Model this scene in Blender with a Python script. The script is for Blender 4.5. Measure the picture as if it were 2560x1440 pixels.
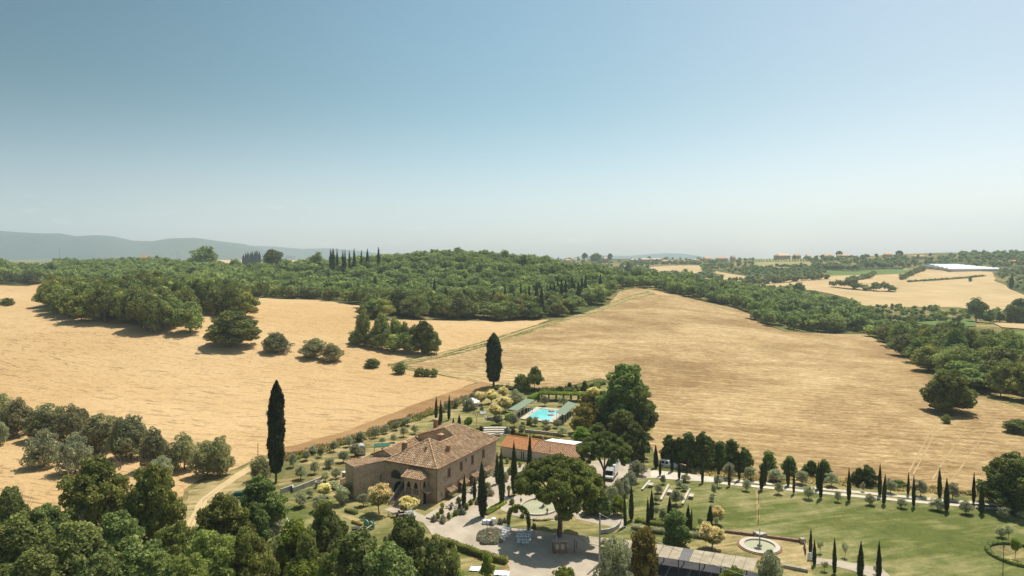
import bpy, bmesh, math, random
import numpy as np
from mathutils import Vector, noise

for o in list(bpy.data.objects):
    bpy.data.objects.remove(o)
SC = bpy.context.scene
COL = SC.collection

# ------------------------------------------------------------------ camera, light, exposure
F_PX = 1707.0            # focal length in pixels of the 2560 wide photograph
CAM_H = 50.0
PITCH = math.atan(80 / F_PX)
cam_d = bpy.data.cameras.new('camera')
cam_d.sensor_width = 36.0
cam_d.lens = 36.0 * F_PX / 2560
cam_d.clip_start = 1.0
cam_d.clip_end = 60000
cam = bpy.data.objects.new('camera', cam_d)
cam.location = (0, 0, CAM_H)
cam.rotation_euler = (math.radians(90) - PITCH, 0, 0)
COL.objects.link(cam)
SC.camera = cam

SUN_AZ, SUN_EL = math.radians(33), math.radians(62)
world = bpy.data.worlds.new('World')
SC.world = world
world.use_nodes = True
wn = world.node_tree
wn.nodes.clear()
wo = wn.nodes.new('ShaderNodeOutputWorld')
wb = wn.nodes.new('ShaderNodeBackground')
wb.inputs['Strength'].default_value = 0.088
sky = wn.nodes.new('ShaderNodeTexSky')
sky.sky_type = 'NISHITA'
sky.sun_disc = False
sky.sun_elevation = SUN_EL
sky.sun_rotation = SUN_AZ
sky.altitude = 0
sky.air_density = 1.0
sky.dust_density = 1.6
sky.ozone_density = 1.6
# hazy summer sky: brighter and whiter to the east and towards the horizon, all round
def w_mr(src, a, b_):
    m = wn.nodes.new('ShaderNodeMapRange'); m.interpolation_type = 'SMOOTHSTEP'
    m.inputs[1].default_value = a; m.inputs[2].default_value = b_
    wn.links.new(src, m.inputs[0]); return m.outputs[0]
def w_mix(f, a, b_, mode='MIX'):
    m = wn.nodes.new('ShaderNodeMix'); m.data_type = 'RGBA'; m.blend_type = mode
    m.clamp_result = False
    if isinstance(f, float): m.inputs[0].default_value = f
    else: wn.links.new(f, m.inputs[0])
    for i, x in ((6, a), (7, b_)):
        if isinstance(x, tuple): m.inputs[i].default_value = (x[0], x[1], x[2], 1)
        else: wn.links.new(x, m.inputs[i])
    return m.outputs[2]
wtc = wn.nodes.new('ShaderNodeTexCoord')
wsp = wn.nodes.new('ShaderNodeSeparateXYZ')
wn.links.new(wtc.outputs['Generated'], wsp.inputs[0])
wx1 = w_mr(wsp.outputs[0], -0.75, 0.05); wx2 = w_mr(wsp.outputs[0], -0.1, 0.75)
whigh = w_mix(wx2, w_mix(wx1, (0.28, 0.53, 0.51), (0.76, 1.04, 0.96)), (1.46, 1.39, 1.20))
wlow = w_mix(wx2, w_mix(wx1, (1.68, 1.52, 1.60), (2.08, 1.78, 1.83)), (2.16, 1.80, 1.81))
wz = w_mr(wsp.outputs[2], -0.10, 0.24)
wgrade = w_mix(1.0, sky.outputs[0], w_mix(wz, wlow, whigh), 'MULTIPLY')
# faint small clouds low over the horizon
wmp = wn.nodes.new('ShaderNodeMapping'); wmp.inputs['Scale'].default_value = (1, 1, 4.5)
wn.links.new(wtc.outputs['Generated'], wmp.inputs[0])
wno = wn.nodes.new('ShaderNodeTexNoise'); wno.inputs['Scale'].default_value = 15; wno.inputs['Detail'].default_value = 5
wn.links.new(wmp.outputs[0], wno.inputs['Vector'])
wcl = w_mr(wno.outputs['Fac'], 0.58, 0.74)
wb1 = w_mr(wsp.outputs[2], 0.005, 0.03); wb2 = w_mr(wsp.outputs[2], 0.085, 0.04)
def w_mul(a, b_):
    m = wn.nodes.new('ShaderNodeMath'); m.operation = 'MULTIPLY'; wn.links.new(a, m.inputs[0])
    if isinstance(b_, float): m.inputs[1].default_value = b_
    else: wn.links.new(b_, m.inputs[1])
    return m.outputs[0]
wgrade = w_mix(w_mul(w_mul(w_mul(wb1, wb2), wcl), 0.5), wgrade, (9.6, 9.3, 9.2))
wn.links.new(wgrade, wb.inputs['Color'])
wn.links.new(wb.outputs[0], wo.inputs['Surface'])

sun_d = bpy.data.lights.new('sun', 'SUN')
sun_d.energy = 5.0
sun_d.angle = math.radians(0.53)
sun_d.color = (1.0, 0.95, 0.86)
sun = bpy.data.objects.new('sun', sun_d)
sdir = Vector((math.sin(SUN_AZ) * math.cos(SUN_EL), math.cos(SUN_AZ) * math.cos(SUN_EL), math.sin(SUN_EL)))
sun.rotation_euler = (-sdir).to_track_quat('-Z', 'Y').to_euler()
COL.objects.link(sun)

vs = SC.view_settings
SC.display_settings.display_device = 'sRGB'
vs.view_transform = 'Standard'
vs.look = 'None'
vs.exposure = 0.22
vs.gamma = 1.0
vs.use_curve_mapping = False
SC.render.engine = 'CYCLES'
SC.cycles.max_bounces = 5
SC.cycles.diffuse_bounces = 2
SC.cycles.glossy_bounces = 2
SC.cycles.transmission_bounces = 3
SC.cycles.transparent_max_bounces = 6
SC.cycles.volume_bounces = 1

# ------------------------------------------------------------------ picking helpers
CA, SA = math.cos(PITCH), math.sin(PITCH)
def ray(px, py):
    u = (px - 1280) / F_PX
    v = (720 - py) / F_PX
    return Vector((u, CA + v * SA, -SA + v * CA))

def lerp_tab(tab, y):
    if y <= tab[0][0]: return tab[0][1]
    for (a, ha), (b, hb) in zip(tab, tab[1:]):
        if y <= b:
            t = (y - a) / (b - a)
            return ha + (hb - ha) * t
    return tab[-1][1]
def smooth_tab(tab):
    ys = np.concatenate([np.arange(0, 3000, 10.0), np.arange(3000, 16001, 100.0)])
    v = np.array([lerp_tab(tab, y) for y in ys])
    k = np.exp(-np.linspace(-2, 2, 17) ** 2); k /= k.sum()
    n = 300
    w = np.concatenate([np.full(8, v[0]), v[:n], np.full(8, v[n])])
    v[:n] = np.convolve(w, k, 'valid')
    return ys, v
TL = smooth_tab([(0, 0), (200, 0), (300, 3), (430, 9.4), (560, 16), (700, 25), (900, 30), (1500, 28), (4000, 23), (12000, 16)])
TM = smooth_tab([(0, 0), (200, 0), (300, 3), (430, 9), (560, 16), (640, 19), (720, 17), (820, 9), (1000, 9), (1300, 17), (1600, 26), (2000, 33), (2500, 36), (4000, 25), (12000, 15)])
TR = smooth_tab([(0, 0), (200, 0), (300, 0), (450, -2), (600, -6), (750, -3), (900, 6), (1100, 20), (1300, 31), (1500, 39), (1700, 42), (2200, 34), (4000, 20), (12000, 12)])
def tabv(T, y):
    y = max(0.0, min(y, 15999.0))
    if y < 2990:
        i = int(y / 10); t = y / 10 - i
        return T[1][i] * (1 - t) + T[1][i + 1] * t
    return float(np.interp(y, T[0], T[1]))
def sst(a, b, x):
    t = max(0.0, min(1.0, (x - a) / (b - a)))
    return t * t * (3 - 2 * t)
def gauss(x, y, cx, cy, sx, sy, amp):
    return amp * math.exp(-((x - cx) / sx) ** 2 - ((y - cy) / sy) ** 2)
def hgt(x, y):
    t = x / max(y, 60.0)
    if t < 0.19:
        k = sst(-0.05, 0.19, t)
        h = tabv(TL, y) * (1 - k) + tabv(TM, y) * k
    else:
        k = sst(0.19, 0.58, t)
        h = tabv(TM, y) * (1 - k) + tabv(TR, y) * k
    w = sst(190, 320, y)
    h += w * gauss(x, y, -230, 370, 150, 130, 16)
    h += gauss(x, y, -60, 770, 170, 140, 17) * w
    h += gauss(x, y, 40, 640, 90, 90, 5) * w
    if y > 700:
        q = sst(700, 1100, y)
        h += q * 5.0 * noise.noise(Vector((x / 330, y / 330, 3.1)))
        h += q * gauss(x, y, 1130, 1500, 330, 300, 17)
        h += q * gauss(x, y, 560, 1500, 160, 200, 9)
        h += q * gauss(x, y, 900, 1500, 130, 200, 6)
        h += q * gauss(x, y, 260, 2100, 260, 300, 7)
    return h

def P(px, py, z=0.0):
    """where the line of sight through a pixel meets the terrain (raised by z)"""
    d = ray(px, py)
    t = 60.0
    p = Vector((0, 0, CAM_H))
    prev = t
    while t < 14000:
        q = p + d * t
        if q.z <= hgt(q.x, q.y) + z:
            lo, hi = prev, t
            for _ in range(24):
                m = (lo + hi) / 2
                q = p + d * m
                if q.z <= hgt(q.x, q.y) + z: hi = m
                else: lo = m
            return p + d * hi
        prev = t
        t += max(1.5, t * 0.012)
    return p + d * 6000
def Pn(px, py, far=1900):
    q = P(px, py)
    while q.y > far and py < 700:
        py += 1; q = P(px, py)
    return q
def Pz(px, py, z):
    d = ray(px, py)
    t = (z - CAM_H) / d.z
    return Vector((0, 0, CAM_H)) + d * t
def Ppl(px, py, o, n):
    d = ray(px, py)
    c = Vector((0, 0, CAM_H))
    t = (Vector(o) - c).dot(n) / d.dot(n)
    return c + d * t
def depth(q):
    return q.y * CA - (q.z - CAM_H) * SA
def rise(q, ytop):
    """height above q that reaches pixel row ytop"""
    v = (720 - ytop) / F_PX
    dz = q.y * (v * CA - SA) / (CA + v * SA)
    return CAM_H + dz - q.z

# ------------------------------------------------------------------ object helpers
def tag(o, label=None, cat=None, group=None, kind=None):
    if label: o['label'] = label
    if cat: o['category'] = cat
    if group: o['group'] = group
    if kind: o['kind'] = kind
    return o
def link(name, mesh, parent=None, loc=None):
    o = bpy.data.objects.new(name, mesh)
    COL.objects.link(o)
    if parent is not None: o.parent = parent
    if loc is not None: o.location = loc
    return o
def thing(name, label, cat, loc=(0, 0, 0), rz=0.0, group=None):
    o = bpy.data.objects.new(name, None)
    o.empty_display_size = 0.3
    COL.objects.link(o)
    o.location = loc
    o.rotation_euler = (0, 0, rz)
    return tag(o, label, cat, group)
def npmesh(name, v, f, mat, smooth=False):
    me = bpy.data.meshes.new(name)
    me.from_pydata([tuple(x) for x in v], [], [tuple(x) for x in f])
    if isinstance(mat, (list, tuple)):
        for m in mat: me.materials.append(m)
    else: me.materials.append(mat)
    if smooth: me.shade_smooth()
    return me
class MB:
    def __init__(s): s.v = []; s.f = []
    def face(s, pts):
        n = len(s.v); s.v += [tuple(p) for p in pts]; s.f.append(tuple(range(n, n + len(pts)))); return s
    def add(s, v, f):
        n = len(s.v); s.v += [tuple(p) for p in v]; s.f += [tuple(i + n for i in q) for q in f]; return s
    def box(s, c, d, rz=0.0):
        cx, cy, cz = c; a, b, h = d[0] / 2, d[1] / 2, d[2] / 2
        cs, sn = math.cos(rz), math.sin(rz)
        vs_ = []
        for z in (-h, h):
            for x, y in ((-a, -b), (a, -b), (a, b), (-a, b)):
                vs_.append((cx + x * cs - y * sn, cy + x * sn + y * cs, cz + z))
        return s.add(vs_, [(3, 2, 1, 0), (4, 5, 6, 7), (0, 1, 5, 4), (1, 2, 6, 5), (2, 3, 7, 6), (3, 0, 4, 7)])
    def prism(s, poly, z0, z1):
        n = len(poly)
        vs_ = [(p[0], p[1], z0) for p in poly] + [(p[0], p[1], z1) for p in poly]
        fs = [tuple(range(n - 1, -1, -1)), tuple(range(n, 2 * n))]
        fs += [(i, (i + 1) % n, n + (i + 1) % n, n + i) for i in range(n)]
        return s.add(vs_, fs)
    def tube(s, pts, rad, n=6, cap=True):
        pts = [Vector(p) for p in pts]
        if not isinstance(rad, (list, tuple)): rad = [rad] * len(pts)
        base = len(s.v)
        for i, p in enumerate(pts):
            d = (pts[min(i + 1, len(pts) - 1)] - pts[max(i - 1, 0)]).normalized()
            a = d.orthogonal().normalized() if abs(d.z) < 0.9 else Vector((1, 0, 0)).cross(d).normalized()
            if i and a.dot(pa) < 0: a = -a
            a = (a - d * a.dot(d)).normalized(); pa = a
            b = d.cross(a)
            for k in range(n):
                t = 2 * math.pi * k / n
                s.v.append(tuple(p + (a * math.cos(t) + b * math.sin(t)) * rad[i]))
        for i in range(len(pts) - 1):
            for k in range(n):
                s.f.append((base + i * n + k, base + i * n + (k + 1) % n, base + (i + 1) * n + (k + 1) % n, base + (i + 1) * n + k))
        if cap:
            s.f.append(tuple(base + k for k in range(n - 1, -1, -1)))
            s.f.append(tuple(base + (len(pts) - 1) * n + k for k in range(n)))
        return s
    def lathe(s, prof, n=16, c=(0, 0, 0), sx=1, sy=1):
        base = len(s.v)
        for r, z in prof:
            for k in range(n):
                t = 2 * math.pi * k / n
                s.v.append((c[0] + r * math.cos(t) * sx, c[1] + r * math.sin(t) * sy, c[2] + z))
        for i in range(len(prof) - 1):
            for k in range(n):
                s.f.append((base + i * n + k, base + i * n + (k + 1) % n, base + (i + 1) * n + (k + 1) % n, base + (i + 1) * n + k))
        s.f.append(tuple(base + k for k in range(n - 1, -1, -1)))
        s.f.append(tuple(base + (len(prof) - 1) * n + k for k in range(n)))
        return s
    def mesh(s, name, mat, smooth=False): return npmesh(name, s.v, s.f, mat, smooth)
    def build(s, name, mat, parent=None, smooth=False, loc=None):
        return link(name, s.mesh(name, mat, smooth), parent, loc)

# ------------------------------------------------------------------ material helpers
def mat_new(name):
    m = bpy.data.materials.new(name)
    m.use_nodes = True
    nt = m.node_tree
    b = nt.nodes['Principled BSDF']
    return m, nt, b
def N(nt, t, **kw):
    n = nt.nodes.new(t)
    for k, v in kw.items():
        if k in n.inputs.keys() if hasattr(n.inputs, 'keys') else False: n.inputs[k].default_value = v
        else: setattr(n, k, v)
    return n
def c4(c): return (c[0], c[1], c[2], 1)
def ramp(nt, fac, stops, interp='LINEAR'):
    r = nt.nodes.new('ShaderNodeValToRGB')
    r.color_ramp.interpolation = interp
    e = r.color_ramp.elements
    while len(e) < len(stops): e.new(0.5)
    for el, (p, c) in zip(e, stops): el.position = p; el.color = c4(c)
    nt.links.new(fac, r.inputs[0])
    return r.outputs[0]
def pos_map(nt, scale=(1, 1, 1), rz=0.0, obj=False):
    if obj:
        tc = nt.nodes.new('ShaderNodeTexCoord'); src = tc.outputs['Object']
    else:
        g = nt.nodes.new('ShaderNodeNewGeometry'); src = g.outputs['Position']
    r = nt.nodes.new('ShaderNodeMapping'); r.inputs['Rotation'].default_value = (0, 0, rz)
    nt.links.new(src, r.inputs[0])
    m = nt.nodes.new('ShaderNodeMapping')
    m.inputs['Scale'].default_value = scale
    nt.links.new(r.outputs[0], m.inputs[0])
    return m.outputs[0]
def nz(nt, vec, scale, detail=3, rough=0.55, dist=0.0):
    n = nt.nodes.new('ShaderNodeTexNoise')
    n.inputs['Scale'].default_value = scale
    n.inputs['Detail'].default_value = detail
    n.inputs['Roughness'].default_value = rough
    n.inputs['Distortion'].default_value = dist
    nt.links.new(vec, n.inputs['Vector'])
    return n.outputs['Fac']
def mixc(nt, fac, a, b, mode='MIX'):
    m = nt.nodes.new('ShaderNodeMix'); m.data_type = 'RGBA'; m.blend_type = mode
    for i, x in ((0, fac), (6, a), (7, b)):
        if isinstance(x, (int, float)): m.inputs[i].default_value = x
        elif isinstance(x, tuple): m.inputs[i].default_value = c4(x)
        else: nt.links.new(x, m.inputs[i])
    return m.outputs[2]
def rng(nt, x, a, b, c=0.0, d=1.0):
    m = nt.nodes.new('ShaderNodeMapRange')
    for i, v in enumerate((a, b, c, d)): m.inputs[i + 1].default_value = v
    nt.links.new(x, m.inputs[0])
    return m.outputs[0]
def bump(nt, b, h, dist, strength=1.0):
    n = nt.nodes.new('ShaderNodeBump')
    n.inputs['Distance'].default_value = dist
    n.inputs['Strength'].default_value = strength
    nt.links.new(h, n.inputs['Height'])
    nt.links.new(n.outputs[0], b.inputs['Normal'])
def plain(name, col, rough=0.7, var=0.12, scale=2.0, metallic=0.0, spec=0.3):
    m, nt, b = mat_new(name)
    v = pos_map(nt)
    n = nz(nt, v, scale, 4)
    dk = tuple(c * (1 - var) for c in col); lt = tuple(min(1, c * (1 + var)) for c in col)
    nt.links.new(ramp(nt, n, [(0.3, dk), (0.7, lt)]), b.inputs['Base Color'])
    b.inputs['Roughness'].default_value = rough
    b.inputs['Metallic'].default_value = metallic
    b.inputs['Specular IOR Level'].default_value = spec
    return m

# ---- ground materials
def m_ground():
    m, nt, b = mat_new('dry_grassland')
    v = pos_map(nt)
    big = nz(nt, v, 0.006, 4, 0.6)
    mid = nz(nt, v, 0.12, 5, 0.65)
    fine = nz(nt, v, 1.6, 4, 0.7)
    a = ramp(nt, mid, [(0.30, (0.10, 0.115, 0.035)), (0.5, (0.22, 0.18, 0.07)), (0.68, (0.42, 0.30, 0.14))])
    g = ramp(nt, mid, [(0.3, (0.045, 0.065, 0.022)), (0.55, (0.085, 0.10, 0.035)), (0.75, (0.20, 0.17, 0.07))])
    c = mixc(nt, rng(nt, big, 0.42, 0.58), a, g)
    c = mixc(nt, 0.35, c, ramp(nt, fine, [(0.3, (0.3, 0.3, 0.3)), (0.7, (0.75, 0.75, 0.75))]), 'OVERLAY')
    nt.links.new(c, b.inputs['Base Color'])
    b.inputs['Roughness'].default_value = 1; b.inputs['Specular IOR Level'].default_value = 0.0
    bump(nt, b, fine, 0.25)
    return m
def m_wheat():
    m, nt, b = mat_new('ripe_wheat')
    v = pos_map(nt)
    rz = math.radians(18)
    st = pos_map(nt, (0.07, 0.62, 1), rz)
    st2 = pos_map(nt, (0.03, 0.16, 1), rz)
    lod = nz(nt, st, 0.8, 6, 0.66, 2.4)
    lod2 = nz(nt, st2, 0.5, 4, 0.6, 1.0)
    fine = nz(nt, v, 0.9, 5, 0.75)
    big = nz(nt, v, 0.012, 3)
    c = ramp(nt, big, [(0.35, (0.475, 0.305, 0.135)), (0.65, (0.555, 0.38, 0.19))])
    dark = rng(nt, lod, 0.56, 0.70)
    c = mixc(nt, mult(nt, dark, 0.75), c, (0.29, 0.17, 0.07))
    d2 = rng(nt, lod2, 0.60, 0.75, 0, 0.45)
    c = mixc(nt, d2, c, (0.37, 0.235, 0.10))
    c = mixc(nt, 0.4, c, ramp(nt, fine, [(0.34, (0.32, 0.32, 0.32)), (0.66, (0.70, 0.70, 0.70))]), 'OVERLAY')
    nt.links.new(c, b.inputs['Base Color'])
    b.inputs['Roughness'].default_value = 0.9; b.inputs['Specular IOR Level'].default_value = 0.1
    h = nt.nodes.new('ShaderNodeMath'); h.operation = 'SUBTRACT'
    nt.links.new(fine, h.inputs[0]); nt.links.new(dark, h.inputs[1])
    bump(nt, b, h.outputs[0], 0.20)
    return m
def mult(nt, a, k):
    n = nt.nodes.new('ShaderNodeMath'); n.operation = 'MULTIPLY'
    nt.links.new(a, n.inputs[0])
    if isinstance(k, (int, float)): n.inputs[1].default_value = k
    else: nt.links.new(k, n.inputs[1])
    return n.outputs[0]
def m_stubble():
    m, nt, b = mat_new('cut_stubble')
    v = pos_map(nt)
    rz = math.radians(14)
    st = pos_map(nt, (0.06, 0.14, 1), rz)
    st2 = pos_map(nt, (0.25, 1.3, 1), rz)
    a1 = nz(nt, st, 1.0, 7, 0.72, 1.8)
    a2 = nz(nt, st2, 1.1, 5, 0.7, 0.8)
    big = nz(nt, pos_map(nt, (1, 1.5, 1), rz), 0.013, 6, 0.66, 1.0)
    fine = nz(nt, pos_map(nt, (0.35, 1.0, 1), rz), 1.5, 6, 0.78, 0.6)
    s = nt.nodes.new('ShaderNodeMath'); s.operation = 'ADD'
    nt.links.new(mult(nt, a1, 0.65), s.inputs[0]); nt.links.new(mult(nt, big, 0.85), s.inputs[1])
    s2 = nt.nodes.new('ShaderNodeMath'); s2.operation = 'ADD'
    nt.links.new(s.outputs[0], s2.inputs[0]); nt.links.new(mult(nt, a2, 0.60), s2.inputs[1])
    c = ramp(nt, rng(nt, s2.outputs[0], 0.78, 1.32), [(0.05, (0.20, 0.122, 0.052)), (0.36, (0.295, 0.193, 0.087)), (0.6, (0.405, 0.282, 0.134)), (0.85, (0.51, 0.375, 0.195))])
    c = mixc(nt, 0.75, c, ramp(nt, fine, [(0.36, (0.24, 0.24, 0.24)), (0.64, (0.78, 0.78, 0.78))]), 'OVERLAY')
    wv = nt.nodes.new('ShaderNodeTexWave'); wv.bands_direction = 'Y'; wv.inputs['Scale'].default_value = 0.075
    wv.inputs['Distortion'].default_value = 3.0; wv.inputs['Detail'].default_value = 3; wv.inputs['Detail Scale'].default_value = 0.3
    nt.links.new(pos_map(nt, (1, 1, 1), rz), wv.inputs['Vector'])
    c = mixc(nt, 0.30, c, ramp(nt, wv.outputs['Fac'], [(0.2, (0.36, 0.36, 0.36)), (0.8, (0.62, 0.62, 0.62))]), 'OVERLAY')
    nt.links.new(c, b.inputs['Base Color'])
    b.inputs['Roughness'].default_value = 0.95; b.inputs['Specular IOR Level'].default_value = 0.05
    bump(nt, b, fine, 0.15)
    return m
def m_far(name, c1, c2, stripes=0.0):
    m, nt, b = mat_new(name)
    v = pos_map(nt)
    st = pos_map(nt, (0.02, 0.2, 1), math.radians(25))
    n = nz(nt, st, 0.6, 4)
    g = nz(nt, v, 0.02, 4)
    s = nt.nodes.new('ShaderNodeMath'); s.operation = 'ADD'
    nt.links.new(mult(nt, n, 0.5), s.inputs[0]); nt.links.new(mult(nt, g, 0.5), s.inputs[1])
    nt.links.new(ramp(nt, s.outputs[0], [(0.38, c1), (0.62, c2)]), b.inputs['Base Color'])
    b.inputs['Roughness'].default_value = 1; b.inputs['Specular IOR Level'].default_value = 0
    return m
def m_lawn(name, g1, g2, dry, amt):
    m, nt, b = mat_new(name)
    v = pos_map(nt)
    mow = nz(nt, pos_map(nt, (0.10, 0.6, 1), math.radians(-16)), 0.7, 4, 0.6, 0.6)
    mid = nz(nt, v, 0.09, 6, 0.68, 0.4)
    fine = nz(nt, v, 2.2, 4, 0.75)
    s = nt.nodes.new('ShaderNodeMath'); s.operation = 'ADD'
    big = nz(nt, v, 0.03, 4, 0.6, 0.5)
    s0 = nt.nodes.new('ShaderNodeMath'); s0.operation = 'ADD'
    nt.links.new(mult(nt, mow, 0.40), s0.inputs[0]); nt.links.new(mult(nt, big, 0.25), s0.inputs[1])
    nt.links.new(s0.outputs[0], s.inputs[0]); nt.links.new(mult(nt, mid, 0.35), s.inputs[1])
    c = ramp(nt, s.outputs[0], [(0.52 - amt, g1), (0.505, g2), (0.565 + (0.12 - amt) * 0.6, dry)])
    tuft = nz(nt, v, 0.45, 5, 0.7, 0.3)
    c = mixc(nt, 0.45, c, ramp(nt, tuft, [(0.35, (0.34, 0.36, 0.32)), (0.65, (0.66, 0.62, 0.56))]), 'OVERLAY')
    c = mixc(nt, 0.5, c, ramp(nt, fine, [(0.28, (0.3, 0.3, 0.3)), (0.72, (0.72, 0.72, 0.72))]), 'OVERLAY')
    nt.links.new(c, b.inputs['Base Color'])
    b.inputs['Roughness'].default_value = 1; b.inputs['Specular IOR Level'].default_value = 0
    bump(nt, b, fine, 0.08)
    return m
def m_gravel(name, c1, c2):
    m, nt, b = mat_new(name)
    v = pos_map(nt)
    mid = nz(nt, v, 0.25, 5, 0.6)
    fine = nz(nt, v, 9.0, 3, 0.8)
    tr = nz(nt, pos_map(nt, (0.5, 0.12, 1), math.radians(-35)), 0.9, 3, 0.5, 0.5)
    c = ramp(nt, mid, [(0.3, c1), (0.7, c2)])
    c = mixc(nt, rng(nt, tr, 0.5, 0.72, 0, 0.35), c, tuple(min(1, x * 1.15) for x in c2))
    c = mixc(nt, 0.45, c, ramp(nt, fine, [(0.25, (0.25, 0.25, 0.25)), (0.75, (0.75, 0.75, 0.75))]), 'OVERLAY')
    nt.links.new(c, b.inputs['Base Color'])
    b.inputs['Roughness'].default_value = 0.95; b.inputs['Specular IOR Level'].default_value = 0.1
    bump(nt, b, fine, 0.03)
    return m
M = {}
M['ground'] = m_ground()
M['wheat'] = m_wheat()
M['stubble'] = m_stubble()
M['lawn'] = m_lawn('green_lawn', (0.105, 0.122, 0.036), (0.165, 0.17, 0.062), (0.29, 0.25, 0.12), 0.07)
M['garden'] = m_lawn('dry_garden_grass', (0.125, 0.13, 0.045), (0.225, 0.20, 0.082), (0.39, 0.305, 0.155), 0.07)
M['drygarden'] = m_lawn('bleached_grass', (0.16, 0.145, 0.06), (0.29, 0.225, 0.105), (0.44, 0.34, 0.18), 0.06)
M['gravel'] = m_gravel('pale_gravel', (0.345, 0.285, 0.21), (0.475, 0.40, 0.305))
M['white_gravel'] = m_gravel('white_gravel', (0.48, 0.42, 0.33), (0.62, 0.55, 0.44))
M['dirt'] = m_far('bare_brown_earth', (0.22, 0.125, 0.055), (0.38, 0.235, 0.11))
M['farwheat'] = m_far('far_straw', (0.42, 0.30, 0.15), (0.54, 0.40, 0.22))
M['fargreen'] = m_far('far_meadow', (0.11, 0.16, 0.05), (0.17, 0.21, 0.075))
M['farolive'] = m_far('far_dry_meadow', (0.25, 0.24, 0.10), (0.36, 0.31, 0.14))

# ------------------------------------------------------------------ terrain sheet
def make_ground():
    rs = [12.0]
    while rs[-1] < 10000: rs.append(rs[-1] * 1.022 + 0.2)
    angs = []
    a = -180.0
    while a < 180:
        angs.append(a)
        a += 0.5 if -48 <= a < 48 else 6.0
    na = len(angs)
    v = [(0, 0, 0)]
    for r in rs:
        for a in angs:
            x = r * math.sin(math.radians(a)); y = r * math.cos(math.radians(a))
            v.append((x, y, hgt(x, y) if y > 0 else 0))
    f = [(0, 1 + (i + 1) % na, 1 + i) for i in range(na)]
    for j in range(len(rs) - 1):
        b0 = 1 + j * na; b1 = b0 + na
        for i in range(na):
            k = (i + 1) % na
            f.append((b0 + i, b0 + k, b1 + k, b1 + i))
    me = npmesh('ground', v, f, M['ground'], True)
    return tag(link('ground', me), kind='structure')
make_ground()

def wob(poly, step, amp, seed=0):
    out = []
    n = len(poly)
    for i in range(n):
        a = Vector(poly[i][:2]); b = Vector(poly[(i + 1) % n][:2])
        L = (b - a).length
        k = max(1, int(L / step))
        d = (b - a).normalized() if L > 0 else Vector((1, 0)); nrm = Vector((-d.y, d.x))
        for j in range(k):
            p = a + (b - a) * j / k
            q = noise.noise(Vector((p.x / (step * 2.3), p.y / (step * 2.3), seed)))
            out.append(tuple(p + nrm * amp * 1.6 * q))
    return out
def drape(name, poly, mat, off, cell=8.0, kind='structure', rough=0.0, step=3.0, parent=None):
    """a sheet lying on the terrain inside a ground polygon (x, y)"""
    if rough: poly = wob(poly, step, rough)
    bm = bmesh.new()
    vs_ = [bm.verts.new((p[0], p[1], 0)) for p in poly]
    fc = bm.faces.new(vs_)
    bmesh.ops.triangulate(bm, faces=[fc])
    xs = [p[0] for p in poly]; ys = [p[1] for p in poly]
    def cuts(lo, hi, axis):
        c = math.floor(lo / cell) * cell + cell
        while c < hi:
            co = (c, 0, 0) if axis == 0 else (0, c, 0)
            no = (1, 0, 0) if axis == 0 else (0, 1, 0)
            bmesh.ops.bisect_plane(bm, geom=bm.verts[:] + bm.edges[:] + bm.faces[:], plane_co=co, plane_no=no, dist=1e-4)
            c += cell
    if max(ys) > 185:
        cuts(min(xs), max(xs), 0); cuts(min(ys), max(ys), 1)
    for vv in bm.verts: vv.co.z = hgt(vv.co.x, vv.co.y) + off
    bmesh.ops.recalc_face_normals(bm, faces=bm.faces)
    me = bpy.data.meshes.new(name); bm.to_mesh(me); bm.free()
    if me.polygons and sum(p.normal.z * p.area for p in me.polygons) < 0: me.flip_normals()
    me.materials.append(mat)
    return tag(link(name, me, parent), kind=kind)
def G(pts): return [tuple(P(*p)[:2]) for p in pts]

drape('wheat_field', G([(-350, 690), (0, 714), (70, 716), (140, 700), (400, 690), (600, 742), (700, 748), (800, 750), (905, 765), (905, 799), (1030, 800), (1250, 803), (1372, 799),
      (1330, 818), (1240, 846), (1150, 872), (1090, 886), (1000, 905), (968, 916), (1010, 925), (1100, 938), (1190, 957), (1150, 972), (1060, 1002), (960, 1040), (860, 1080), (760, 1108), (700, 1120),
      (640, 1150), (600, 1170), (500, 1200), (462, 1225), (452, 1290), (446, 1400), (200, 1460), (-350, 1460)]), M['wheat'], 0.05, 8, rough=0.7)
drape('stubble_field', G([(1010, 915), (1095, 896), (1160, 882), (1240, 858), (1330, 826), (1380, 808), (1450, 790), (1520, 762), (1550, 728), (1590, 721), (1640, 727), (1750, 752), (1870, 780), (1895, 805), (1960, 829),
      (2060, 834), (2165, 836), (2215, 862), (2300, 915), (2330, 960), (2440, 990), (2560, 1022), (2900, 1100), (2900, 1330), (2560, 1248), (2300, 1222), (2100, 1205), (1900, 1190), (1760, 1180),
      (1650, 1150), (1618, 1110), (1635, 1060), (1600, 980), (1500, 945), (1400, 972), (1270, 966), (1200, 958), (1100, 936)]), M['stubble'], 0.06, 8, rough=0.6)
drape('dirt_strip', G([(1205, 955), (1150, 972), (1060, 1002), (960, 1040), (860, 1080), (760, 1108), (700, 1122), (690, 1140), (780, 1125), (880, 1096), (980, 1058), (1080, 1024), (1160, 995), (1235, 966)]), M['dirt'], 0.07, 8, rough=0.6)
drape('farm_track', G([(1010, 900), (1090, 884), (1150, 870), (1240, 844), (1330, 815), (1410, 796), (1480, 775), (1560, 745), (1620, 728), (1640, 735), (1570, 752), (1490, 782), (1420, 800), (1340, 827), (1250, 857), (1160, 881), (1090, 896), (1010, 913), (968, 916)]), M['garden'], 0.09, 8, rough=0.3)
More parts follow.
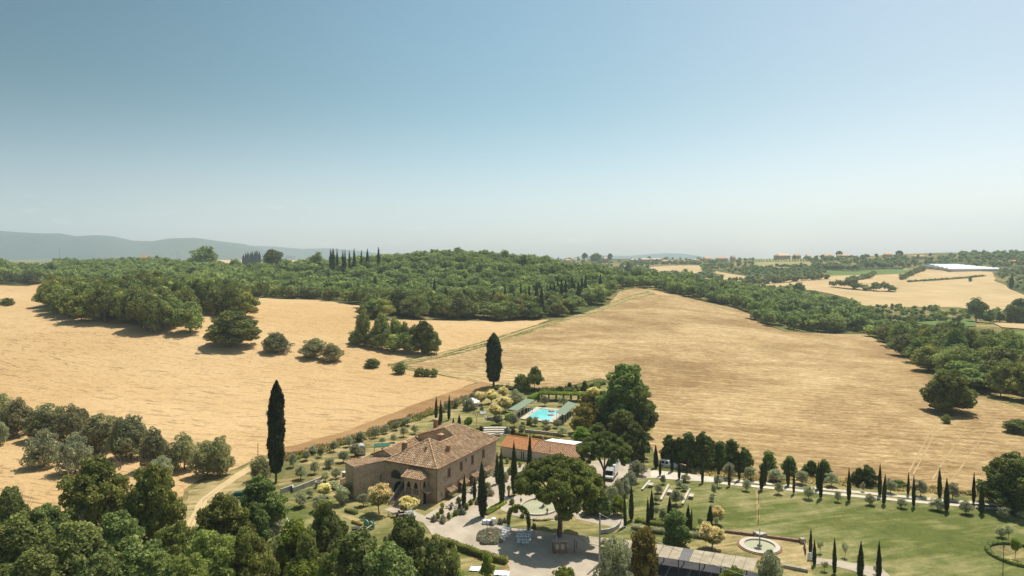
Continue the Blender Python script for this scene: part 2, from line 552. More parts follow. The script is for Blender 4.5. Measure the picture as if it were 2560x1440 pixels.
for a, b_ in ((0.30, 0.42), (0.62, 0.74)):
    top = G([(1010, 900), (1090, 884), (1150, 870), (1240, 844), (1330, 815), (1410, 796), (1480, 775), (1560, 745), (1620, 728)])
    bot = G([(1010, 913), (1090, 896), (1160, 881), (1250, 857), (1340, 827), (1420, 800), (1490, 782), (1570, 752), (1640, 735)])
    mk = lambda t: [(p[0] * (1 - t) + q[0] * t, p[1] * (1 - t) + q[1] * t) for p, q in zip(top, bot)]
    drape('wheel_rut', mk(a) + mk(b_)[::-1], M['farwheat'], 0.12, 8)
drape('garden_ground', G([(690, 1140), (780, 1128), (880, 1100), (980, 1062), (1080, 1028), (1160, 999), (1235, 968), (1300, 972), (1400, 975), (1500, 950), (1600, 985), (1635, 1065), (1620, 1115), (1650, 1155),
      (1760, 1185), (1900, 1195), (2100, 1210), (2300, 1228), (2560, 1256), (2900, 1330), (2900, 1700), (400, 1700), (445, 1500), (470, 1400), (560, 1280), (600, 1190)]), M['garden'], 0.08, 8, rough=0.5)
drape('dry_grass_verge', G([(640, 1152), (700, 1141), (780, 1126), (880, 1098), (980, 1060), (1080, 1026), (1160, 997), (1230, 970), (1180, 1000), (1090, 1042), (990, 1075), (900, 1108), (800, 1138), (700, 1160), (640, 1180)]), M['drygarden'], 0.085, 8, rough=0.9)
drape('farm_lane', G([(600, 1172), (640, 1150), (640, 1180), (600, 1215), (540, 1250), (500, 1290), (480, 1340), (466, 1400), (440, 1400), (446, 1330), (452, 1280), (470, 1230), (520, 1195)]), M['drygarden'], 0.10, 8, rough=0.6)
for a_, b_ in (((590, 1190), 0), ((600, 1193), 12)):
    drape('lane_rut', G([(618 + b_, 1168), (560 + b_, 1205), (500 + b_, 1250), (468 + b_, 1310), (456 + b_, 1400), (462 + b_, 1400), (475 + b_, 1310), (508 + b_, 1252), (567 + b_, 1208), (626 + b_, 1170)]), M['farwheat'], 0.12 + b_ * .001, 8, rough=0.35, step=2)
drape('orchard_grass', G([(700, 1215), (720, 1170), (830, 1130), (960, 1085), (1000, 1075), (1100, 1080), (960, 1150), (880, 1200), (760, 1215)]), M['drygarden'], 0.10, 8, rough=0.8)
drape('play_lawn', G([(505, 1270), (590, 1245), (700, 1250), (760, 1265), (850, 1280), (930, 1290), (960, 1300), (930, 1330), (870, 1370), (830, 1420), (640, 1420), (480, 1330)]), M['lawn'], 0.10, 8, rough=0.4)
drape('big_lawn', G([(1600, 1205), (1625, 1196), (1700, 1203), (1790, 1209), (1901, 1226), (2087, 1242), (2300, 1262), (2560, 1288), (2900, 1330), (2900, 1700), (2200, 1700), (2030, 1440), (2020, 1360), (1820, 1332), (1780, 1345), (1700, 1350), (1560, 1330), (1550, 1280)]), M['lawn'], 0.10, 8, rough=0.25)
drape('fountain_yard', G([(1790, 1335), (2018, 1358), (2030, 1430), (1960, 1425), (1890, 1405), (1760, 1370)]), M['drygarden'], 0.12, 8, rough=0.3)
drape('arch_lawn', G([(1214, 1300), (1245, 1276), (1268, 1255), (1285, 1258), (1245, 1290), (1300, 1310), (1400, 1302), (1480, 1300), (1530, 1315), (1545, 1330), (1500, 1345), (1400, 1335), (1330, 1325), (1262, 1318)]), M['garden'], 0.12, 8, rough=0.2)

def poly_strip(name, left, right, mat, off, rough=0.12):
    drape(name, G(left) + G(right)[::-1], mat, off, 8, rough=rough, step=1.2)
poly_strip('gravel_drive', [(1058, 1308), (1100, 1303), (1128, 1299), (1150, 1283), (1172, 1272), (1190, 1258), (1215, 1238), (1228, 1210), (1240, 1168)],
           [(1085, 1345), (1160, 1368), (1250, 1392), (1290, 1345), (1262, 1320), (1214, 1300), (1245, 1274), (1266, 1252), (1300, 1205), (1345, 1172)], M['gravel'], 0.13)
poly_strip('gravel_forecourt', [(1262, 1320), (1330, 1326), (1400, 1336), (1500, 1350), (1640, 1388), (1900, 1440), (2020, 1520)],
           [(1200, 1375), (1262, 1398), (1275, 1425), (1262, 1500), (1500, 1600), (1900, 1600), (2020, 1600)], M['gravel'], 0.14)
drape('paved_terrace', G([(1062, 1292), (1092, 1272), (1233, 1186), (1300, 1162), (1440, 1170), (1330, 1215), (1240, 1215), (1190, 1245), (1128, 1285), (1100, 1303), (1058, 1308), (1000, 1290), (960, 1275), (1000, 1262)]), M['gravel'], 0.125, 8)
drape('side_drive', G([(1598, 1158), (1560, 1150), (1520, 1150), (1440, 1160), (1400, 1190), (1500, 1210), (1480, 1260), (1430, 1285), (1440, 1300), (1560, 1325), (1560, 1300), (1545, 1290), (1560, 1240), (1590, 1200), (1640, 1196), (1627, 1176)]), M['gravel'], 0.135, 8, rough=0.2, step=2)
drape('ring_path', G([(1262, 1250), (1300, 1238), (1400, 1232), (1440, 1245), (1450, 1285), (1400, 1306), (1330, 1300), (1280, 1290), (1250, 1275)]), M['gravel'], 0.15, 8, rough=0.1, step=2)
poly_strip('white_gravel_lane', [(1627, 1176), (1695, 1183), (1789, 1194)], [(1627, 1195), (1695, 1201), (1789, 1207)], M['white_gravel'], 0.14)
for (o1, o2) in ((-3.2, 2.4), (6.6, 12.4)):
    L_ = [(1789, 1198), (1901, 1209), (2087, 1227), (2300, 1247), (2560, 1270), (2900, 1303)]
    poly_strip('white_wheel_rut', [(x, y + o1) for x, y in L_], [(x, y + o2) for x, y in L_], M['white_gravel'], 0.15, 0.06)
L_ = [(1740, 1190), (1900, 1200), (2093, 1211), (2314, 1230), (2511, 1240), (2900, 1268)]
poly_strip('field_path', [(x, y - 2.5) for x, y in L_], [(x, y + 3) for x, y in L_], M['drygarden'], 0.13, 0.2)
poly_strip('garden_path', [(2036, 1396), (2088, 1402), (2150, 1412), (2205, 1423), (2225, 1440), (2230, 1500)], [(2034, 1412), (2075, 1415), (2120, 1426), (2165, 1440), (2190, 1480), (2190, 1500)], M['gravel'], 0.15)
for pts in ([(1888, 1226), (1893, 1300), (1899, 1300), (1897, 1226)], [(640, 1262), (720, 1252), (860, 1285), (900, 1300), (890, 1306), (850, 1292), (720, 1258)]):
    drape('worn_path', G(pts), M['drygarden'], 0.13, 8, rough=0.12, step=1.5)

M['track'] = m_far('flattened_straw', (0.36, 0.26, 0.13), (0.46, 0.34, 0.18))
M['parking_shade'] = m_gravel('painted_parking_shade', (0.045, 0.045, 0.05), (0.085, 0.08, 0.08))
drape('parking_shade_sheet', G([(1500, 1366), (1560, 1368), (1657, 1388), (1743, 1404), (1890, 1434), (1960, 1452), (1960, 1600), (1640, 1600), (1560, 1440), (1500, 1400)]), M['parking_shade'], 0.16, 8, rough=0.2, step=2)  # near-black sheet: shade around the canopy put into the ground colour
# far fields beyond the near ones
FAR = [('far_wheat_field', 'farwheat', [(560, 650), (900, 652), (905, 660), (560, 662), (300, 662), (280, 652)]),
       ('far_wheat_field', 'farwheat', [(1310, 656), (1396, 652), (1400, 662), (1315, 668)]),
       ('far_wheat_field', 'farwheat', [(1620, 668), (1700, 664), (1752, 664), (1755, 684), (1640, 684)]),
       ('far_wheat_field', 'farwheat', [(1760, 690), (1790, 678), (1860, 690), (1862, 703), (1760, 706)]),
       ('far_wheat_field', 'farwheat', [(1860, 712), (1960, 700), (2060, 690), (2240, 682), (2260, 672), (2480, 680), (2490, 702), (2560, 740), (2700, 760), (2700, 790), (2480, 782), (2400, 770), (2160, 765), (2120, 745), (2030, 726), (1900, 722)]),
       ('far_meadow', 'farolive', [(1900, 648), (1960, 646), (2030, 656), (2020, 668), (1940, 672), (1880, 664)]),
       ('far_green_field', 'fargreen', [(2060, 678), (2140, 680), (2200, 675), (2290, 674), (2270, 684), (2180, 688), (2080, 690)]),
       ('green_field', 'fargreen', [(2235, 790), (2330, 795), (2430, 800), (2440, 818), (2350, 816), (2260, 805)]),
       ('green_field', 'fargreen', [(2530, 830), (2700, 840), (2700, 870), (2540, 850)]),
       ('far_wheat_field', 'farwheat', [(2480, 808), (2640, 815), (2640, 830), (2500, 820)])]
for i, (nm, mt, pts) in enumerate(FAR):
    drape(nm, G(pts), M[mt], 0.25 + 0.05 * i, 22, rough=4, step=25)
for ti, pts in enumerate(([(2338, 1052), (2310, 1110), (2272, 1180)], [(2346, 1054), (2322, 1114), (2283, 1186)], [(2415, 1070), (2330, 1200)], [(2470, 1070), (2425, 1140), (2372, 1210)])):
    drape('tractor_track', G([(x - 2, y) for x, y in pts]) + G([(x + 2.5, y) for x, y in pts])[::-1], M['track'], 0.09 + 0.012 * ti, 8, rough=0.12, step=2.5)
# ------------------------------------------------------------------ foliage
def m_leaf(name, c1, c2, c3, trans=0.34, vlo=1.22, vhi=1.88):
    m = bpy.data.materials.new(name); m.use_nodes = True
    nt = m.node_tree; nt.nodes.clear()
    out = nt.nodes.new('ShaderNodeOutputMaterial')
    g = nt.nodes.new('ShaderNodeNewGeometry')
    oi = nt.nodes.new('ShaderNodeObjectInfo')
    p = pos_map(nt)
    big = nz(nt, p, 0.35, 3, 0.6)
    s = nt.nodes.new('ShaderNodeMath'); s.operation = 'ADD'
    nt.links.new(mult(nt, g.outputs['Random Per Island'], 0.62), s.inputs[0]); nt.links.new(mult(nt, big, 0.7), s.inputs[1])
    c = ramp(nt, s.outputs[0], [(0.28, c1), (0.6, c2), (0.95, c3)])
    far = nz(nt, p, 0.045, 4, 0.7)
    c = mixc(nt, 0.75, c, ramp(nt, far, [(0.35, (0.24, 0.26, 0.28)), (0.65, (0.72, 0.70, 0.58))]), 'OVERLAY')
    hsv = nt.nodes.new('ShaderNodeHueSaturation')
    nt.links.new(c, hsv.inputs['Color'])
    nt.links.new(rng(nt, oi.outputs['Random'], 0, 1, 0.468, 0.502), hsv.inputs['Hue'])
    nt.links.new(rng(nt, oi.outputs['Random'], 0, 1, vlo, vhi), hsv.inputs['Value'])
    hsv.inputs['Saturation'].default_value = 1.0
    d = nt.nodes.new('ShaderNodeBsdfDiffuse'); t = nt.nodes.new('ShaderNodeBsdfTranslucent')
    nt.links.new(hsv.outputs[0], d.inputs[0]); nt.links.new(hsv.outputs[0], t.inputs[0])
    mx = nt.nodes.new('ShaderNodeMixShader'); mx.inputs[0].default_value = trans
    nt.links.new(d.outputs[0], mx.inputs[1]); nt.links.new(t.outputs[0], mx.inputs[2])
    nt.links.new(mx.outputs[0], out.inputs['Surface'])
    return m
M['oak'] = m_leaf('oak_leaves', (0.065, 0.098, 0.034), (0.125, 0.165, 0.055), (0.21, 0.235, 0.085))
M['fore'] = m_leaf('locust_leaves', (0.075, 0.105, 0.028), (0.155, 0.19, 0.052), (0.27, 0.285, 0.09), 0.38)
M['evergreen'] = m_leaf('evergreen_leaves', (0.048, 0.075, 0.026), (0.105, 0.145, 0.045), (0.19, 0.22, 0.07), 0.35)
M['cypress'] = m_leaf('cypress_scales', (0.018, 0.030, 0.015), (0.036, 0.052, 0.024), (0.064, 0.080, 0.035), 0.15)
M['cypress_brown'] = m_leaf('dry_cypress_scales', (0.05, 0.035, 0.018), (0.10, 0.07, 0.035), (0.16, 0.11, 0.06), 0.1)
M['olive'] = m_leaf('olive_leaves', (0.12, 0.14, 0.075), (0.24, 0.26, 0.155), (0.36, 0.37, 0.24), 0.38)
M['olive_brown'] = m_leaf('dry_olive_leaves', (0.105, 0.115, 0.052), (0.20, 0.205, 0.10), (0.30, 0.295, 0.155), 0.36)
M['pine'] = m_leaf('pine_needles', (0.056, 0.088, 0.022), (0.115, 0.155, 0.04), (0.185, 0.215, 0.07), 0.35)
M['blossom'] = m_leaf('cream_blossom', (0.48, 0.43, 0.16), (0.72, 0.63, 0.29), (0.85, 0.78, 0.45), 0.42, 1.3, 1.55)
M['bloom_leaf'] = m_leaf('privet_leaves', (0.13, 0.15, 0.035), (0.22, 0.24, 0.065), (0.34, 0.34, 0.11), 0.3, 1.3, 1.6)
M['white_flower'] = m_leaf('white_flowers', (0.55, 0.56, 0.50), (0.75, 0.75, 0.70), (0.85, 0.85, 0.82), 0.2)
M['bright'] = m_leaf('fresh_green_leaves', (0.075, 0.125, 0.02), (0.155, 0.225, 0.04), (0.27, 0.35, 0.075), 0.42)
M['rust'] = m_leaf('bronze_leaves', (0.075, 0.075, 0.018), (0.155, 0.14, 0.035), (0.27, 0.23, 0.06), 0.3)
M['lavender'] = m_leaf('lavender', (0.16, 0.17, 0.10), (0.26, 0.26, 0.17), (0.38, 0.34, 0.27), 0.3)
M['weed'] = m_leaf('dry_weeds', (0.18, 0.15, 0.06), (0.33, 0.26, 0.11), (0.52, 0.41, 0.20), 0.2)
M['bark'] = plain('bark', (0.16, 0.125, 0.095), 0.95, 0.35, 3)
M['pine_bark'] = plain('pine_bark', (0.19, 0.12, 0.085), 0.95, 0.35, 3)
M['dead_wood'] = plain('dead_wood', (0.30, 0.245, 0.19), 0.95, 0.3, 3)

def lobe_field(lobes, n, rg, smin=0.72, smax=1.04, gap=0.30, zcut=None):
    L = np.array(lobes, float)
    area = (L[:, 3] * L[:, 4] + L[:, 4] * L[:, 5] + L[:, 3] * L[:, 5])
    k = int(n * 2.6)
    idx = rg.choice(len(L), k, p=area / area.sum())
    d = rg.normal(size=(k, 3)); d /= np.linalg.norm(d, axis=1)[:, None]
    r = smin + (smax - smin) * rg.random(k) ** 0.6
    p = L[idx, :3] + d * L[idx, 3:6] * r[:, None]
    keep = np.ones(k, bool)
    for j in range(len(L)):
        q = np.linalg.norm((p - L[j, :3]) / L[j, 3:6], axis=1)
        keep &= ~((q < 0.70) & (idx != j))
    # gaps: drop where a coarse pseudo noise is high
    s = np.sin(p[:, 0] * 2.1 + L[idx, 0] * 3) * np.sin(p[:, 1] * 2.4 + 1.3) * np.sin(p[:, 2] * 2.7 + 0.4)
    keep &= (s < gap + rg.random(k) * 0.5)
    if zcut is not None: keep &= p[:, 2] > zcut
    p = p[keep][:n]; d = d[keep][:n]
    return p, d
def leaf_quads(p, d, size, rg, out=0.55, up=0.0, asp=1.0, vert=False):
    n = len(p)
    nr = d * out + rg.normal(size=(n, 3)) * 0.62
    nr[:, 2] += up
    nr /= np.linalg.norm(nr, axis=1)[:, None]
    if vert:
        a = np.tile([0, 0, 1.0], (n, 1)) + rg.normal(size=(n, 3)) * 0.3
    else:
        a = rg.normal(size=(n, 3))
    a -= nr * (a * nr).sum(1)[:, None]
    a /= np.linalg.norm(a, axis=1)[:, None]
    b = np.cross(nr, a)
    s = size * (0.55 + 0.9 * rg.random(n))[:, None]
    sa, sb = s * asp, s
    q = np.stack([p - a * sa * .5, p + b * sb * .42 - a * sa * .05, p + a * sa * .55, p - b * sb * .42 + a * sa * .08], 1)
    return q.reshape(-1, 3)
ICO = None
def ico():
    global ICO
    if ICO is None:
        bm = bmesh.new(); bmesh.ops.create_icosphere(bm, subdivisions=2, radius=1)
        v = np.array([x.co[:] for x in bm.verts]); f = np.array([[q.index for q in x.verts] for x in bm.faces]); bm.free()
        ICO = (v, f)
    return ICO
def quads_mesh(name, groups, mats, cores=None, core_mat=0):
    """groups: list of (quad vertices (4n,3), material index)"""
    V = []; nq = 0; mi = []
    for q, k in groups:
        V.append(q); mi.append(np.full(len(q) // 4, k)); nq += len(q) // 4
    V = np.concatenate(V); mi = np.concatenate(mi)
    loops = np.arange(nq * 4)
    starts = np.arange(nq) * 4; tot = np.full(nq, 4)
    if cores is not None:
        cv, cf = cores
        loops = np.concatenate([loops, (cf + len(V)).ravel()])
        starts = np.concatenate([starts, nq * 4 + np.arange(len(cf)) * 3]); tot = np.concatenate([tot, np.full(len(cf), 3)])
        mi = np.concatenate([mi, np.full(len(cf), core_mat)])
        V = np.concatenate([V, cv])
    me = bpy.data.meshes.new(name)
    me.vertices.add(len(V)); me.vertices.foreach_set('co', V.astype(np.float32).ravel())
    me.loops.add(len(loops)); me.loops.foreach_set('vertex_index', loops.astype(np.int32))
    me.polygons.add(len(starts)); me.polygons.foreach_set('loop_start', starts.astype(np.int32))
    for m in mats: me.materials.append(m)
    me.polygons.foreach_set('material_index', mi.astype(np.int32))
    me.update(calc_edges=True)
    return me
def core_geo(lobes, k, rg, sub=True):
    v, f = ico()
    V = []; Fs = []; n = 0
    for l in lobes:
        w = v * (1 + 0.12 * rg.normal(size=(len(v), 1)))
        V.append(np.array(l[:3]) + w * np.array(l[3:6]) * k); Fs.append(f + n); n += len(v)
    return np.concatenate(V), np.concatenate(Fs)

def limbs(mb, base_r, fork, targets, r2, n=6, bend=0.3, rg=random):
    x0 = Vector((0, 0, -0.6)); f = Vector(fork)
    mb.tube([x0, Vector((0, 0, 0.0)), f * 0.5 + Vector((rg.uniform(-.1, .1), rg.uniform(-.1, .1), 0)), f], [base_r * 1.5, base_r * 1.15, base_r * 0.9, base_r * 0.75], n)
    for t in targets:
        t = Vector(t)
        mid = f.lerp(t, 0.5) + Vector((rg.uniform(-bend, bend), rg.uniform(-bend, bend), rg.uniform(0, bend)))
        mb.tube([f - Vector((0, 0, 0.15)), mid, t], [r2, r2 * 0.7, r2 * 0.25], 5, False)

def crown_lobes(rg, n, w, z0, z1, r, squash=0.8, dome=0):
    """lumps filling an egg of width w between z0 and z1"""
    out = []
    cz = (z0 + z1) / 2; hz_ = (z1 - z0) / 2; R = w / 2
    if dome:
        for i in range(n):
            lr = r * (0.72 + 0.5 * rg.random())
            t = i / max(1, n - 1)
            prof = max(0.12, (1 - max(0, t - 0.25) ** 2 * 1.6) * min(1, 0.80 + t)) if dome == 1 else max(0.1, 1 - t ** 1.4)
            a = i * 2.39996 + rg.random() * 0.6
            q = (R - lr * 0.95) * prof * (0.30 + 0.85 * rg.random() ** 0.6)
            t = min(1.06, max(0, t + rg.normal() * 0.07))
            out.append((q * math.cos(a), q * math.sin(a), z0 + lr * squash * 0.8 + t * (z1 - z0 - 1.75 * lr * squash), lr, lr, lr * squash))
        return out
    k = 0
    while len(out) < n:
        k += 1
        d = rg.normal(size=3); d /= np.linalg.norm(d)
        rr = 0.35 + 0.65 * rg.random() ** 0.5
        lr = r * (0.75 + 0.5 * rg.random())
        zz = d[2] * rr
        wid = 1.0 if zz < 0.1 else 1.0 - 0.12 * zz
        out.append((d[0] * rr * (R - lr) * wid, d[1] * rr * (R - lr) * wid, cz + zz * (hz_ - lr * squash), lr, lr, lr * squash))
    return out

PROTO = {}
def reg(kind, h, w, variants): PROTO[kind] = (h, w, variants)
def sublobes(lobes, k, fr, rg):
    out = []
    for l in lobes:
        for _ in range(k):
            d = rg.normal(size=3); d /= np.linalg.norm(d)
            if d[2] < -0.5: d[2] *= -1
            q = 0.62 + 0.5 * rg.random(); r = l[3] * fr * (0.7 + 0.6 * rg.random())
            out.append((l[0] + d[0] * l[3] * q, l[1] + d[1] * l[4] * q, max(l[2] + d[2] * l[5] * q, r * 0.6), r, r, r * 0.78))
    return out
def broad(kind, h, w, z0, nl, lr, nq, size, mat, seeds, squash=0.85, bark='bark', tr=0.22, gap=0.35, core=0.70, out=0.55, zc=None, fork=None, dome=0, second=None, subn=6, subf=0.42):
    vs_ = []
    for sd in seeds:
        rg = np.random.default_rng(sd); rr = random.Random(sd)
        lobes = crown_lobes(rg, nl, w, z0, h, lr, squash, dome)
        p, d = lobe_field(sublobes(lobes, subn, subf, rg) + [l for l in lobes[::2]], nq, rg, gap=gap + 0.15)
        if second:
            sel = (d[:, 2] + 0.9 * rg.random(len(p)) - 0.45 + 0.7 * ((p[:, 2] - z0) / (h - z0) - 0.5)) > second[1]
            gr = [(leaf_quads(p[~sel], d[~sel], size, rg, out), 0), (leaf_quads(p[sel] + d[sel] * 0.12, d[sel], size * second[2], rg, out), 1)]
            mats = [M[mat], M[second[0]]]
        else:
            gr = [(leaf_quads(p, d, size, rg, out), 0)]; mats = [M[mat]]
        cm = quads_mesh(kind + '_crown', gr, mats, core_geo(lobes, core, rg) if core else None)
        mb = MB()
        fk = fork if fork is not None else z0 + (h - z0) * 0.15
        tg = [(l[0] * .8, l[1] * .8, l[2]) for l in sorted(lobes, key=lambda l: rr.random())[:6]]
        limbs(mb, tr, (rr.uniform(-.2, .2), rr.uniform(-.2, .2), fk), tg, tr * 0.55, 7, 0.4, rr)
        vs_.append((cm, mb.mesh(kind + '_trunk', M[bark], True)))
    reg(kind, h, w, vs_)

broad('oak', 12, 11, 1.3, 22, 2.3, 3000, 0.62, 'oak', range(10, 16), dome=1)
broad('oak_bare_foot', 12, 11, 3.2, 20, 2.1, 3000, 0.60, 'oak', range(20, 24), tr=0.26, dome=1)
broad('oak_light', 12, 11, 1.3, 22, 2.2, 3000, 0.60, 'fore', range(140, 143), dome=1)
broad('oak_dark', 12, 10, 1.3, 20, 2.3, 3000, 0.60, 'evergreen', range(143, 146), dome=1)
broad('leafy', 12, 12, 1.6, 32, 1.9, 20000, 0.38, 'fore', range(30, 34), gap=0.22, core=0.42, tr=0.2, dome=1)
broad('dense_leafy', 12, 10, 1.0, 36, 1.8, 19000, 0.38, 'oak', range(34, 38), gap=0.3, core=0.48, dome=1)
broad('holm', 12, 10, 0.6, 34, 1.8, 15000, 0.44, 'evergreen', range(40, 43), gap=0.4, core=0.5, dome=1)
broad('laurel', 8, 5, 0.2, 22, 0.95, 7000, 0.30, 'evergreen', range(44, 47), squash=1.5, gap=0.35, core=0.66, dome=2)
broad('olive', 5, 4.4, 1.2, 14, 0.95, 2600, 0.24, 'olive', range(50, 55), squash=0.85, gap=0.28, core=0.42, tr=0.13, fork=1.1, dome=1)
broad('olive_young', 4, 2.8, 1.3, 8, 0.62, 900, 0.2, 'olive', range(56, 59), gap=0.15, core=0.35, tr=0.06, fork=1.2)
broad('olive_grove', 8, 8, 0.5, 24, 1.5, 9000, 0.30, 'olive_brown', range(60, 64), squash=0.9, gap=0.25, core=0.42, tr=0.22, fork=1.2, dome=1)
broad('olive_bush', 6, 8, 0.3, 18, 1.5, 6000, 0.30, 'olive', range(64, 66), squash=0.8, gap=0.3, core=0.42, tr=0.18, fork=0.7, dome=1)
broad('blossom', 5, 4.6, 1.0, 26, 0.85, 5200, 0.22, 'bloom_leaf', range(70, 74), squash=0.8, gap=0.45, core=0.68, tr=0.12, fork=1.2, second=('blossom', 0.05, 1.05))
broad('white_bush', 2.4, 2.2, 0.3, 12, 0.45, 1300, 0.15, 'olive', range(75, 76), second=('white_flower', 0.1, 1.0), core=0.6, tr=0.05, fork=0.5)
broad('shrub', 1.5, 1.8, 0.0, 9, 0.45, 900, 0.15, 'oak', range(80, 83), core=0.68, tr=0.04, fork=0.2, dome=1)
broad('bright_shrub', 1.5, 1.8, 0.0, 9, 0.45, 900, 0.15, 'bright', range(83, 86), core=0.68, tr=0.04, fork=0.2, dome=1)
broad('grey_shrub', 1.2, 2.0, 0.0, 9, 0.42, 900, 0.15, 'lavender', range(86, 89), core=0.66, tr=0.04, fork=0.2, dome=1)
broad('small_tree', 5, 3.6, 1.7, 12, 0.85, 2200, 0.26, 'bright', range(90, 92), core=0.6, tr=0.09, fork=1.6)
broad('rust_bush', 7, 7, 0.2, 22, 1.5, 7000, 0.34, 'rust', range(93, 95), core=0.68, dome=1)
broad('bright_tree', 9, 7, 1.0, 22, 1.35, 7000, 0.34, 'bright', range(96, 98), gap=0.15, core=0.5, dome=1)

def umbrella_pine(kind, seeds, h=15.0, w=15.0):
    vs_ = []
    for sd in seeds:
        rg = np.random.default_rng(sd); rr = random.Random(sd)
        lobes = []
        for i in range(190):
            a = rr.uniform(0, 2 * math.pi); q = math.sqrt(rr.random())
            lr = rr.uniform(0.6, 1.1)
            rad = q * (w / 2 - lr * 0.7)
            z = h - lr * 0.6 - 4.0 * q ** 2.1 - rr.random() ** 2 * (2.4 + (2.6 if -1 < rad * math.cos(a) < 5 else 0))
            lobes.append((rad * math.cos(a), rad * math.sin(a), z, lr, lr, lr * 0.85))
        p, d = lobe_field(lobes, 30000, rg, gap=0.7)
        gr = [(leaf_quads(p, d, 0.30, rg, 0.5, 0.2, 1.6, True), 0)]
        cm = quads_mesh(kind + '_crown', gr, [M['pine']], core_geo(lobes, 0.72, rg))
        mb = MB()
        mb.tube([(0, 0, -.8), (0, 0, 0), (0.15, 0.05, 2.2), (0.1, -0.1, 4.4)], [0.62, 0.5, 0.42, 0.38], 10)
        for i, (x, y) in enumerate(((-2.6, 0.8), (2.7, 1.4), (0.8, -2.8), (-0.8, 2.8), (3.4, -1.6), (-3.2, -1.8))):
            m1 = Vector((x * .35, y * .35, 6.8)); m2 = Vector((x, y, 9.6))
            mb.tube([(0.1, -0.1, 4.1 + 0.12 * i), m1, m2], [0.24, 0.2, 0.14], 7, False)
            for k in range(4):
                t = Vector((x * 1.5 + rr.uniform(-2.2, 2.2), y * 1.5 + rr.uniform(-2.2, 2.2), rr.uniform(10.4, 11.8)))
                mb.tube([m2 - Vector((0, 0, .1)), (m2 + t) / 2 + Vector((0, 0, .3)), t], [0.11, 0.08, 0.03], 5, False)
        vs_.append((cm, mb.mesh(kind + '_trunk', M['pine_bark'], True)))
    reg(kind, h, w, vs_)
umbrella_pine('stone_pine', (101, 102))

def cypress(kind, seeds, h, w, nq, size, mat='cypress', foot=0.8, belly=0.28, blunt=0.0):
    vs_ = []
    for sd in seeds:
        rg = np.random.default_rng(sd); rr = random.Random(sd)
        ph = rr.uniform(0, 6)
        def prof(t):
            t = np.asarray(t, float)
            a = np.where(t < belly, 0.62 + 0.38 * np.sin(np.clip(t / belly, 0, 1) * math.pi / 2), (1 - np.clip((t - belly) / (1 - belly), 0, 1) ** (1.75 + blunt)))
            return np.maximum(a, 0.03) * w / 2
        t = rg.random(nq * 2)
        keep = rg.random(nq * 2) < (prof(t) / (w / 2) + 0.06); t = t[keep][:nq]
        a = rg.random(len(t)) * 2 * math.pi
        lump = 1 + 0.11 * np.sin(a * 3 + t * 19 + ph) + 0.09 * np.sin(a * 5 - t * 37) + 0.05 * np.sin(a * 2 + t * 71 + ph)
        r = prof(t) * lump * (0.84 + 0.14 * rg.random(len(t)) + 0.22 * rg.random(len(t)) ** 8)
        p = np.stack([r * np.cos(a), r * np.sin(a), foot + t * (h - foot)], 1)
        d = np.stack([np.cos(a), np.sin(a), np.full(len(t), 0.25)], 1)
        q = leaf_quads(p, d, size, rg, 1.0, 0.1, 1.9, True)
        mb = MB()
        zs = np.linspace(0, 1, 14)
        mb.lathe([(float(prof(z)) * 0.84, foot + z * (h - foot) * 0.985) for z in zs], 12)
        cv = np.array(mb.v); tri = []
        for f in mb.f:
            for i in range(1, len(f) - 1): tri.append((f[0], f[i], f[i + 1]))
        cm = quads_mesh(kind + '_crown', [(q, 0)], [M[mat]], (cv, np.array(tri)))
        tb = MB().tube([(0, 0, -0.6), (0, 0, 0), (0, 0, foot + 0.4)], [w * 0.11, w * 0.09, w * 0.07], 8)
        vs_.append((cm, tb.mesh(kind + '_trunk', M['bark'], True)))
    reg(kind, h, w, vs_)
cypress('cypress', range(110, 115), 8, 1.2, 2600, 0.16, foot=0.35)
cypress('cypress_brown', range(115, 117), 7, 0.8, 1500, 0.16, 'cypress_brown', foot=0.4)
cypress('great_cypress', range(117, 119), 22, 3.0, 15000, 0.30, foot=2.4, belly=0.3, blunt=3.2)
cypress('wood_cypress', range(119, 122), 16, 2.6, 900, 0.6, foot=1.0, blunt=0.6)
cypress('conifer', range(122, 124), 20, 8, 3000, 0.7, 'evergreen', foot=1.0, belly=0.3, blunt=0.2)

def bare(kind, seeds, h=8.0):
    vs_ = []
    for sd in seeds:
        rr = random.Random(sd); mb = MB()
        def grow(p, d, L, r, lv):
            pts = [p]; rad = [r]
            for i in range(3):
                d = (d + Vector((rr.uniform(-.25, .25), rr.uniform(-.25, .25), rr.uniform(-.05, .2)))).normalized()
                p = p + d * L / 3; pts.append(p); rad.append(r * (1 - 0.25 * (i + 1)))
            mb.tube(pts, rad, 5 if lv < 2 else 3, False)
            if lv < 4:
                for k in range(rr.choice((2, 3, 3))):
                    j = rr.choice((1, 2, 3))
                    dd = (d + Vector((rr.uniform(-1, 1), rr.uniform(-1, 1), rr.uniform(-.1, .7))) * 0.8).normalized()
                    grow(pts[j], dd, L * rr.uniform(0.5, 0.75), rad[j] * 0.62, lv + 1)
        for s in range(2):
            grow(Vector((rr.uniform(-.2, .2), rr.uniform(-.2, .2), -0.4)), Vector((rr.uniform(-.3, .3), rr.uniform(-.3, .3), 1)).normalized(), h * 0.55, 0.19, 0)
        vs_.append((None, mb.mesh(kind + '_trunk', M['dead_wood'])))
    reg(kind, h, h * 0.6, vs_)
bare('dead_tree', (130, 131, 132))

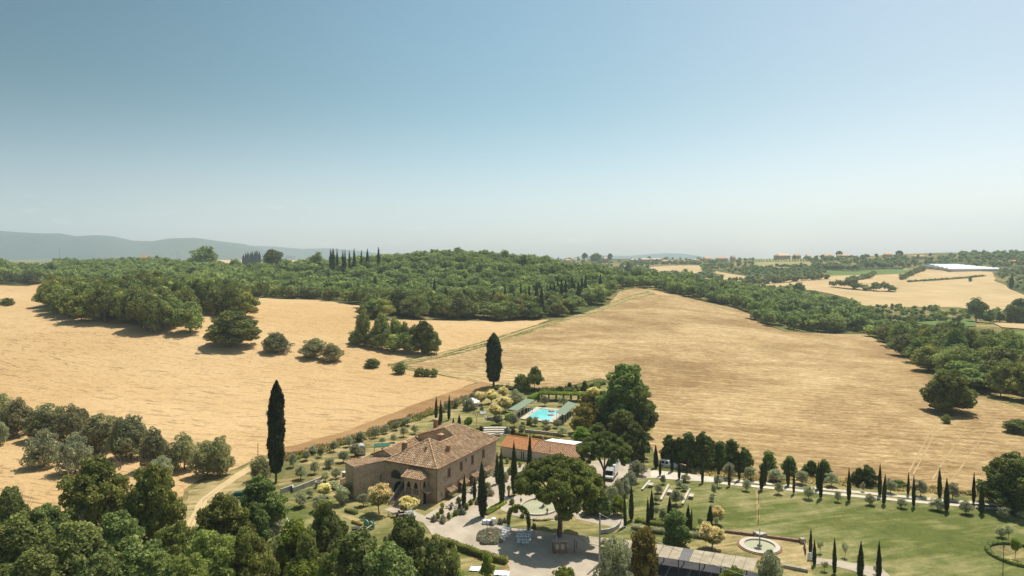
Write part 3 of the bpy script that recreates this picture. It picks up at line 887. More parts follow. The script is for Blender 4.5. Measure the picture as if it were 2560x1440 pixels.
TREES = []
RR = random.Random(7)
NAMES = {'oak': 'oak_tree', 'oak_light': 'oak_tree', 'oak_dark': 'oak_tree', 'oak_bare_foot': 'oak_tree', 'leafy': 'locust_tree', 'dense_leafy': 'oak_tree', 'holm': 'holm_oak', 'laurel': 'laurel_tree', 'olive': 'olive_tree', 'olive_young': 'olive_tree',
         'olive_grove': 'olive_tree', 'olive_bush': 'olive_tree', 'blossom': 'blossoming_tree', 'white_bush': 'oleander', 'shrub': 'shrub', 'bright_shrub': 'shrub', 'grey_shrub': 'shrub', 'small_tree': 'broadleaf_tree',
         'rust_bush': 'bronze_bush', 'bright_tree': 'acacia_tree', 'stone_pine': 'stone_pine', 'cypress': 'cypress_tree', 'cypress_brown': 'cypress_tree', 'great_cypress': 'cypress_tree', 'wood_cypress': 'cypress_tree',
         'conifer': 'conifer_tree', 'dead_tree': 'dead_tree'}
CATS = {'shrub': 'shrub', 'bright_shrub': 'shrub', 'grey_shrub': 'shrub', 'white_bush': 'shrub', 'rust_bush': 'shrub'}
def plant(kind, pos, h, w, label, group=None, rz=None, cat=None, name=None):
    H0, W0, vv = PROTO[kind]
    cm, tm = RR.choice(vv)
    t = thing(name or NAMES[kind], label, cat or CATS.get(kind, 'tree'), pos, RR.uniform(0, 6.283) if rz is None else rz, group)
    s = w / W0
    if 'cypress' in kind:
        t.rotation_euler.x = RR.uniform(-.025, .025); t.rotation_euler.y = RR.uniform(-.03, .03)
        if kind == 'cypress': s *= RR.uniform(.85, 1.25)
    t.scale = (s * RR.uniform(0.96, 1.04), s * RR.uniform(0.96, 1.04), h / H0)
    low = kind in ('shrub', 'bright_shrub', 'grey_shrub')
    if cm: link('foliage' if low else 'crown', cm, t)
    if tm: link('stem' if low else 'trunk', tm, t)
    return t
def T(kind, px, yb, yt, w, label, group=None, **k):
    q = Pn(px, yb)
    h = rise(q, yt)
    return plant(kind, q, max(h, 0.4), max(0.3, w * depth(q) / F_PX), label, group, **k)
ORD = ['first', 'second', 'third', 'fourth', 'fifth', 'sixth', 'seventh', 'eighth', 'ninth', 'tenth', 'eleventh', 'twelfth', 'thirteenth', 'fourteenth', 'fifteenth', 'sixteenth', 'seventeenth', 'eighteenth', 'nineteenth', 'twentieth',
       'twenty-first', 'twenty-second', 'twenty-third', 'twenty-fourth', 'twenty-fifth', 'twenty-sixth', 'twenty-seventh', 'twenty-eighth', 'twenty-ninth', 'thirtieth', 'thirty-first', 'thirty-second', 'thirty-third', 'thirty-fourth', 'thirty-fifth', 'thirty-sixth', 'thirty-seventh', 'thirty-eighth', 'thirty-ninth', 'fortieth']
def trow(kind, rows, phrase, group, fmt='{o} from left: {p}'):
    rows = sorted(rows)
    for i, r in enumerate(rows):
        k = kind if len(r) < 5 else r[4]
        T(k, r[0], r[1], r[2], r[3], fmt.format(o=ORD[i], p=phrase), group)
def Z(ox, oy, s, rows):
    """rows read off an enlarged crop: x, base y, top y, width -> photo pixels"""
    return [tuple([ox + r[0] / s, oy + r[1] / s, oy + r[2] / s, r[3] / s] + list(r[4:])) for r in rows]

def inside(x, y, poly):
    c = False; n = len(poly); j = n - 1
    for i in range(n):
        xi, yi = poly[i]; xj, yj = poly[j]
        if (yi > y) != (yj > y) and x < (xj - xi) * (y - yi) / (yj - yi) + xi: c = not c
        j = i
    return c
def scatter(poly, sp, seed=1):
    rr = random.Random(seed)
    xs = [p[0] for p in poly]; ys = [p[1] for p in poly]
    out = []
    y = min(ys); k = 0
    while y < max(ys):
        x = min(xs) + (sp / 2 if k % 2 else 0)
        while x < max(xs):
            a = x + rr.uniform(-.38, .38) * sp; b_ = y + rr.uniform(-.38, .38) * sp
            if inside(a, b_, poly): out.append((a, b_))
            x += sp
        y += sp * 0.87; k += 1
    return out
def seen(q, top):
    """is the point at height top above q unobstructed by terrain?"""
    c = Vector((0, 0, CAM_H)); e = Vector((q[0], q[1], hgt(q[0], q[1]) + top))
    if abs(e.x) > e.y * 0.80 + 15: return False
    for i in range(1, 14):
        s = 0.25 + 0.72 * i / 14
        m = c.lerp(e, s)
        if hgt(m.x, m.y) > m.z: return False
    return True

# ---- woods
WOODS = []
def wood(poly, sp, hmin, hmax, label, group, seed, kinds=('oak', 'oak', 'oak_bare_foot', 'oak_light', 'oak_dark'), wf=1.15):
    rr = random.Random(seed)
    for (x, y) in scatter(poly, sp, seed):
        h = rr.uniform(hmin, hmax) * (1 + 0.35 * noise.noise(Vector((x / 38, y / 38, 2.2))))
        if seed in (1, 3, 6) and noise.noise(Vector((x / 24, y / 24, 7.7))) < -0.42: continue
        if seen((x, y), h): WOODS.append((math.hypot(x, y), x, y, h, sp * (wf + (0.2 if seed in (4, 5) else 0)) * rr.uniform(0.75, 1.5), rr.choice(kinds), label, group))
wood(G([(602, 741), (700, 747), (800, 749), (900, 762), (905, 797), (1030, 799), (1250, 802), (1372, 797), (1450, 782), (1520, 752), (1532, 722)]) + [(130, 800), (80, 880), (-60, 900), (-170, 860), (-300, 800), (-330, 690)], 11.5, 9, 16,
     'green oak crown packed among others in the wood on the central hill', 'oaks of the wood on the central hill', 1)
wood(G([(-250, 700), (0, 710), (118, 712), (128, 692), (-250, 672)]), 11, 14, 19, 'round green oak at the far left edge above the wheat field', 'oaks at the left edge of the picture', 2)
wood(G([(135, 722), (300, 735), (480, 742), (600, 741), (690, 735), (640, 690), (440, 672), (135, 668)]), 12, 13, 18, 'green oak in the left wood behind the clump standing in the wheat', 'oaks of the left wood', 3)
wood(G([(118, 770), (160, 797), (250, 812), (380, 833), (488, 838), (490, 808), (440, 770), (300, 735), (170, 735)]), 8.5, 13, 17, 'green oak in the long clump standing in the wheat on the left', 'oaks of the long clump in the wheat', 4, ('oak_bare_foot', 'oak', 'oak_light'))
wood(G([(470, 775), (540, 792), (620, 796), (600, 765), (520, 740), (450, 745)]), 8, 12, 15, 'green oak in the rounded clump behind the lone bushy tree in the wheat', 'oaks of the rounded clump in the wheat', 5)
wood(G([(1536, 722), (1556, 723), (1586, 718), (1640, 724), (1700, 738), (1750, 749), (1870, 778), (1895, 806), (1960, 826), (2060, 831), (2165, 832), (2215, 858), (2300, 910), (2345, 950), (2440, 985), (2560, 1015), (2800, 1090),
      (2800, 960), (2560, 908), (2440, 878), (2330, 858), (2220, 832), (2160, 795), (2060, 760), (1960, 742), (1850, 735), (1740, 722), (1640, 708), (1540, 705)]), 10.5, 9, 15,
     'green tree inside the belt along the far edge of the stubble field', 'trees of the belt beyond the stubble field', 6, ('oak', 'oak', 'oak_bare_foot', 'oak_light', 'oak_dark'))
WOODS.sort()
NEAR_N = 300
front = {}
for i, (_, x, y, h, w, k, lb, gp) in enumerate(WOODS[:NEAR_N]):
    a = x / y
    if not any(WOODS[j][7] == gp and abs(WOODS[j][1] / WOODS[j][2] - a) * y < 5.0 for j in range(i)): front.setdefault(gp, []).append((a, i))
RANK = {}
for gp, l in front.items():
    for n, (a, i) in enumerate(sorted(l)): RANK[i] = n
for i, (_, x, y, h, w, k, lb, gp) in enumerate(WOODS[:NEAR_N]):
    if i in RANK and RANK[i] < 40: lb = '%s tree from the left along the front edge of the %s' % (ORD[RANK[i]], gp.split(' of the ')[-1].replace('trees at the ', ''))
    else:
        a_ = [WOODS[j][1] / WOODS[j][2] for j in range(NEAR_N) if WOODS[j][7] == gp]
        f_ = (x / y - min(a_)) / max(1e-6, max(a_) - min(a_))
        lb = lb + (', left part' if f_ < .33 else ', middle part' if f_ < .66 else ', right part')
    plant(k, (x, y, hgt(x, y)), h, w, lb, gp)

def joined_trees(name, items, mat, nl=5, nq=90, kind='stuff', lsize=1.5, label=None, cat=None, seed=5, core=0.8, squash=0.85, shape=None):
    """many far crowns as one mesh: items of (x, y, z, h, w)"""
    rg = np.random.default_rng(seed)
    vars_ = []
    for s in range(5):
        lobes = crown_lobes(rg, nl, 1.0, 0.02, 1.0, 0.26, squash)
        p, d = lobe_field(lobes, nq, rg, gap=0.6)
        vars_.append((lobes, p, d))
    iv, if_ = ico()
    bm = bmesh.new(); bmesh.ops.create_icosphere(bm, subdivisions=1, radius=1)
    sv = np.array([x.co[:] for x in bm.verts]); sf = np.array([[q.index for q in x.verts] for x in bm.faces]); bm.free()
    mats = mat if isinstance(mat, list) else [mat]
    Q = [[] for _ in mats]; CV = []; CF = []; n = 0
    for (x, y, z, h, w) in items:
        lobes, p, d = vars_[rg.integers(5)]
        a = rg.random() * 6.28; R = np.array([[math.cos(a), -math.sin(a), 0], [math.sin(a), math.cos(a), 0], [0, 0, 1]])
        S = np.array([w, w, h]); o = np.array([x, y, z])
        Q[rg.integers(len(mats))].append(leaf_quads((p * S) @ R.T + o, d @ R.T, lsize * (0.6 + 0.5 * w / 10), rg, 0.7))
        for l in lobes:
            CV.append(((np.array(l[:3]) + sv * (1 + .1 * rg.normal(size=(len(sv), 1))) * np.array(l[3:6]) * core) * S) @ R.T + o); CF.append(sf + n); n += len(sv)
    me = quads_mesh(name, [(np.concatenate(q_), i) for i, q_ in enumerate(Q) if q_], mats, (np.concatenate(CV), np.concatenate(CF)))
    o = link(name, me)
    return tag(o, label, cat, None, kind)
joined_trees('woodland', [(x, y, hgt(x, y), h, w) for (_, x, y, h, w, k, lb, gp) in WOODS[NEAR_N:]], [M['oak'], M['oak'], M['fore'], M['evergreen']], 8, 300, lsize=1.15, core=0.72)
print('WOODS', len(WOODS))
# ------------------------------------------------------------------ mountains
M['mountain'] = m_far('mountain_slopes', (0.035, 0.06, 0.05), (0.085, 0.10, 0.07))
def range_(name, D, prof, depth_, seed):
    """a real ridge: prof = skyline (pixel x, pixel y)"""
    rows = 14; v = []; f = []
    xs = np.arange(prof[0][0], prof[-1][0] + 1, 7.0)
    for j in range(rows + 1):
        s = j / rows                      # 0 front foot .. 1 back foot
        for x in xs:
            yy = lerp_tab(prof, x)
            dd = D + (s - 0.55) * depth_
            X = (x - 1280) / F_PX * D * (0.86 + 0.28 * s); 
            top = CAM_H + D * ((720 - yy) / F_PX - 80 / F_PX)
            k = math.sin(min(1, s / 0.55) * math.pi / 2) if s < 0.55 else math.cos((s - 0.55) / 0.45 * math.pi / 2)
            ns = noise.fractal(Vector((X / 900 + seed, dd / 900, 0.3)), 0.8, 2.1, 5)
            ns2 = noise.noise(Vector((X / 260 + seed, dd / 420, 0.7)))
            z = 5 + (top - 5) * k ** 0.8 + (ns * 45 + ns2 * 16) * (4 * k * (1 - k) + 0.10) * (top / 350)
            v.append((X, dd, z))
    nx = len(xs)
    for j in range(rows):
        for i in range(nx - 1):
            f.append((j * nx + i, j * nx + i + 1, (j + 1) * nx + i + 1, (j + 1) * nx + i))
    tag(link(name, npmesh(name, v, f, M['mountain'], True)), kind='structure')
range_('mountains', 6500, [(-500, 600), (-300, 585), (-60, 574), (0, 576), (60, 580), (140, 585), (170, 584), (215, 592), (265, 588), (300, 591), (350, 602), (400, 603), (440, 596), (505, 595), (560, 603), (620, 610), (660, 622), (740, 640)], 2400, 1.0)
range_('mountains', 8000, [(480, 640), (560, 622), (640, 614), (700, 617), (760, 622), (830, 621), (900, 627), (960, 634), (1060, 637), (1130, 641)], 2000, 5.0)
range_('mountains', 9000, [(1440, 641), (1500, 638), (1560, 640), (1600, 637), (1660, 633), (1700, 634), (1740, 641)], 1000, 9.0)
range_('mountains', 9000, [(2240, 641), (2300, 633), (2360, 630), (2420, 632), (2480, 640)], 1000, 12.0)

# ------------------------------------------------------------------ vegetation far away
def pxpoly(pts): return [(p[0], p[1]) for p in pts]
FIELDPX = [pxpoly(p) for _, _, p in FAR]
rr = random.Random(11)
items = []
def far_zone(poly, n, hlo, hhi, wlo, whi, seed, avoid=True):
    r = random.Random(seed); out = []
    xs = [p[0] for p in poly]; ys = [p[1] for p in poly]
    k = 0
    while len(out) < n and k < n * 12:
        k += 1
        x = r.uniform(min(xs), max(xs)); y = r.uniform(min(ys), max(ys))
        if not inside(x, y, poly): continue
        if avoid and any(inside(x, y, f) for f in FIELDPX): continue
        q = P(x, y)
        if q.y > 5000: continue
        out.append((q.x, q.y, q.z - 0.3, r.uniform(hlo, hhi), r.uniform(wlo, whi)))
    return out
items += far_zone([(1180, 643), (1500, 643), (1620, 645), (1900, 645), (2300, 643), (2560, 640), (2760, 640), (2760, 668), (2480, 668), (2300, 666), (2060, 676), (1900, 680), (1740, 700), (1560, 705), (1480, 690), (1300, 665), (1180, 655)], 650, 7, 12, 9, 16, 1)
items += far_zone([(0, 642), (560, 641), (900, 642), (1250, 644), (1250, 650), (900, 650), (600, 650), (300, 649), (0, 648)], 130, 8, 13, 14, 26, 2)
items += far_zone([(1740, 694), (1900, 682), (2060, 676), (2060, 690), (1880, 712), (2030, 722), (1990, 742), (1840, 735), (1740, 718)], 150, 7, 10, 8, 13, 3)
items += far_zone([(2490, 680), (2560, 672), (2800, 680), (2800, 735), (2560, 735), (2500, 705)], 150, 7, 11, 9, 14, 4)
items += far_zone([(1440, 660), (1640, 664), (1640, 700), (1560, 705), (1480, 692), (1420, 672)], 70, 7, 11, 8, 12, 5)
items += far_zone([(2185, 770), (2420, 776), (2600, 785), (2600, 808), (2430, 800), (2330, 794), (2235, 790), (2180, 785)], 80, 4, 7, 6, 9, 6, False)
joined_trees('distant_woodland', items, [M['oak'], M['oak'], M['fore'], M['evergreen']], 4, 42, lsize=2.2, seed=8)
# grove on the skyline hill at the right, and the olive rows on the ridge
joined_trees('skyline_grove', far_zone([(2400, 641), (2560, 634), (2800, 634), (2800, 650), (2420, 650)], 90, 10, 14, 14, 20, 9, False), M['oak'], 5, 60, lsize=2.2, seed=9)
ol = []
for r in range(7):
    for c in range(26):
        q = P(1856 + c * 7.0 + r * 1.2, 640.5 + r * 2.6 - c * 0.06)
        ol.append((q.x, q.y, q.z, 4.0, 5.5))
joined_trees('far_olive_grove', ol, M['olive'], 3, 26, lsize=1.4, seed=10)

def hedge_line(pts, h, w, sp, label, mat='oak', seed=1, name='hedgerow', cat='hedge'):
    """a hedgerow or copse along a pixel base line, one thing"""
    r = random.Random(seed); wp = [P(*p) for p in pts]; it = []
    for a, b_ in zip(wp, wp[1:]):
        L = (b_ - a).length; n = max(1, int(L / min(sp, w * .42)))
        for i in range(n + 1):
            q = a.lerp(b_, i / max(1, n)) + Vector((r.uniform(-1, 1) * sp * .25, r.uniform(-1, 1) * sp * .3, 0))
            it.append((q.x, q.y, hgt(q.x, q.y) - .3, h * r.uniform(.7, 1.25), w * r.uniform(.8, 1.3)))
    joined_trees(name, it, M[mat], 4, 60, kind=None, lsize=1.4, label=label, cat=cat, seed=seed + 20)
HL = [
 ([(2085, 718), (2140, 724), (2190, 728), (2232, 729)], 13, 19, 8, 'long dark green copse lying alone across the far wheat field'),
 ([(2120, 703), (2148, 700), (2172, 696), (2185, 686)], 8, 9, 8, 'ragged row of trees behind the long dark copse in the far wheat field'),
 ([(2255, 700), (2285, 684), (2310, 676)], 8, 8, 8, 'short hedge slanting up to the white greenhouse between two wheat fields'),
 ([(2270, 706), (2330, 702), (2400, 697), (2460, 691)], 3, 5, 6, 'thin dark hedge line running level across the far right wheat field'),
 ([(1860, 716), (1920, 710), (1990, 704), (2070, 698)], 10, 11, 9, 'row of green trees along the upper edge of the far wheat field'),
 ([(1900, 680), (1960, 676), (2020, 678), (2060, 682)], 7, 9, 9, 'hedge curving below the pale green meadow on the far slope'),
 ([(1945, 667), (1990, 668), (2030, 672)], 6, 8, 8, 'dotted hedge across the pale green meadow on the far slope'),
 ([(2150, 672), (2200, 671), (2270, 670)], 14, 14, 9, 'dark block of trees standing above the bright green far field'),
 ([(2060, 672), (2100, 676), (2140, 677)], 12, 14, 9, 'dark wood edge left of the gap in the far trees'),
 ([(2210, 800), (2280, 806), (2330, 803), (2400, 806)], 7, 8, 7, 'hedge of dark bushes along the near side of the small green field'),
 ([(1760, 690), (1800, 700), (1790, 704)], 10, 12, 9, 'clump of rounded trees between two small straw fields in the valley'),
 ([(1650, 687), (1680, 689), (1730, 690)], 9, 12, 9, 'dark round trees at the foot of the small straw field'),
 ([(1560, 660), (1640, 662), (1700, 661), (1750, 661)], 9, 12, 12, 'line of trees above the small straw field below the village'),
 ([(1310, 668), (1360, 668), (1400, 668)], 8, 10, 10, 'line of trees below the narrow straw field beyond the wooded hill'),
 ([(2460, 800), (2500, 805), (2560, 810), (2640, 815)], 9, 10, 8, 'dark hedge at the right edge behind the green field'),
 ([(1050, 642), (1180, 642), (1300, 643)], 8, 20, 30, 'low tree line on the horizon above the wooded hill'),
]
for i, (pts, h, w, sp, lb) in enumerate(HL):
    hedge_line(pts, h, w, sp, lb, seed=30 + i)

# single trees that stand out on the skyline and slopes
T('stone_pine', 1462, 646, 632, 16, 'small umbrella pine on the skyline, leftmost of the two above the village')
T('stone_pine', 1525, 646, 633, 12, 'small umbrella pine on the skyline right of the brown roofed house')
T('stone_pine', 2098, 645, 627, 16, 'leaning umbrella pine on the far right ridge left of the pink house')
T('stone_pine', 2248, 645, 626, 18, 'umbrella pine on the far right ridge right of the pink house')
T('oak', 1489, 648, 632, 34, 'broad dark tree on the skyline between the two small umbrella pines')
T('conifer', 1571, 705, 654, 24, 'tall dark conifer standing out at the top of the stubble field')
T('oak', 512, 680, 617, 78, 'big round dark tree standing on the skyline at the left')
T('oak', 682, 680, 624, 54, 'round crowned pine on the skyline right of the cypress group')
T('oak', 793, 676, 632, 44, 'round light green tree on the skyline left of the tall skyline cypresses')
T('oak', 325, 667, 641, 28, 'round dark bush in front of the pale field on the horizon, leftmost of its row')
trow('oak', [(352, 668, 646, 22), (372, 668, 642, 26), (395, 668, 640, 28), (420, 668, 644, 24)], 'round bush in the short row before the pale horizon field', 'bushes before the pale horizon field')
trow('oak_bare_foot', [(2440, 805, 748, 52), (2475, 808, 775, 30), (2545, 808, 748, 60)], 'tall loose tree by the hedge at the far right', 'tall trees at the far right hedge')
T('oak', 1995, 745, 705, 40, 'tall yellowish poplar group rising out of the tree belt on the right', name='poplar_tree')
T('oak', 2425, 705, 690, 10, 'small dark bush in the far right wheat field')
T('wood_cypress', 2528, 722, 688, 9, 'single dark cypress at the far right in the green slope')

# cypresses on the left skyline and in the wood
trow('wood_cypress', [(609, 664, 636, 7), (615, 664, 632, 7), (621, 664, 630, 7), (627, 664, 631, 7), (632, 664, 628, 7), (638, 664, 627, 7), (643, 664, 626, 7), (649, 664, 629, 6)],
     'slim cypress in the tight group on the left skyline', 'cypress group on the left skyline')
trow('wood_cypress', [(828, 690, 624, 8), (834, 690, 621, 8), (844, 690, 623, 6), (858, 690, 626, 6), (863, 690, 625, 5), (874, 690, 626, 5), (886, 690, 622, 7), (903, 690, 625, 5), (919, 690, 622, 8), (947, 690, 618, 7)],
     'slim cypress rising above the hilltop wood against the sky', 'cypresses on the crest of the wooded hill')
trow('wood_cypress', [(1086, 758, 696, 8), (1114, 786, 718, 10), (1235, 786, 724, 7), (1262, 775, 716, 8), (1285, 795, 731, 9), (1301, 770, 706, 5), (1315, 775, 726, 6), (1324, 785, 711, 7), (1341, 780, 711, 10), (1353, 795, 718, 11), (1377, 772, 711, 11),
      (1387, 772, 710, 11), (1395, 750, 696, 6), (1404, 762, 697, 8), (1413, 762, 697, 8), (1422, 755, 709, 5), (1430, 755, 691, 9), (1436, 760, 705, 5), (1445, 765, 705, 11), (1455, 755, 690, 8), (1464, 755, 685, 8), (1501, 742, 686, 10)],
     'dark slim cypress poking out of the central wood', 'cypresses inside the central wood')
T('holm', 938, 748, 694, 17, 'narrow dark evergreen rising out of the middle of the central wood')

# ------------------------------------------------------------------ middle distance
T('dense_leafy', 580, 866, 782, 128, 'lone bushy green tree in the wheat at the right end of the clump')
T('olive_grove', 691, 880, 832, 76, 'grey-green rounded bush standing alone in the wheat, right of the lone bushy tree')
T('olive_grove', 785, 894, 848, 76, 'grey-green bush in the wheat, left and tallest of a joined pair')
T('olive_grove', 830, 903, 860, 60, 'grey-green bush in the wheat, lower right one of a joined pair')
T('shrub', 18, 766, 744, 36, 'single small bush at the left edge of the wheat field', name='bush')
trow('shrub', [(930, 918, 896, 48), (1000, 934, 908, 38), (1048, 940, 920, 30), (1066, 941, 921, 26), (1085, 942, 922, 24)], 'low dark bush on the wheat field edge beside the farm track', 'low bushes on the wheat edge')
trow('oak', [(890, 858, 822, 36), (928, 868, 828, 44), (968, 876, 822, 42), (1010, 882, 830, 46), (1080, 884, 826, 56)], 'dark leafy tree of the small copse left of the field track', 'leafy trees of the small copse')
trow('oak_light', [(885, 860, 836, 40), (910, 864, 832, 50), (945, 872, 834, 50), (985, 880, 836, 52), (1030, 884, 838, 54)], 'low thicket bush filling the foot of the small copse in the wheat', 'thicket of the small copse')
T('holm', 1058, 884, 806, 66, 'largest and darkest round tree at the right end of the small copse in the wheat')
trow('oak_bare_foot', [(908, 862, 780, 40), (955, 868, 786, 46), (990, 872, 798, 38), (1012, 875, 806, 32), (1035, 877, 812, 34)], 'thin tall tree with see-through crown in the small copse', 'thin tall trees of the small copse')
T('great_cypress', 690, 1207, 952, 37, 'tallest cypress, a dark column standing against the wheat left of the farmhouse')
T('great_cypress', 1234, 967, 832, 34, 'tall dark cypress on a short bare trunk standing alone behind the garden')
T('holm', 2372, 1030, 925, 125, 'lone round green tree in the stubble field near the right edge')
T('shrub', 2366, 1058, 1036, 26, 'small grey scrub below the lone tree in the stubble', name='bush')
T('oak', 2545, 1082, 1050, 70, 'low green bush in the stubble at the right edge', name='bush', cat='bush')
T('holm', 2535, 1275, 1140, 150, 'large dark tree at the right edge beyond the gravel lane')

# dark evergreens behind the garden
T('holm', 1565, 1075, 910, 150, 'largest dark evergreen tree, tallest of the group right of the swimming pool')
T('holm', 1598, 1090, 965, 90, 'dark evergreen leaning on the right side of the largest evergreen')
T('rust_bush', 1480, 1050, 985, 80, 'bronze coloured bush beside the right pool pavilion')
T('rust_bush', 1462, 1085, 1020, 70, 'bronze coloured bush below the right pool pavilion')
T('holm', 1530, 1080, 1005, 90, 'dark green tree right of the bronze bushes behind the umbrella pine')
T('holm', 1560, 1120, 1030, 90, 'dark green tree behind the rear umbrella pine')
T('holm', 1585, 1145, 1060, 80, 'dark evergreen at the end of the garden hedge above the parked truck')
T('bright_tree', 1455, 1115, 1068, 56, 'yellow-green bush between the bronze bushes and the rear umbrella pine', name='bush')
T('holm', 1495, 1110, 1060, 60, 'dark shrub directly above the rear umbrella pine', name='bush')
T('oak', 1305, 978, 934, 44, 'green tree right of the lone cypress behind the garden')
T('oak_bare_foot', 1336, 980, 918, 42, 'taller loose tree right of the lone cypress behind the garden')
trow('laurel', [(1424, 975, 956, 18), (1440, 978, 962, 14), (1462, 976, 952, 20), (1480, 980, 958, 22), (1400, 982, 966, 30)], 'dark pointed shrub on the field edge behind the pool', 'pointed shrubs behind the pool')
trow('laurel', [(1672, 1158, 1090, 56), (1697, 1164, 1096, 50), (1722, 1168, 1082, 60), (1752, 1172, 1080, 66), (1775, 1172, 1092, 54), (1800, 1172, 1104, 48), (1828, 1170, 1101, 60), (1862, 1176, 1118, 48), (1921, 1180, 1128, 44), (1974, 1186, 1140, 44), (2028, 1190, 1150, 46), (2060, 1200, 1150, 44), (2148, 1212, 1168, 44), (2170, 1213, 1162, 50), (2245, 1216, 1200, 50)],
     'dark pointed evergreen in the row between stubble field and gravel lane', 'dark evergreens along the field edge')

# umbrella pines
T('stone_pine', 1398, 1343, 1140, 228, 'large umbrella pine with a tall reddish trunk in front of the round pond', rz=0)
T('stone_pine', 1510, 1220, 1082, 134, 'smaller umbrella pine behind, spreading over the parked white truck')

# cypresses in the gardens
trow('cypress', [(1159, 1269, 1187, 10), (1186, 1249, 1190, 9), (1207, 1293, 1151, 19), (1243, 1211, 1132, 9), (1255, 1258, 1121, 16), (1286, 1239, 1103, 16), (1322, 1200, 1082, 11)],
     'trimmed dark cypress in the group between farmhouse and large umbrella pine', 'cypresses by the farmhouse drive')
trow('cypress', [(1090, 1049, 991, 8), (1102, 1060, 1000, 7), (1098, 1075, 1038, 6.5), (1122, 1051, 986, 9), (1134, 1077, 1044, 5.5), (1148, 1079, 1036, 8)],
     'slim cypress on the lawn behind the farmhouse roof', 'cypresses behind the farmhouse')
trow('cypress', [(1640, 1170, 1112, 9), (1650, 1191, 1147, 5), (1680, 1180, 1120, 8), (1698, 1199, 1151, 6), (1717, 1187, 1130, 6), (1756, 1209, 1150, 7), (1606, 1162, 1096, 9), (1796, 1190, 1140, 7), (1823, 1217, 1160, 7, 'cypress_brown'), (1848, 1202, 1125, 8),
      (1903, 1226, 1157, 8), (1912, 1210, 1140, 8), (1970, 1215, 1144, 9), (1984, 1236, 1170, 6, 'cypress_brown'), (2044, 1224, 1153, 9), (2052, 1247, 1155, 9), (2122, 1254, 1170, 9), (2199, 1241, 1160, 9), (2209, 1262, 1185, 8), (2270, 1239, 1180, 7),
      (2284, 1269, 1188, 8), (2349, 1247, 1169, 10), (2366, 1279, 1195, 10), (2434, 1260, 1180, 9), (2454, 1286, 1208, 10), (2539, 1294, 1220, 8)],
     'slim cypress in the double row along the white gravel lane', 'cypresses along the white gravel lane')
trow('cypress', [(1563, 1318, 1232, 9), (1578, 1302, 1214, 11), (1621, 1339, 1243, 11), (1629, 1302, 1224, 9), (1673, 1312, 1239, 11), (1719, 1330, 1262, 10), (1727, 1330, 1270, 6, 'cypress_brown'), (1774, 1315, 1264, 11)],
     'slim cypress between the umbrella pine and the big lawn', 'cypresses at the near corner of the big lawn')
trow('cypress', [(2026, 1389, 1320, 9), (2036, 1414, 1350, 8), (2086, 1436, 1343, 10), (2150, 1447, 1354, 12), (2197, 1452, 1353, 10)],
     'slim cypress beside the lower garden path at the bottom right', 'cypresses at the lower garden path')

# olives
trow('olive', [(2509, 1300, 1268, 30), (2503, 1345, 1318, 30)] , 'small olive tree near the round hedged bed', 'olives near the round bed')
trow('olive', Z(560, 1040, 3.6, [(622, 465, 335, 85), (742, 405, 315, 90), (815, 525, 410, 100), (692, 575, 445, 120), (990, 325, 225, 90), (955, 470, 375, 110), (1075, 420, 315, 110), (1185, 370, 250, 130), (1125, 280, 185, 80), (1230, 230, 140, 95), (1365, 200, 105, 90),
      (1455, 160, 80, 90), (1552, 130, 50, 80), (1650, 90, 10, 100), (1620, 190, 95, 85), (1718, 165, 80, 75), (1528, 240, 160, 75), (1428, 250, 190, 75), (875, 375, 280, 70), (1010, 570, 470, 100), (915, 595, 500, 90), (800, 345, 265, 90)]),
     'small olive tree in the orchard on the slope left of the farmhouse', 'olives of the orchard left of the farmhouse')
trow('olive', Z(560, 1040, 3.6, [(690, 822, 690, 140), (865, 860, 725, 170), (1065, 800, 640, 150), (1255, 815, 700, 120), (980, 660, 590, 130), (770, 735, 650, 80), (1100, 740, 600, 120)]),
     'grey-green olive tree on the lawn before the farmhouse left wing', 'olives before the left wing')
trow('olive_grove', [(r[0], r[1], r[2], r[3] * 1.32) for r in Z(0, 960, 3, [(20, 320, 85, 150), (130, 390, 120, 190), (250, 420, 200, 90), (340, 420, 165, 220), (440, 400, 180, 110), (545, 440, 172, 190), (625, 400, 185, 110), (745, 510, 230, 240), (830, 470, 240, 110), (905, 560, 255, 130), (985, 560, 250, 230), (1165, 640, 345, 190), (1385, 640, 385, 190), (1560, 690, 430, 190), (1650, 690, 412, 160)])],
     'large olive tree in the row that crosses the wheat on the left', 'olives of the row crossing the wheat')
trow('olive_bush', Z(0, 960, 3, [(5, 460, 285, 140), (330, 620, 370, 270), (560, 665, 400, 260), (1215, 700, 555, 200)]),
     'broad bushy olive tree in the nearer second row on the left', 'olives of the second row on the left')
T('olive_grove', 652, 1200, 1140, 60, 'dusty olive tree tucked against the left side of the tallest cypress')
trow('olive', Z(1620, 1140, 5.333, [(200, 385, 255, 100), (500, 350, 250, 150), (420, 430, 330, 110), (490, 470, 370, 120), (140, 500, 385, 130), (110, 640, 520, 110), (380, 660, 460, 190), (200, 880, 690, 130), (930, 420, 250, 130), (875, 520, 380, 90), (850, 610, 530, 90), (1315, 470, 310, 120), (1740, 515, 360, 130), (2145, 580, 400, 150)])
     + Z(2080, 1140, 5.333, [(75, 620, 470, 110), (510, 660, 520, 160), (930, 700, 570, 150), (1400, 730, 580, 200), (1790, 780, 610, 200), (2330, 770, 660, 130), (2520, 840, 740, 120)]),
     'small olive tree on the green side of the white gravel lane', 'olives on the lawn side of the lane')
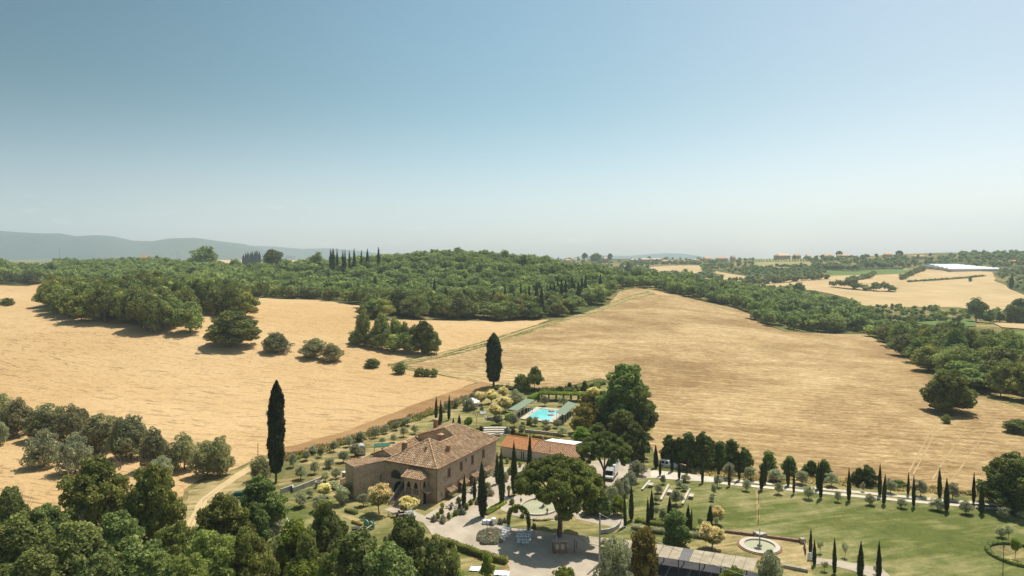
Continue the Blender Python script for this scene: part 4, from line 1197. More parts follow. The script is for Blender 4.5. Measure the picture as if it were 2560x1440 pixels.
trow('olive', Z(1620, 1140, 5.333, [(1080, 300, 100, 180), (1360, 325, 140, 190), (1710, 350, 180, 230), (2050, 385, 200, 210), (2440, 410, 230, 200)]) + Z(2080, 1140, 5.333, [(410, 480, 345, 60), (780, 500, 320, 170), (1175, 540, 330, 200), (1610, 590, 360, 200), (2110, 600, 400, 170), (2420, 600, 440, 200)]),
     'round olive tree between the white gravel lane and the field path', 'olives on the field side of the lane')
trow('olive_young', [(1777, 1290, 1262, 14), (1790, 1320, 1290, 16), (1640, 1262 + 35, 1262, 20), (1655, 1300, 1270, 20), (1750, 1322, 1292, 16)] , 'thin young olive on the near corner of the big lawn', 'young olives at the near lawn corner')
trow('olive_young', [(2050, 1384, 1350, 20), (2112, 1394, 1354, 20), (2062, 1430, 1402, 22), (2190, 1437, 1416, 18), (2520, 1350, 1310, 22)], 'thin young olive tree at the lower right of the big lawn', 'young olives on the lower lawn')
trow('olive', Z(1060, 960, 10.667, [(600, 740, 480, 190), (860, 640, 380, 210), (1120, 560, 320, 220), (1290, 420, 240, 160), (1540, 760, 590, 130), (1930, 1100, 830, 260)])
     + Z(1240, 960, 10.667, [(480, 1150, 810, 280), (1290, 590, 310, 250), (1790, 600, 370, 280), (660, 1290, 1080, 190), (1050, 1120, 880, 240), (1330, 1130, 950, 240), (1640, 1180, 950, 260), (1370, 1300, 1100, 280), (1760, 1390, 1160, 320), (80, 1110, 830, 240)]),
     'grey-green olive tree in the garden around the swimming pool', 'olives around the swimming pool')
T('olive_bush', 1290, 1020, 978, 50, 'largest grey olive left of the left pool pavilion')
T('olive_bush', 1172, 1026, 996, 34, 'dark shrub in front of the white gazebo', name='bush')
trow('olive', [(1590, 1205, 1150, 36), (1605, 1190, 1158, 30), (1575, 1225, 1180, 40), (1560, 1240, 1195, 40), (1545, 1255, 1200, 36), (1530, 1270, 1215, 40)], 'olive tree in the leafy row right of the side drive', 'olives beside the side drive')
trow('blossom', [(1202, 1012, 979, 33), (1229, 1009, 973, 29), (1258, 1000, 966, 28), (1262, 1030, 989, 40), (1238, 1046, 1008, 38), (1486, 1000, 967, 38)], 'round tree covered in cream blossom near the swimming pool', 'blossoming trees near the pool')
T('blossom', 948, 1285, 1203, 62, 'tallest cream blossoming tree on a thin trunk in front of the farmhouse stairs')
T('blossom', 1023, 1292, 1236, 58, 'round cream blossoming tree in front of the farmhouse bay')
T('blossom', 812, 1245, 1208, 42, 'round cream blossoming bush at the end of the low stone wall left of the farmhouse')
T('blossom', 1793, 1312, 1263, 38, 'round cream blossoming tree on the lawn behind the cypress')
T('blossom', 1779, 1375, 1306, 72, 'largest cream blossoming tree beside the long canopy roof')
T('white_bush', 1026, 1306, 1271, 28, 'oleander with white flowers in front of the round blossoming tree')
T('small_tree', 1169, 1078, 1042, 28, 'small green round tree on the lawn right of the cypresses behind the farmhouse')
T('small_tree', 2537, 1400, 1340, 26, 'palm-like dark tree in the round hedged bed')

# trees in the lower left and along the bottom
T('holm', 655, 1330, 1195, 120, 'dark dense evergreen in front of the tallest cypress')
T('holm', 640, 1375, 1260, 80, 'dark lower evergreen below the tallest cypress')
T('leafy', 240, 1330, 1150, 160, 'dark leafy tree at the left, in front of the olive row')
T('leafy', 385, 1370, 1165, 140, 'leafy tree left of the sandy lane')
T('leafy', 560, 1400, 1240, 150, 'green tree right of the sandy lane below the white table')
trow('dense_leafy', [(30, 1420, 1230, 110), (120, 1400, 1270, 120), (60, 1500, 1310, 170), (190, 1520, 1320, 190), (300, 1460, 1290, 150), (370, 1560, 1370, 200), (80, 1600, 1390, 200), (250, 1620, 1400, 180)],
     'leafy tree of the thicket in the bottom left corner', 'thicket trees in the bottom left corner')
trow('leafy', [(440, 1480, 1310, 130), (530, 1560, 1330, 190), (620, 1540, 1330, 150), (480, 1640, 1400, 160)],
     'large leafy tree below the sandy lane at the bottom', 'trees below the sandy lane')
trow('dense_leafy', [(890, 1530, 1340, 190), (1020, 1500, 1305, 150), (980, 1580, 1370, 190), (1090, 1550, 1360, 120)],
     'dark round oak at the bottom centre in front of the farmhouse garden', 'oaks at the bottom centre')
trow('leafy', [(770, 1540, 1340, 110), (830, 1560, 1380, 100)], 'loose leafy tree at the bottom between thicket and bottom centre oaks', 'loose trees at the bottom')
T('leafy', 815, 1420, 1262, 110, 'slender spreading tree over the play lawn with a see-through crown')
T('bright_tree', 735, 1440, 1300, 90, 'light green acacia left of the play lawn at the bottom')
T('bright_tree', 760, 1560, 1400, 110, 'brightest yellow-green acacia at the bottom edge')
T('bright_tree', 1218, 1450, 1383, 36, 'small light green tree in the hedge beside the parking')
T('bright_tree', 1410, 1520, 1420, 90, 'light green tree top at the bottom edge below the parking')
T('olive_bush', 1540, 1500, 1345, 110, 'big grey-green olive in front of the utility pole')
T('rust_bush', 1605, 1450, 1330, 90, 'dark brownish green tree in front of the long canopy')
T('olive_bush', 1925, 1500, 1380, 80, 'round grey olive at the right end of the long canopy')
T('holm', 1690, 1368, 1282, 78, 'dark bushy tree behind the long canopy left of the largest blossoming tree')
T('bright_tree', 1835, 1480, 1418, 70, 'light green tree top at the bottom edge below the canopy end')
T('holm', 1478, 1286, 1230, 50, 'dark shrub under the right edge of the large umbrella pine', name='bush')
T('holm', 1508, 1290, 1235, 44, 'dark tree between the umbrella pine and the cypress pair')
T('bright_tree', 1545, 1290, 1240, 40, 'green bush behind the cypress pair at the side drive', name='bush')
trow('dead_tree', [(62, 1360, 1175, 70), (175, 1205, 1120, 60), (215, 1400, 1250, 60), (150, 1390, 1265, 70), (300, 1175, 1125, 40), (370, 1190, 1130, 50), (420, 1190, 1125, 40), (330, 1310, 1190, 40), (690, 1440, 1280, 50), (130, 1330, 1240, 50), (535, 1290, 1225, 40), (1290 - 20, 972, 938, 20)],
     'bare leafless tree with pale branches', 'bare dead trees')
# ------------------------------------------------------------------ building materials
def m_brick(name, c1, c2, c3, sc=1.0):
    m, nt, b = mat_new(name)
    v = pos_map(nt, obj=True)
    big = nz(nt, v, 0.5, 5, 0.65)
    mid = nz(nt, v, 3.2 * sc, 5, 0.75)
    vo = nt.nodes.new('ShaderNodeTexVoronoi'); vo.inputs['Scale'].default_value = 3.4 * sc
    mp = nt.nodes.new('ShaderNodeMapping'); mp.inputs['Scale'].default_value = (1, 1, 2.4)
    nt.links.new(v, mp.inputs[0]); nt.links.new(mp.outputs[0], vo.inputs['Vector'])
    c = ramp(nt, mid, [(0.3, c1), (0.52, c2), (0.72, c3)])
    c = mixc(nt, 0.35, c, vo.outputs['Color'], 'SOFT_LIGHT')
    c = mixc(nt, 0.5, c, ramp(nt, big, [(0.3, (0.34, 0.33, 0.32)), (0.7, (0.66, 0.66, 0.66))]), 'OVERLAY')
    nt.links.new(c, b.inputs['Base Color'])
    b.inputs['Roughness'].default_value = 0.95; b.inputs['Specular IOR Level'].default_value = 0.1
    bump(nt, b, mid, 0.05)
    return m
def m_tiles(name, cols, patch=0.4):
    m, nt, b = mat_new(name)
    g = nt.nodes.new('ShaderNodeNewGeometry')
    v = pos_map(nt)
    c = ramp(nt, g.outputs['Random Per Island'], [(i / (len(cols) - 1), x) for i, x in enumerate(cols)])
    n = nz(nt, v, 0.8, 5, 0.7)
    c = mixc(nt, patch, c, ramp(nt, n, [(0.3, (0.25, 0.25, 0.25)), (0.7, (0.72, 0.70, 0.66))]), 'OVERLAY')
    nt.links.new(c, b.inputs['Base Color'])
    b.inputs['Roughness'].default_value = 0.9; b.inputs['Specular IOR Level'].default_value = 0.1
    return m
M['brick'] = m_brick('weathered_brick_and_stone', (0.31, 0.21, 0.13), (0.49, 0.365, 0.25), (0.62, 0.50, 0.37))
M['stone'] = m_brick('rough_stone', (0.22, 0.19, 0.14), (0.36, 0.31, 0.24), (0.50, 0.44, 0.35))
M['redbrick'] = m_brick('brown_brick', (0.20, 0.11, 0.07), (0.30, 0.18, 0.12), (0.40, 0.28, 0.20))
M['tiles'] = m_tiles('old_roof_tiles', [(0.34, 0.205, 0.115), (0.60, 0.39, 0.22), (0.42, 0.265, 0.15), (0.70, 0.50, 0.31), (0.50, 0.33, 0.19), (0.74, 0.57, 0.38)])
M['tiles_orange'] = m_tiles('new_orange_tiles', [(0.74, 0.31, 0.11), (0.80, 0.37, 0.145), (0.77, 0.34, 0.125)], 0.12)
M['tiles_mid'] = m_tiles('faded_orange_tiles', [(0.52, 0.27, 0.14), (0.68, 0.38, 0.20), (0.58, 0.33, 0.18), (0.72, 0.44, 0.26)], 0.3)
M['tile_under'] = plain('roof_bed', (0.16, 0.10, 0.065), 0.95, 0.3, 2)
M['cream'] = plain('cream_plaster', (0.56, 0.49, 0.39), 0.9, 0.08, 0.6)
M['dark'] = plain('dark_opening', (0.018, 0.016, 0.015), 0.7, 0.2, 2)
M['glass'] = plain('window_glass', (0.03, 0.04, 0.05), 0.12, 0.1, 1, spec=0.6)
M['brownwood'] = plain('brown_painted_wood', (0.13, 0.065, 0.04), 0.7, 0.2, 4)
M['wood'] = plain('grey_weathered_wood', (0.34, 0.29, 0.23), 0.9, 0.2, 3)
M['palewood'] = plain('pale_wood', (0.55, 0.44, 0.31), 0.85, 0.15, 3)
M['copper'] = plain('brown_downpipe', (0.14, 0.07, 0.04), 0.5, 0.1, 3)
M['white'] = plain('white_cloth', (0.82, 0.81, 0.79), 0.8, 0.04, 2)
M['whitepaint'] = plain('white_paint', (0.80, 0.80, 0.79), 0.28, 0.03, 1, spec=0.5)
M['offwhite'] = plain('pale_stone', (0.50, 0.44, 0.35), 0.9, 0.12, 1.5)
M['concrete'] = plain('grey_concrete', (0.42, 0.39, 0.34), 0.9, 0.18, 1.2)
M['greenroof'] = plain('sage_green_sheet', (0.17, 0.215, 0.135), 0.75, 0.08, 1)
M['darkgreen'] = plain('dark_green_canvas', (0.02, 0.10, 0.065), 0.7, 0.1, 1)
M['greenpaint'] = plain('pale_green_paint', (0.16, 0.40, 0.29), 0.6, 0.12, 3)
M['metal'] = plain('galvanised_metal', (0.48, 0.47, 0.44), 0.45, 0.12, 1.5, metallic=0.3)
M['rustmetal'] = plain('rusty_metal', (0.34, 0.25, 0.19), 0.8, 0.3, 2)
M['black'] = plain('black_rubber', (0.02, 0.02, 0.022), 0.6, 0.1, 2)
M['iron'] = plain('dark_iron', (0.05, 0.045, 0.04), 0.6, 0.2, 2)
M['terracotta'] = plain('terracotta_pot', (0.50, 0.24, 0.12), 0.85, 0.15, 3)
M['canopy'] = plain('beige_canopy_sheet', (0.38, 0.32, 0.225), 0.85, 0.2, 0.8, spec=0.05)
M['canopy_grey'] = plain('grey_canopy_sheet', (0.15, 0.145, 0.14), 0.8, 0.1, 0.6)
M['pink'] = plain('pink_vinyl', (0.80, 0.42, 0.42), 0.4, 0.1, 3)
M['skin'] = plain('skin', (0.50, 0.27, 0.18), 0.6, 0.08, 5)
M['hair'] = plain('dark_hair', (0.04, 0.025, 0.018), 0.7, 0.2, 10)
M['bluefab'] = plain('blue_fabric', (0.22, 0.45, 0.68), 0.8, 0.1, 3)
M['yellow'] = plain('yellow_plastic', (0.72, 0.48, 0.03), 0.5, 0.08, 3)
M['orange_hose'] = plain('orange_hose', (0.62, 0.17, 0.05), 0.6, 0.1, 3)
M['greymarble'] = plain('plaster_and_lichen', (0.40, 0.38, 0.31), 0.9, 0.2, 2)
def m_water(name, col, deep):
    m, nt, b = mat_new(name)
    v = pos_map(nt)
    n = nz(nt, v, 1.6, 4, 0.6)
    w = nz(nt, v, 0.35, 3)
    nt.links.new(ramp(nt, w, [(0.35, deep), (0.65, col)]), b.inputs['Base Color'])
    b.inputs['Roughness'].default_value = 0.08
    bump(nt, b, n, 0.02, 0.6)
    return m
M['pool'] = m_water('pool_water', (0.24, 0.70, 0.68), (0.18, 0.60, 0.60))
M['pond'] = m_water('pale_green_pond', (0.38, 0.36, 0.215), (0.31, 0.30, 0.17)); M['pond'].node_tree.nodes['Principled BSDF'].inputs['Roughness'].default_value = .5

# ------------------------------------------------------------------ tiled roofs
def tile_plane(poly, name_mat, parent, mat='tiles', sp=0.42, seg=0.6, thick=0.14, rad=0.135, seed=1, name='roof', straight=False):
    """poly: planar 3D outline; lays a bed slab and rows of half-round tiles running down the slope"""
    P3 = [Vector(p) for p in poly]
    n = Vector((0, 0, 0))
    for i in range(len(P3)):
        a, b_ = P3[i], P3[(i + 1) % len(P3)]
        n += Vector(((a.y - b_.y) * (a.z + b_.z), (a.z - b_.z) * (a.x + b_.x), (a.x - b_.x) * (a.y + b_.y)))
    n.normalize()
    if n.z < 0: n = -n; P3 = P3[::-1]
    up = (Vector((0, 0, 1)) - n * n.z).normalized()
    e = up.cross(n).normalized()
    o = P3[0]
    Q = [((p - o).dot(e), (p - o).dot(up)) for p in P3]
    rr = random.Random(seed)
    slab = MB()
    k = len(P3)
    bot = [p - n * thick for p in P3]
    slab.add([tuple(p) for p in P3] + [tuple(p) for p in bot], [tuple(range(k)), tuple(range(2 * k - 1, k - 1, -1))] + [(i, k + i, k + (i + 1) % k, (i + 1) % k) for i in range(k)])
    bed = slab.build(name, M['tile_under'], parent)
    mb = MB()
    x = min(q[0] for q in Q) + sp * 0.5
    while x < max(q[0] for q in Q):
        ys = []
        for i in range(k):
            (x0, y0), (x1, y1) = Q[i], Q[(i + 1) % k]
            if (x0 > x) != (x1 > x): ys.append(y0 + (y1 - y0) * (x - x0) / (x1 - x0))
        ys.sort()
        for j in range(0, len(ys) - 1, 2):
            y = ys[j] - 0.06
            while y < ys[j + 1] - 0.08:
                y2 = min(y + seg, ys[j + 1])
                dx = rr.uniform(-.02, .02); r1 = rad * rr.uniform(.92, 1.1); lift = rr.uniform(0, .02)
                for yy, rr_, lf in ((y, r1, 0.035 + lift), (y2 + 0.03, r1 * .86, 0.0)):
                    c = o + e * (x + dx) + up * yy + n * lf
                    for t in (0, 60, 120, 180):
                        a = math.radians(t)
                        mb.v.append(tuple(c + e * math.cos(a) * rr_ + n * math.sin(a) * rr_))
                b0 = len(mb.v) - 8
                for s in range(3): mb.f.append((b0 + s, b0 + s + 1, b0 + 5 + s, b0 + 4 + s))
                mb.f.append((b0, b0 + 3, b0 + 2, b0 + 1))
                y += seg
        x += sp
    t = mb.build('roof_tiles', M[mat], bed)
    tag(t, kind='stuff')
    return bed
def ridge_caps(a, b_, parent, mat='tiles', r=0.17, seg=0.5):
    a = Vector(a); b_ = Vector(b_); L = (b_ - a).length; n = max(1, int(L / seg)); mb = MB()
    d = (b_ - a).normalized()
    for i in range(n):
        p = a + d * (i * L / n); q = a + d * ((i + 1) * L / n + 0.05)
        mb.tube([p + Vector((0, 0, .06)), q + Vector((0, 0, .02))], [r, r * 0.85], 6)
    return tag(mb.build('ridge_tiles', M[mat], parent), kind='stuff')
def chimney(parent, x, y, z0, h, w=0.8, d=0.6, cap=True):
    c = MB().box((x, y, z0 + h / 2), (w, d, h)).build('chimney', M['redbrick'], parent)
    if cap:
        mb = MB()
        for dx in (-w * .35, w * .35):
            for dy in (-d * .3, d * .3): mb.box((x + dx, y + dy, z0 + h + 0.12), (0.14, 0.14, 0.24))
        mb.box((x, y, z0 + h + 0.28), (w + 0.25, d + 0.25, 0.08))
        mb.add([(x - w / 2 - .1, y - d / 2 - .1, z0 + h + .32), (x + w / 2 + .1, y - d / 2 - .1, z0 + h + .32), (x + w / 2 + .1, y + d / 2 + .1, z0 + h + .32), (x - w / 2 - .1, y + d / 2 + .1, z0 + h + .32), (x, y, z0 + h + .6)],
               [(0, 1, 4), (1, 2, 4), (2, 3, 4), (3, 0, 4)])
        mb.build('chimney_cap', M['tiles'], c)
    return c

# ------------------------------------------------------------------ the farmhouse
AX, AY = -15.2, 135.8
RZ = math.radians(-27.5)
def W(x, y, z=0.0):
    c, s = math.cos(RZ), math.sin(RZ)
    return Vector((AX + x * c - y * s, AY + x * s + y * c, z))
def Lo(p):
    c, s = math.cos(RZ), math.sin(RZ)
    dx, dy = p[0] - AX, p[1] - AY
    return Vector((dx * c + dy * s, -dx * s + dy * c, p[2]))
def onX(px, py, x=0.0):
    """farmhouse coordinates of a pixel on the wall plane at local x"""
    return Lo(Ppl(px, py, W(x, 0), (W(1, 0) - W(0, 0))))
def onY(px, py, y=0.0):
    return Lo(Ppl(px, py, W(0, y), (W(0, 1) - W(0, 0))))
FH = thing('farmhouse', 'large old brick farmhouse with brown tiled hipped roof, arched bay and outside stairs', 'farmhouse', (AX, AY, 0), RZ)
K = 0.58
wl = MB()
wl.prism([(-12, 0), (0, 0), (0, 25), (-14.5, 25), (-14.5, 14.0), (-12, 14.0)], -0.5, 7.42)
# gables and raised walls under the roofs
def poly_wall(mb, pts, th):
    """pts: outline in the x z plane at y; extruded by th in +y"""
    y = pts[0][1]; n = len(pts)
    v = [(p[0], p[1], p[2]) for p in pts] + [(p[0], p[1] + th, p[2]) for p in pts]
    mb.add(v, [tuple(range(n)), tuple(range(2 * n - 1, n - 1, -1))] + [(i, n + i, n + (i + 1) % n, (i + 1) % n) for i in range(n)])
poly_wall(wl, [(-14.5, 14.0, 7.3), (-4.3, 14.0, 7.3), (-4.3, 14.0, 9.85), (-7, 14.0, 11.42), (-14.5, 14.0, 8.85)], 0.4)
wl.prism([(-14.5, 14.4), (-14.1, 14.4), (-14.1, 25), (-14.5, 25)], 7.3, 8.85)
wl.build('wall', M['brick'], FH)
lw = MB()
lw.prism([(-18.2, 2.3), (-12.01, 2.3), (-12.01, 13.98), (-18.2, 13.98)], -0.5, 7.15)
poly_wall(lw, [(-18.2, 2.3, 7.1), (-12.01, 2.3, 7.1), (-15.1, 2.3, 8.28)], 0.35)
lw.build('wall', M['brick'], FH)
wing = MB()
wing.prism([(-11.9, 0.02), (-12.6, -0.3), (-13.2, -1.0), (-13.7, -1.8), (-16.3, -6.0), (-21.0, -3.2), (-18.4, 2.28), (-12.01, 2.28)], -0.5, 6.3)
wv = [(-11.9, 0.02, 7.3), (-12.6, -0.3, 7.1), (-13.2, -1.0, 6.95), (-13.7, -1.8, 6.9), (-16.3, -6.0, 6.75), (-21.0, -3.2, 6.25), (-18.4, 2.28, 6.3), (-12.01, 2.28, 7.25)]
wing.build('wall', M['brick'], FH)
wp = MB(); n_ = len(wv)
wp.add([(p[0], p[1], 6.31) for p in wv] + wv, [tuple(range(n_ - 1, -1, -1)), tuple(range(n_, 2 * n_))] + [(i, (i + 1) % n_, n_ + (i + 1) % n_, n_ + i) for i in range(n_)])
wp.build('parapet', M['brick'], FH)
tile_plane([(-12.1, 2.2, 7.32), (-12.1, 0.0, 7.32), (-13.4, -1.5, 7.06), (-16.5, -5.9, 6.80), (-21.3, -3.0, 6.38), (-18.6, 2.2, 6.55)], '', FH, seed=8, rad=0.12)
# main roofs
R_ = lambda x: 7.5 - K * x
tile_plane([(0.5, -0.5, R_(0.5)), (0.5, 25.5, R_(0.5)), (-7, 18, R_(-7)), (-7, 14.0, R_(-7)), (-4.3, 14.0, R_(-4.3)), (-4.3, 7.7, R_(-4.3)), (-6, 6, R_(-6))], '', FH, seed=1)
tile_plane([(0.5, -0.5, R_(0.5)), (-6, 6, R_(-6)), (-12.5, -0.5, R_(0.5))], '', FH, seed=2)
tile_plane([(-12.5, -0.5, R_(0.5)), (-6, 6, R_(-6)), (-12.5, 12.5, R_(0.5))], '', FH, seed=3)
tile_plane([(-6, 6, R_(-6)), (-4.3, 7.7, R_(-4.3)), (-8.6, 12, 7.5), (-12.5, 12.5, 7.21)], '', FH, seed=4, sp=0.34)
tile_plane([(-4.3, 7.7, R_(-4.3)), (-4.3, 13.98, R_(-4.3)), (-13.5, 13.98, 4.65 + 0.02), (-8.6, 12, 7.49)], '', FH, seed=5)
tile_plane([(-7, 13.7, R_(-7)), (-7, 18, R_(-7)), (-15, 26, 8.83 - 0.02), (-15, 13.7, 8.83)], '', FH, seed=6)
tile_plane([(0.5, 25.5, R_(0.5)), (-7, 18, R_(-7)), (-15, 25.5, 8.83 - 1.5)], '', FH, seed=7)
tile_plane([(-12.0, 2.0, 7.12), (-15.1, 2.0, 8.42), (-15.1, 14, 8.42), (-12.0, 14, 7.12)], '', FH, seed=9)
tile_plane([(-18.6, 2.0, 6.98), (-15.1, 2.0, 8.42), (-15.1, 14, 8.42), (-18.6, 14, 6.98)], '', FH, seed=10)
for a, b_ in (((0.5, -0.5, 7.28), (-6, 6, 11.06)), ((-12.5, -0.5, 7.28), (-6, 6, 11.06)), ((-6, 6, 11.06), (-4.3, 7.7, 10.08)), ((-4.3, 7.7, 10.08), (-4.3, 14, 10.08)), ((-7, 13.8, 11.64), (-7, 18, 11.64)), ((0.5, 25.5, 7.28), (-7, 18, 11.64)), ((-15.1, 2.0, 8.5), (-15.1, 14, 8.5)),
              ((-7, 13.8, 11.62), (-4.3, 13.8, 10.06)), ((-7, 13.8, 11.62), (-14.8, 13.8, 9.0))):
    ridge_caps(a, b_, FH)
# chimneys from the photograph: (pixel, local position guess)
chimney(FH, -10.3, 3.2, 8.6, 1.6, 0.95, 0.7)
chimney(FH, -5.3, 9.6, 9.3, 1.7, 0.9, 0.8)
chimney(FH, -1.9, 7.2, 8.4, 1.5, 0.75, 0.6, False)
chimney(FH, -4.9, 3.4, 9.3, 0.9, 0.4, 0.4, False)
chimney(FH, -13.3, 19.5, 9.3, 2.0, 0.9, 0.7)
for (x, y) in ((-3.1, 5.2), (-3.4, 17.5)):
    sk = MB().box((x, y, R_(x) + 0.10), (0.7, 0.8, 0.16)).build('skylight', M['metal'], FH)
    MB().box((x, y, R_(x) + 0.19), (0.5, 0.6, 0.02)).build('pane', M['glass'], sk)
# eaves and downpipes
def gutter(a, b_):
    MB().tube([a, b_], 0.075, 6).build('gutter', M['copper'], FH)
gutter((0.62, -0.5, 7.1), (0.62, 25.5, 7.1)); gutter((0.62, -0.62, 7.1), (-12.5, -0.62, 7.1))
MB().tube([(0.55, -0.6, 7.1), (0.12, -0.1, 6.6), (0.12, -0.1, 0)], 0.06, 6).build('downpipe', M['copper'], FH)
def window_on(plane, x, y, z, w, h, kind='shutter', frame=True):
    """plane 'X' faces +x at x, plane 'Y' faces -y at y; centred on (.., z)"""
    if plane == 'X':
        bx = lambda t, ww, hh, off, dz=0: ((x + off, y, z + dz), (t, ww, hh))
    else:
        bx = lambda t, ww, hh, off, dz=0: ((x, y - off, z + dz), (ww, t, hh))
    wf = MB().box(*bx(0.10, w + 0.24, h + 0.24, 0.0)).build('window', M['stone'], FH)
    MB().box(*bx(0.06, w, h, 0.045)).build('pane' if kind == 'glass' else 'shutter', M['glass' if kind == 'glass' else 'brownwood'], wf)
    MB().box(*bx(0.16, w + 0.4, 0.10, 0.05, -h / 2 - 0.14)).build('sill', M['stone'], wf)
    if kind == 'shutter':
        MB().box(*bx(0.02, 0.05, h, 0.085)).build('shutter_gap', M['dark'], wf)
for (a, b_) in ((1565, 785), (1731, 690), (1888, 602), (2039, 520)):
    q = onX(840 + a / 5.539, 1040 + b_ / 5.539)
    window_on('X', 0, q.y, q.z, 0.95, 1.75)
for (a, b_, w, h) in ((1460, 1085, 0.5, 0.6), (1800, 605, 0.5, 0.5), (2000, 760, .5, .6)):
    q = onX(840 + a / 5.539, 1040 + b_ / 5.539)
    window_on('X', 0, q.y, q.z, w, h, 'glass')
# doors with tiled canopies on the side wall
for i, (a, b_) in enumerate(((1600, 1000), (1770, 900), (1930, 805), (2088, 722))):
    q = onX(840 + a / 5.539, 1040 + b_ / 5.539, 0.7)
    y0 = q.y
    dz = q.z
    d = MB().box((0.02, y0 - 0.7, (dz - 0.5) / 2), (0.14, 1.1, dz - 0.5)).build('door', M['brownwood'], FH)
    MB().box((0.12, y0 - 0.35, (dz - 0.5) * 0.5), (0.06, 0.06, 0.2)).build('handle', M['iron'], d)
    for s in (-1, 1):
        MB().box((0.5, y0 + s * 1.15, dz - 0.45), (1.0, 0.14, 0.14)).box((0.1, y0 + s * 1.15, dz - 0.8), (0.14, 0.14, 0.7)).build('bracket', M['brownwood'], FH)
    tile_plane([(1.35, y0 - 1.4, dz - 0.35), (1.35, y0 + 1.4, dz - 0.35), (0.0, y0 + 1.4, dz + 0.35), (0.0, y0 - 1.4, dz + 0.35)], '', FH, 'tiles', 0.46, 0.5, 0.08, 0.15, 40 + i, 'door_canopy')
# front: arched window, small window in the wing, wide dark arch, stairs
def arch_part(name, mat, cx, y, z0, w, hs, pointed=False, parent=None, t=0.08, plane='Y', n=10):
    pts = [(-w / 2, 0), (w / 2, 0), (w / 2, hs)]
    for i in range(1, n):
        a = i / n
        if pointed:
            if a < 0.5: pts.append((w / 2 * (1 - (2 * a) ** 1.7), hs + w * 1.05 * (2 * a) ** 0.85))
            else: pts.append((-w / 2 * (1 - (2 - 2 * a) ** 1.7), hs + w * 1.05 * (2 - 2 * a) ** 0.85))
        else:
            pts.append((w / 2 * math.cos(a * math.pi), hs + w / 2 * math.sin(a * math.pi)))
    pts.append((-w / 2, hs))
    k = len(pts)
    if plane == 'Y': v = [(cx + p[0], y - t, z0 + p[1]) for p in pts] + [(cx + p[0], y + 0.02, z0 + p[1]) for p in pts]
    else: v = [(y + t, cx + p[0], z0 + p[1]) for p in pts] + [(y - 0.02, cx + p[0], z0 + p[1]) for p in pts]
    return MB().add(v, [tuple(range(k)), tuple(range(2 * k - 1, k - 1, -1))] + [(i, k + i, k + (i + 1) % k, (i + 1) % k) for i in range(k)]).build(name, M[mat], parent or FH)
q = onY(840 + 830 / 5.539, 1040 + 860 / 5.539)
aw = arch_part('arched_window', 'redbrick', q.x, 0, q.z - 0.1, 2.7, 0.6, t=0.05)
arch_part('pane', 'glass', q.x, 0, q.z, 2.3, 0.55, parent=aw, t=0.09)
for s in (-0.4, 0.4): MB().box((q.x + s, -0.11, q.z + 0.75), (0.06, 0.04, 1.5)).build('mullion', M['brownwood'], aw)
q = onY(840 + 600 / 5.539, 1040 + 850 / 5.539, -1.2)
wt = MB().box((q.x, -0.95, q.z), (0.95, 0.5, 1.5)).build('window', M['stone'], FH)
MB().box((q.x, -1.22, q.z), (0.7, 0.06, 1.2)).build('shutter', M['brownwood'], wt)
arch_part('archway', 'dark', -9.0, 0, 0.0, 3.4, 1.5, t=0.04)
# bay with pointed arches
bay = MB().prism([(-6.1, -2.6), (-2.1, -2.6), (-2.1, -0.005), (-6.1, -0.005)], -0.3, 5.5).build('bay', M['brick'], FH)
for cx in (-5.0, -3.25):
    arch_part('bay_arch', 'dark', cx, -2.6, 3.35, 0.85, 0.45, True, bay, 0.03)
    lt = MB()
    for i in range(-3, 4):
        for s in (1, -1):
            lt.tube([(cx + i * 0.16 - 0.22 * s, -2.66, 2.15), (cx + i * 0.16 + 0.22 * s, -2.66, 3.15)], 0.035, 4)
    lt.build('lattice', M['stone'], bay)
    MB().box((cx, -2.615, 2.65), (1.2, 0.03, 1.1)).build('lattice_opening', M['dark'], bay)
arch_part('bay_arch', 'dark', -1.3, -2.1, 3.35, 0.85, 0.45, True, bay, 0.03, 'X')
arch_part('bay_door', 'dark', -1.2, -2.1, 0.05, 1.0, 1.5, True, bay, 0.03, 'X')
MB().box((-2.1 + 0.01, -1.3, 2.65), (0.04, 1.1, 0.9)).build('lattice_opening', M['redbrick'], bay)
tile_plane([(-1.6, -3.1, 5.45), (-6.6, -3.1, 5.45), (-6.6, -0.02, 6.75), (-3.6, -0.02, 6.75)], '', FH, 'tiles', 0.44, 0.5, 0.1, 0.14, 21, 'bay_roof')
tile_plane([(-1.6, -3.1, 5.45), (-3.6, -0.02, 6.75), (-1.6, -0.02, 5.45)], '', FH, 'tiles', 0.44, 0.5, 0.1, 0.14, 22, 'bay_roof')
tile_plane([(-0.75, -2.3, 2.45), (-0.75, -0.02, 2.45), (-2.1, -0.02, 3.1), (-2.1, -2.3, 3.1)], '', FH, 'tiles', 0.32, 0.5, 0.08, 0.11, 23, 'door_canopy')
MB().tube([(-2.0, -2.75, 5.3), (-2.0, -2.75, 0)], 0.05, 6).build('downpipe', M['copper'], FH)
st = MB()
for i in range(13):
    st.box((-7.2, -4.9 + i * 0.34, 0.11 + i * 0.1), (1.3, 0.35, 0.22 + i * 0.2))
st.build('stairs', M['redbrick'], FH)
for x in (-6.4, -8.0):
    sw = MB(); v0 = [(x - .15, -5.3, -.2), (x + .15, -5.3, -.2), (x + .15, -5.3, 0.9), (x - .15, -5.3, 0.9), (x - .15, -0.4, -.2), (x + .15, -0.4, -.2), (x + .15, -0.4, 3.7), (x - .15, -0.4, 3.7)]
    sw.add(v0, [(0, 1, 2, 3), (7, 6, 5, 4), (0, 4, 5, 1), (1, 5, 6, 2), (2, 6, 7, 3), (3, 7, 4, 0)]).build('stair_wall', M['stone'], FH)
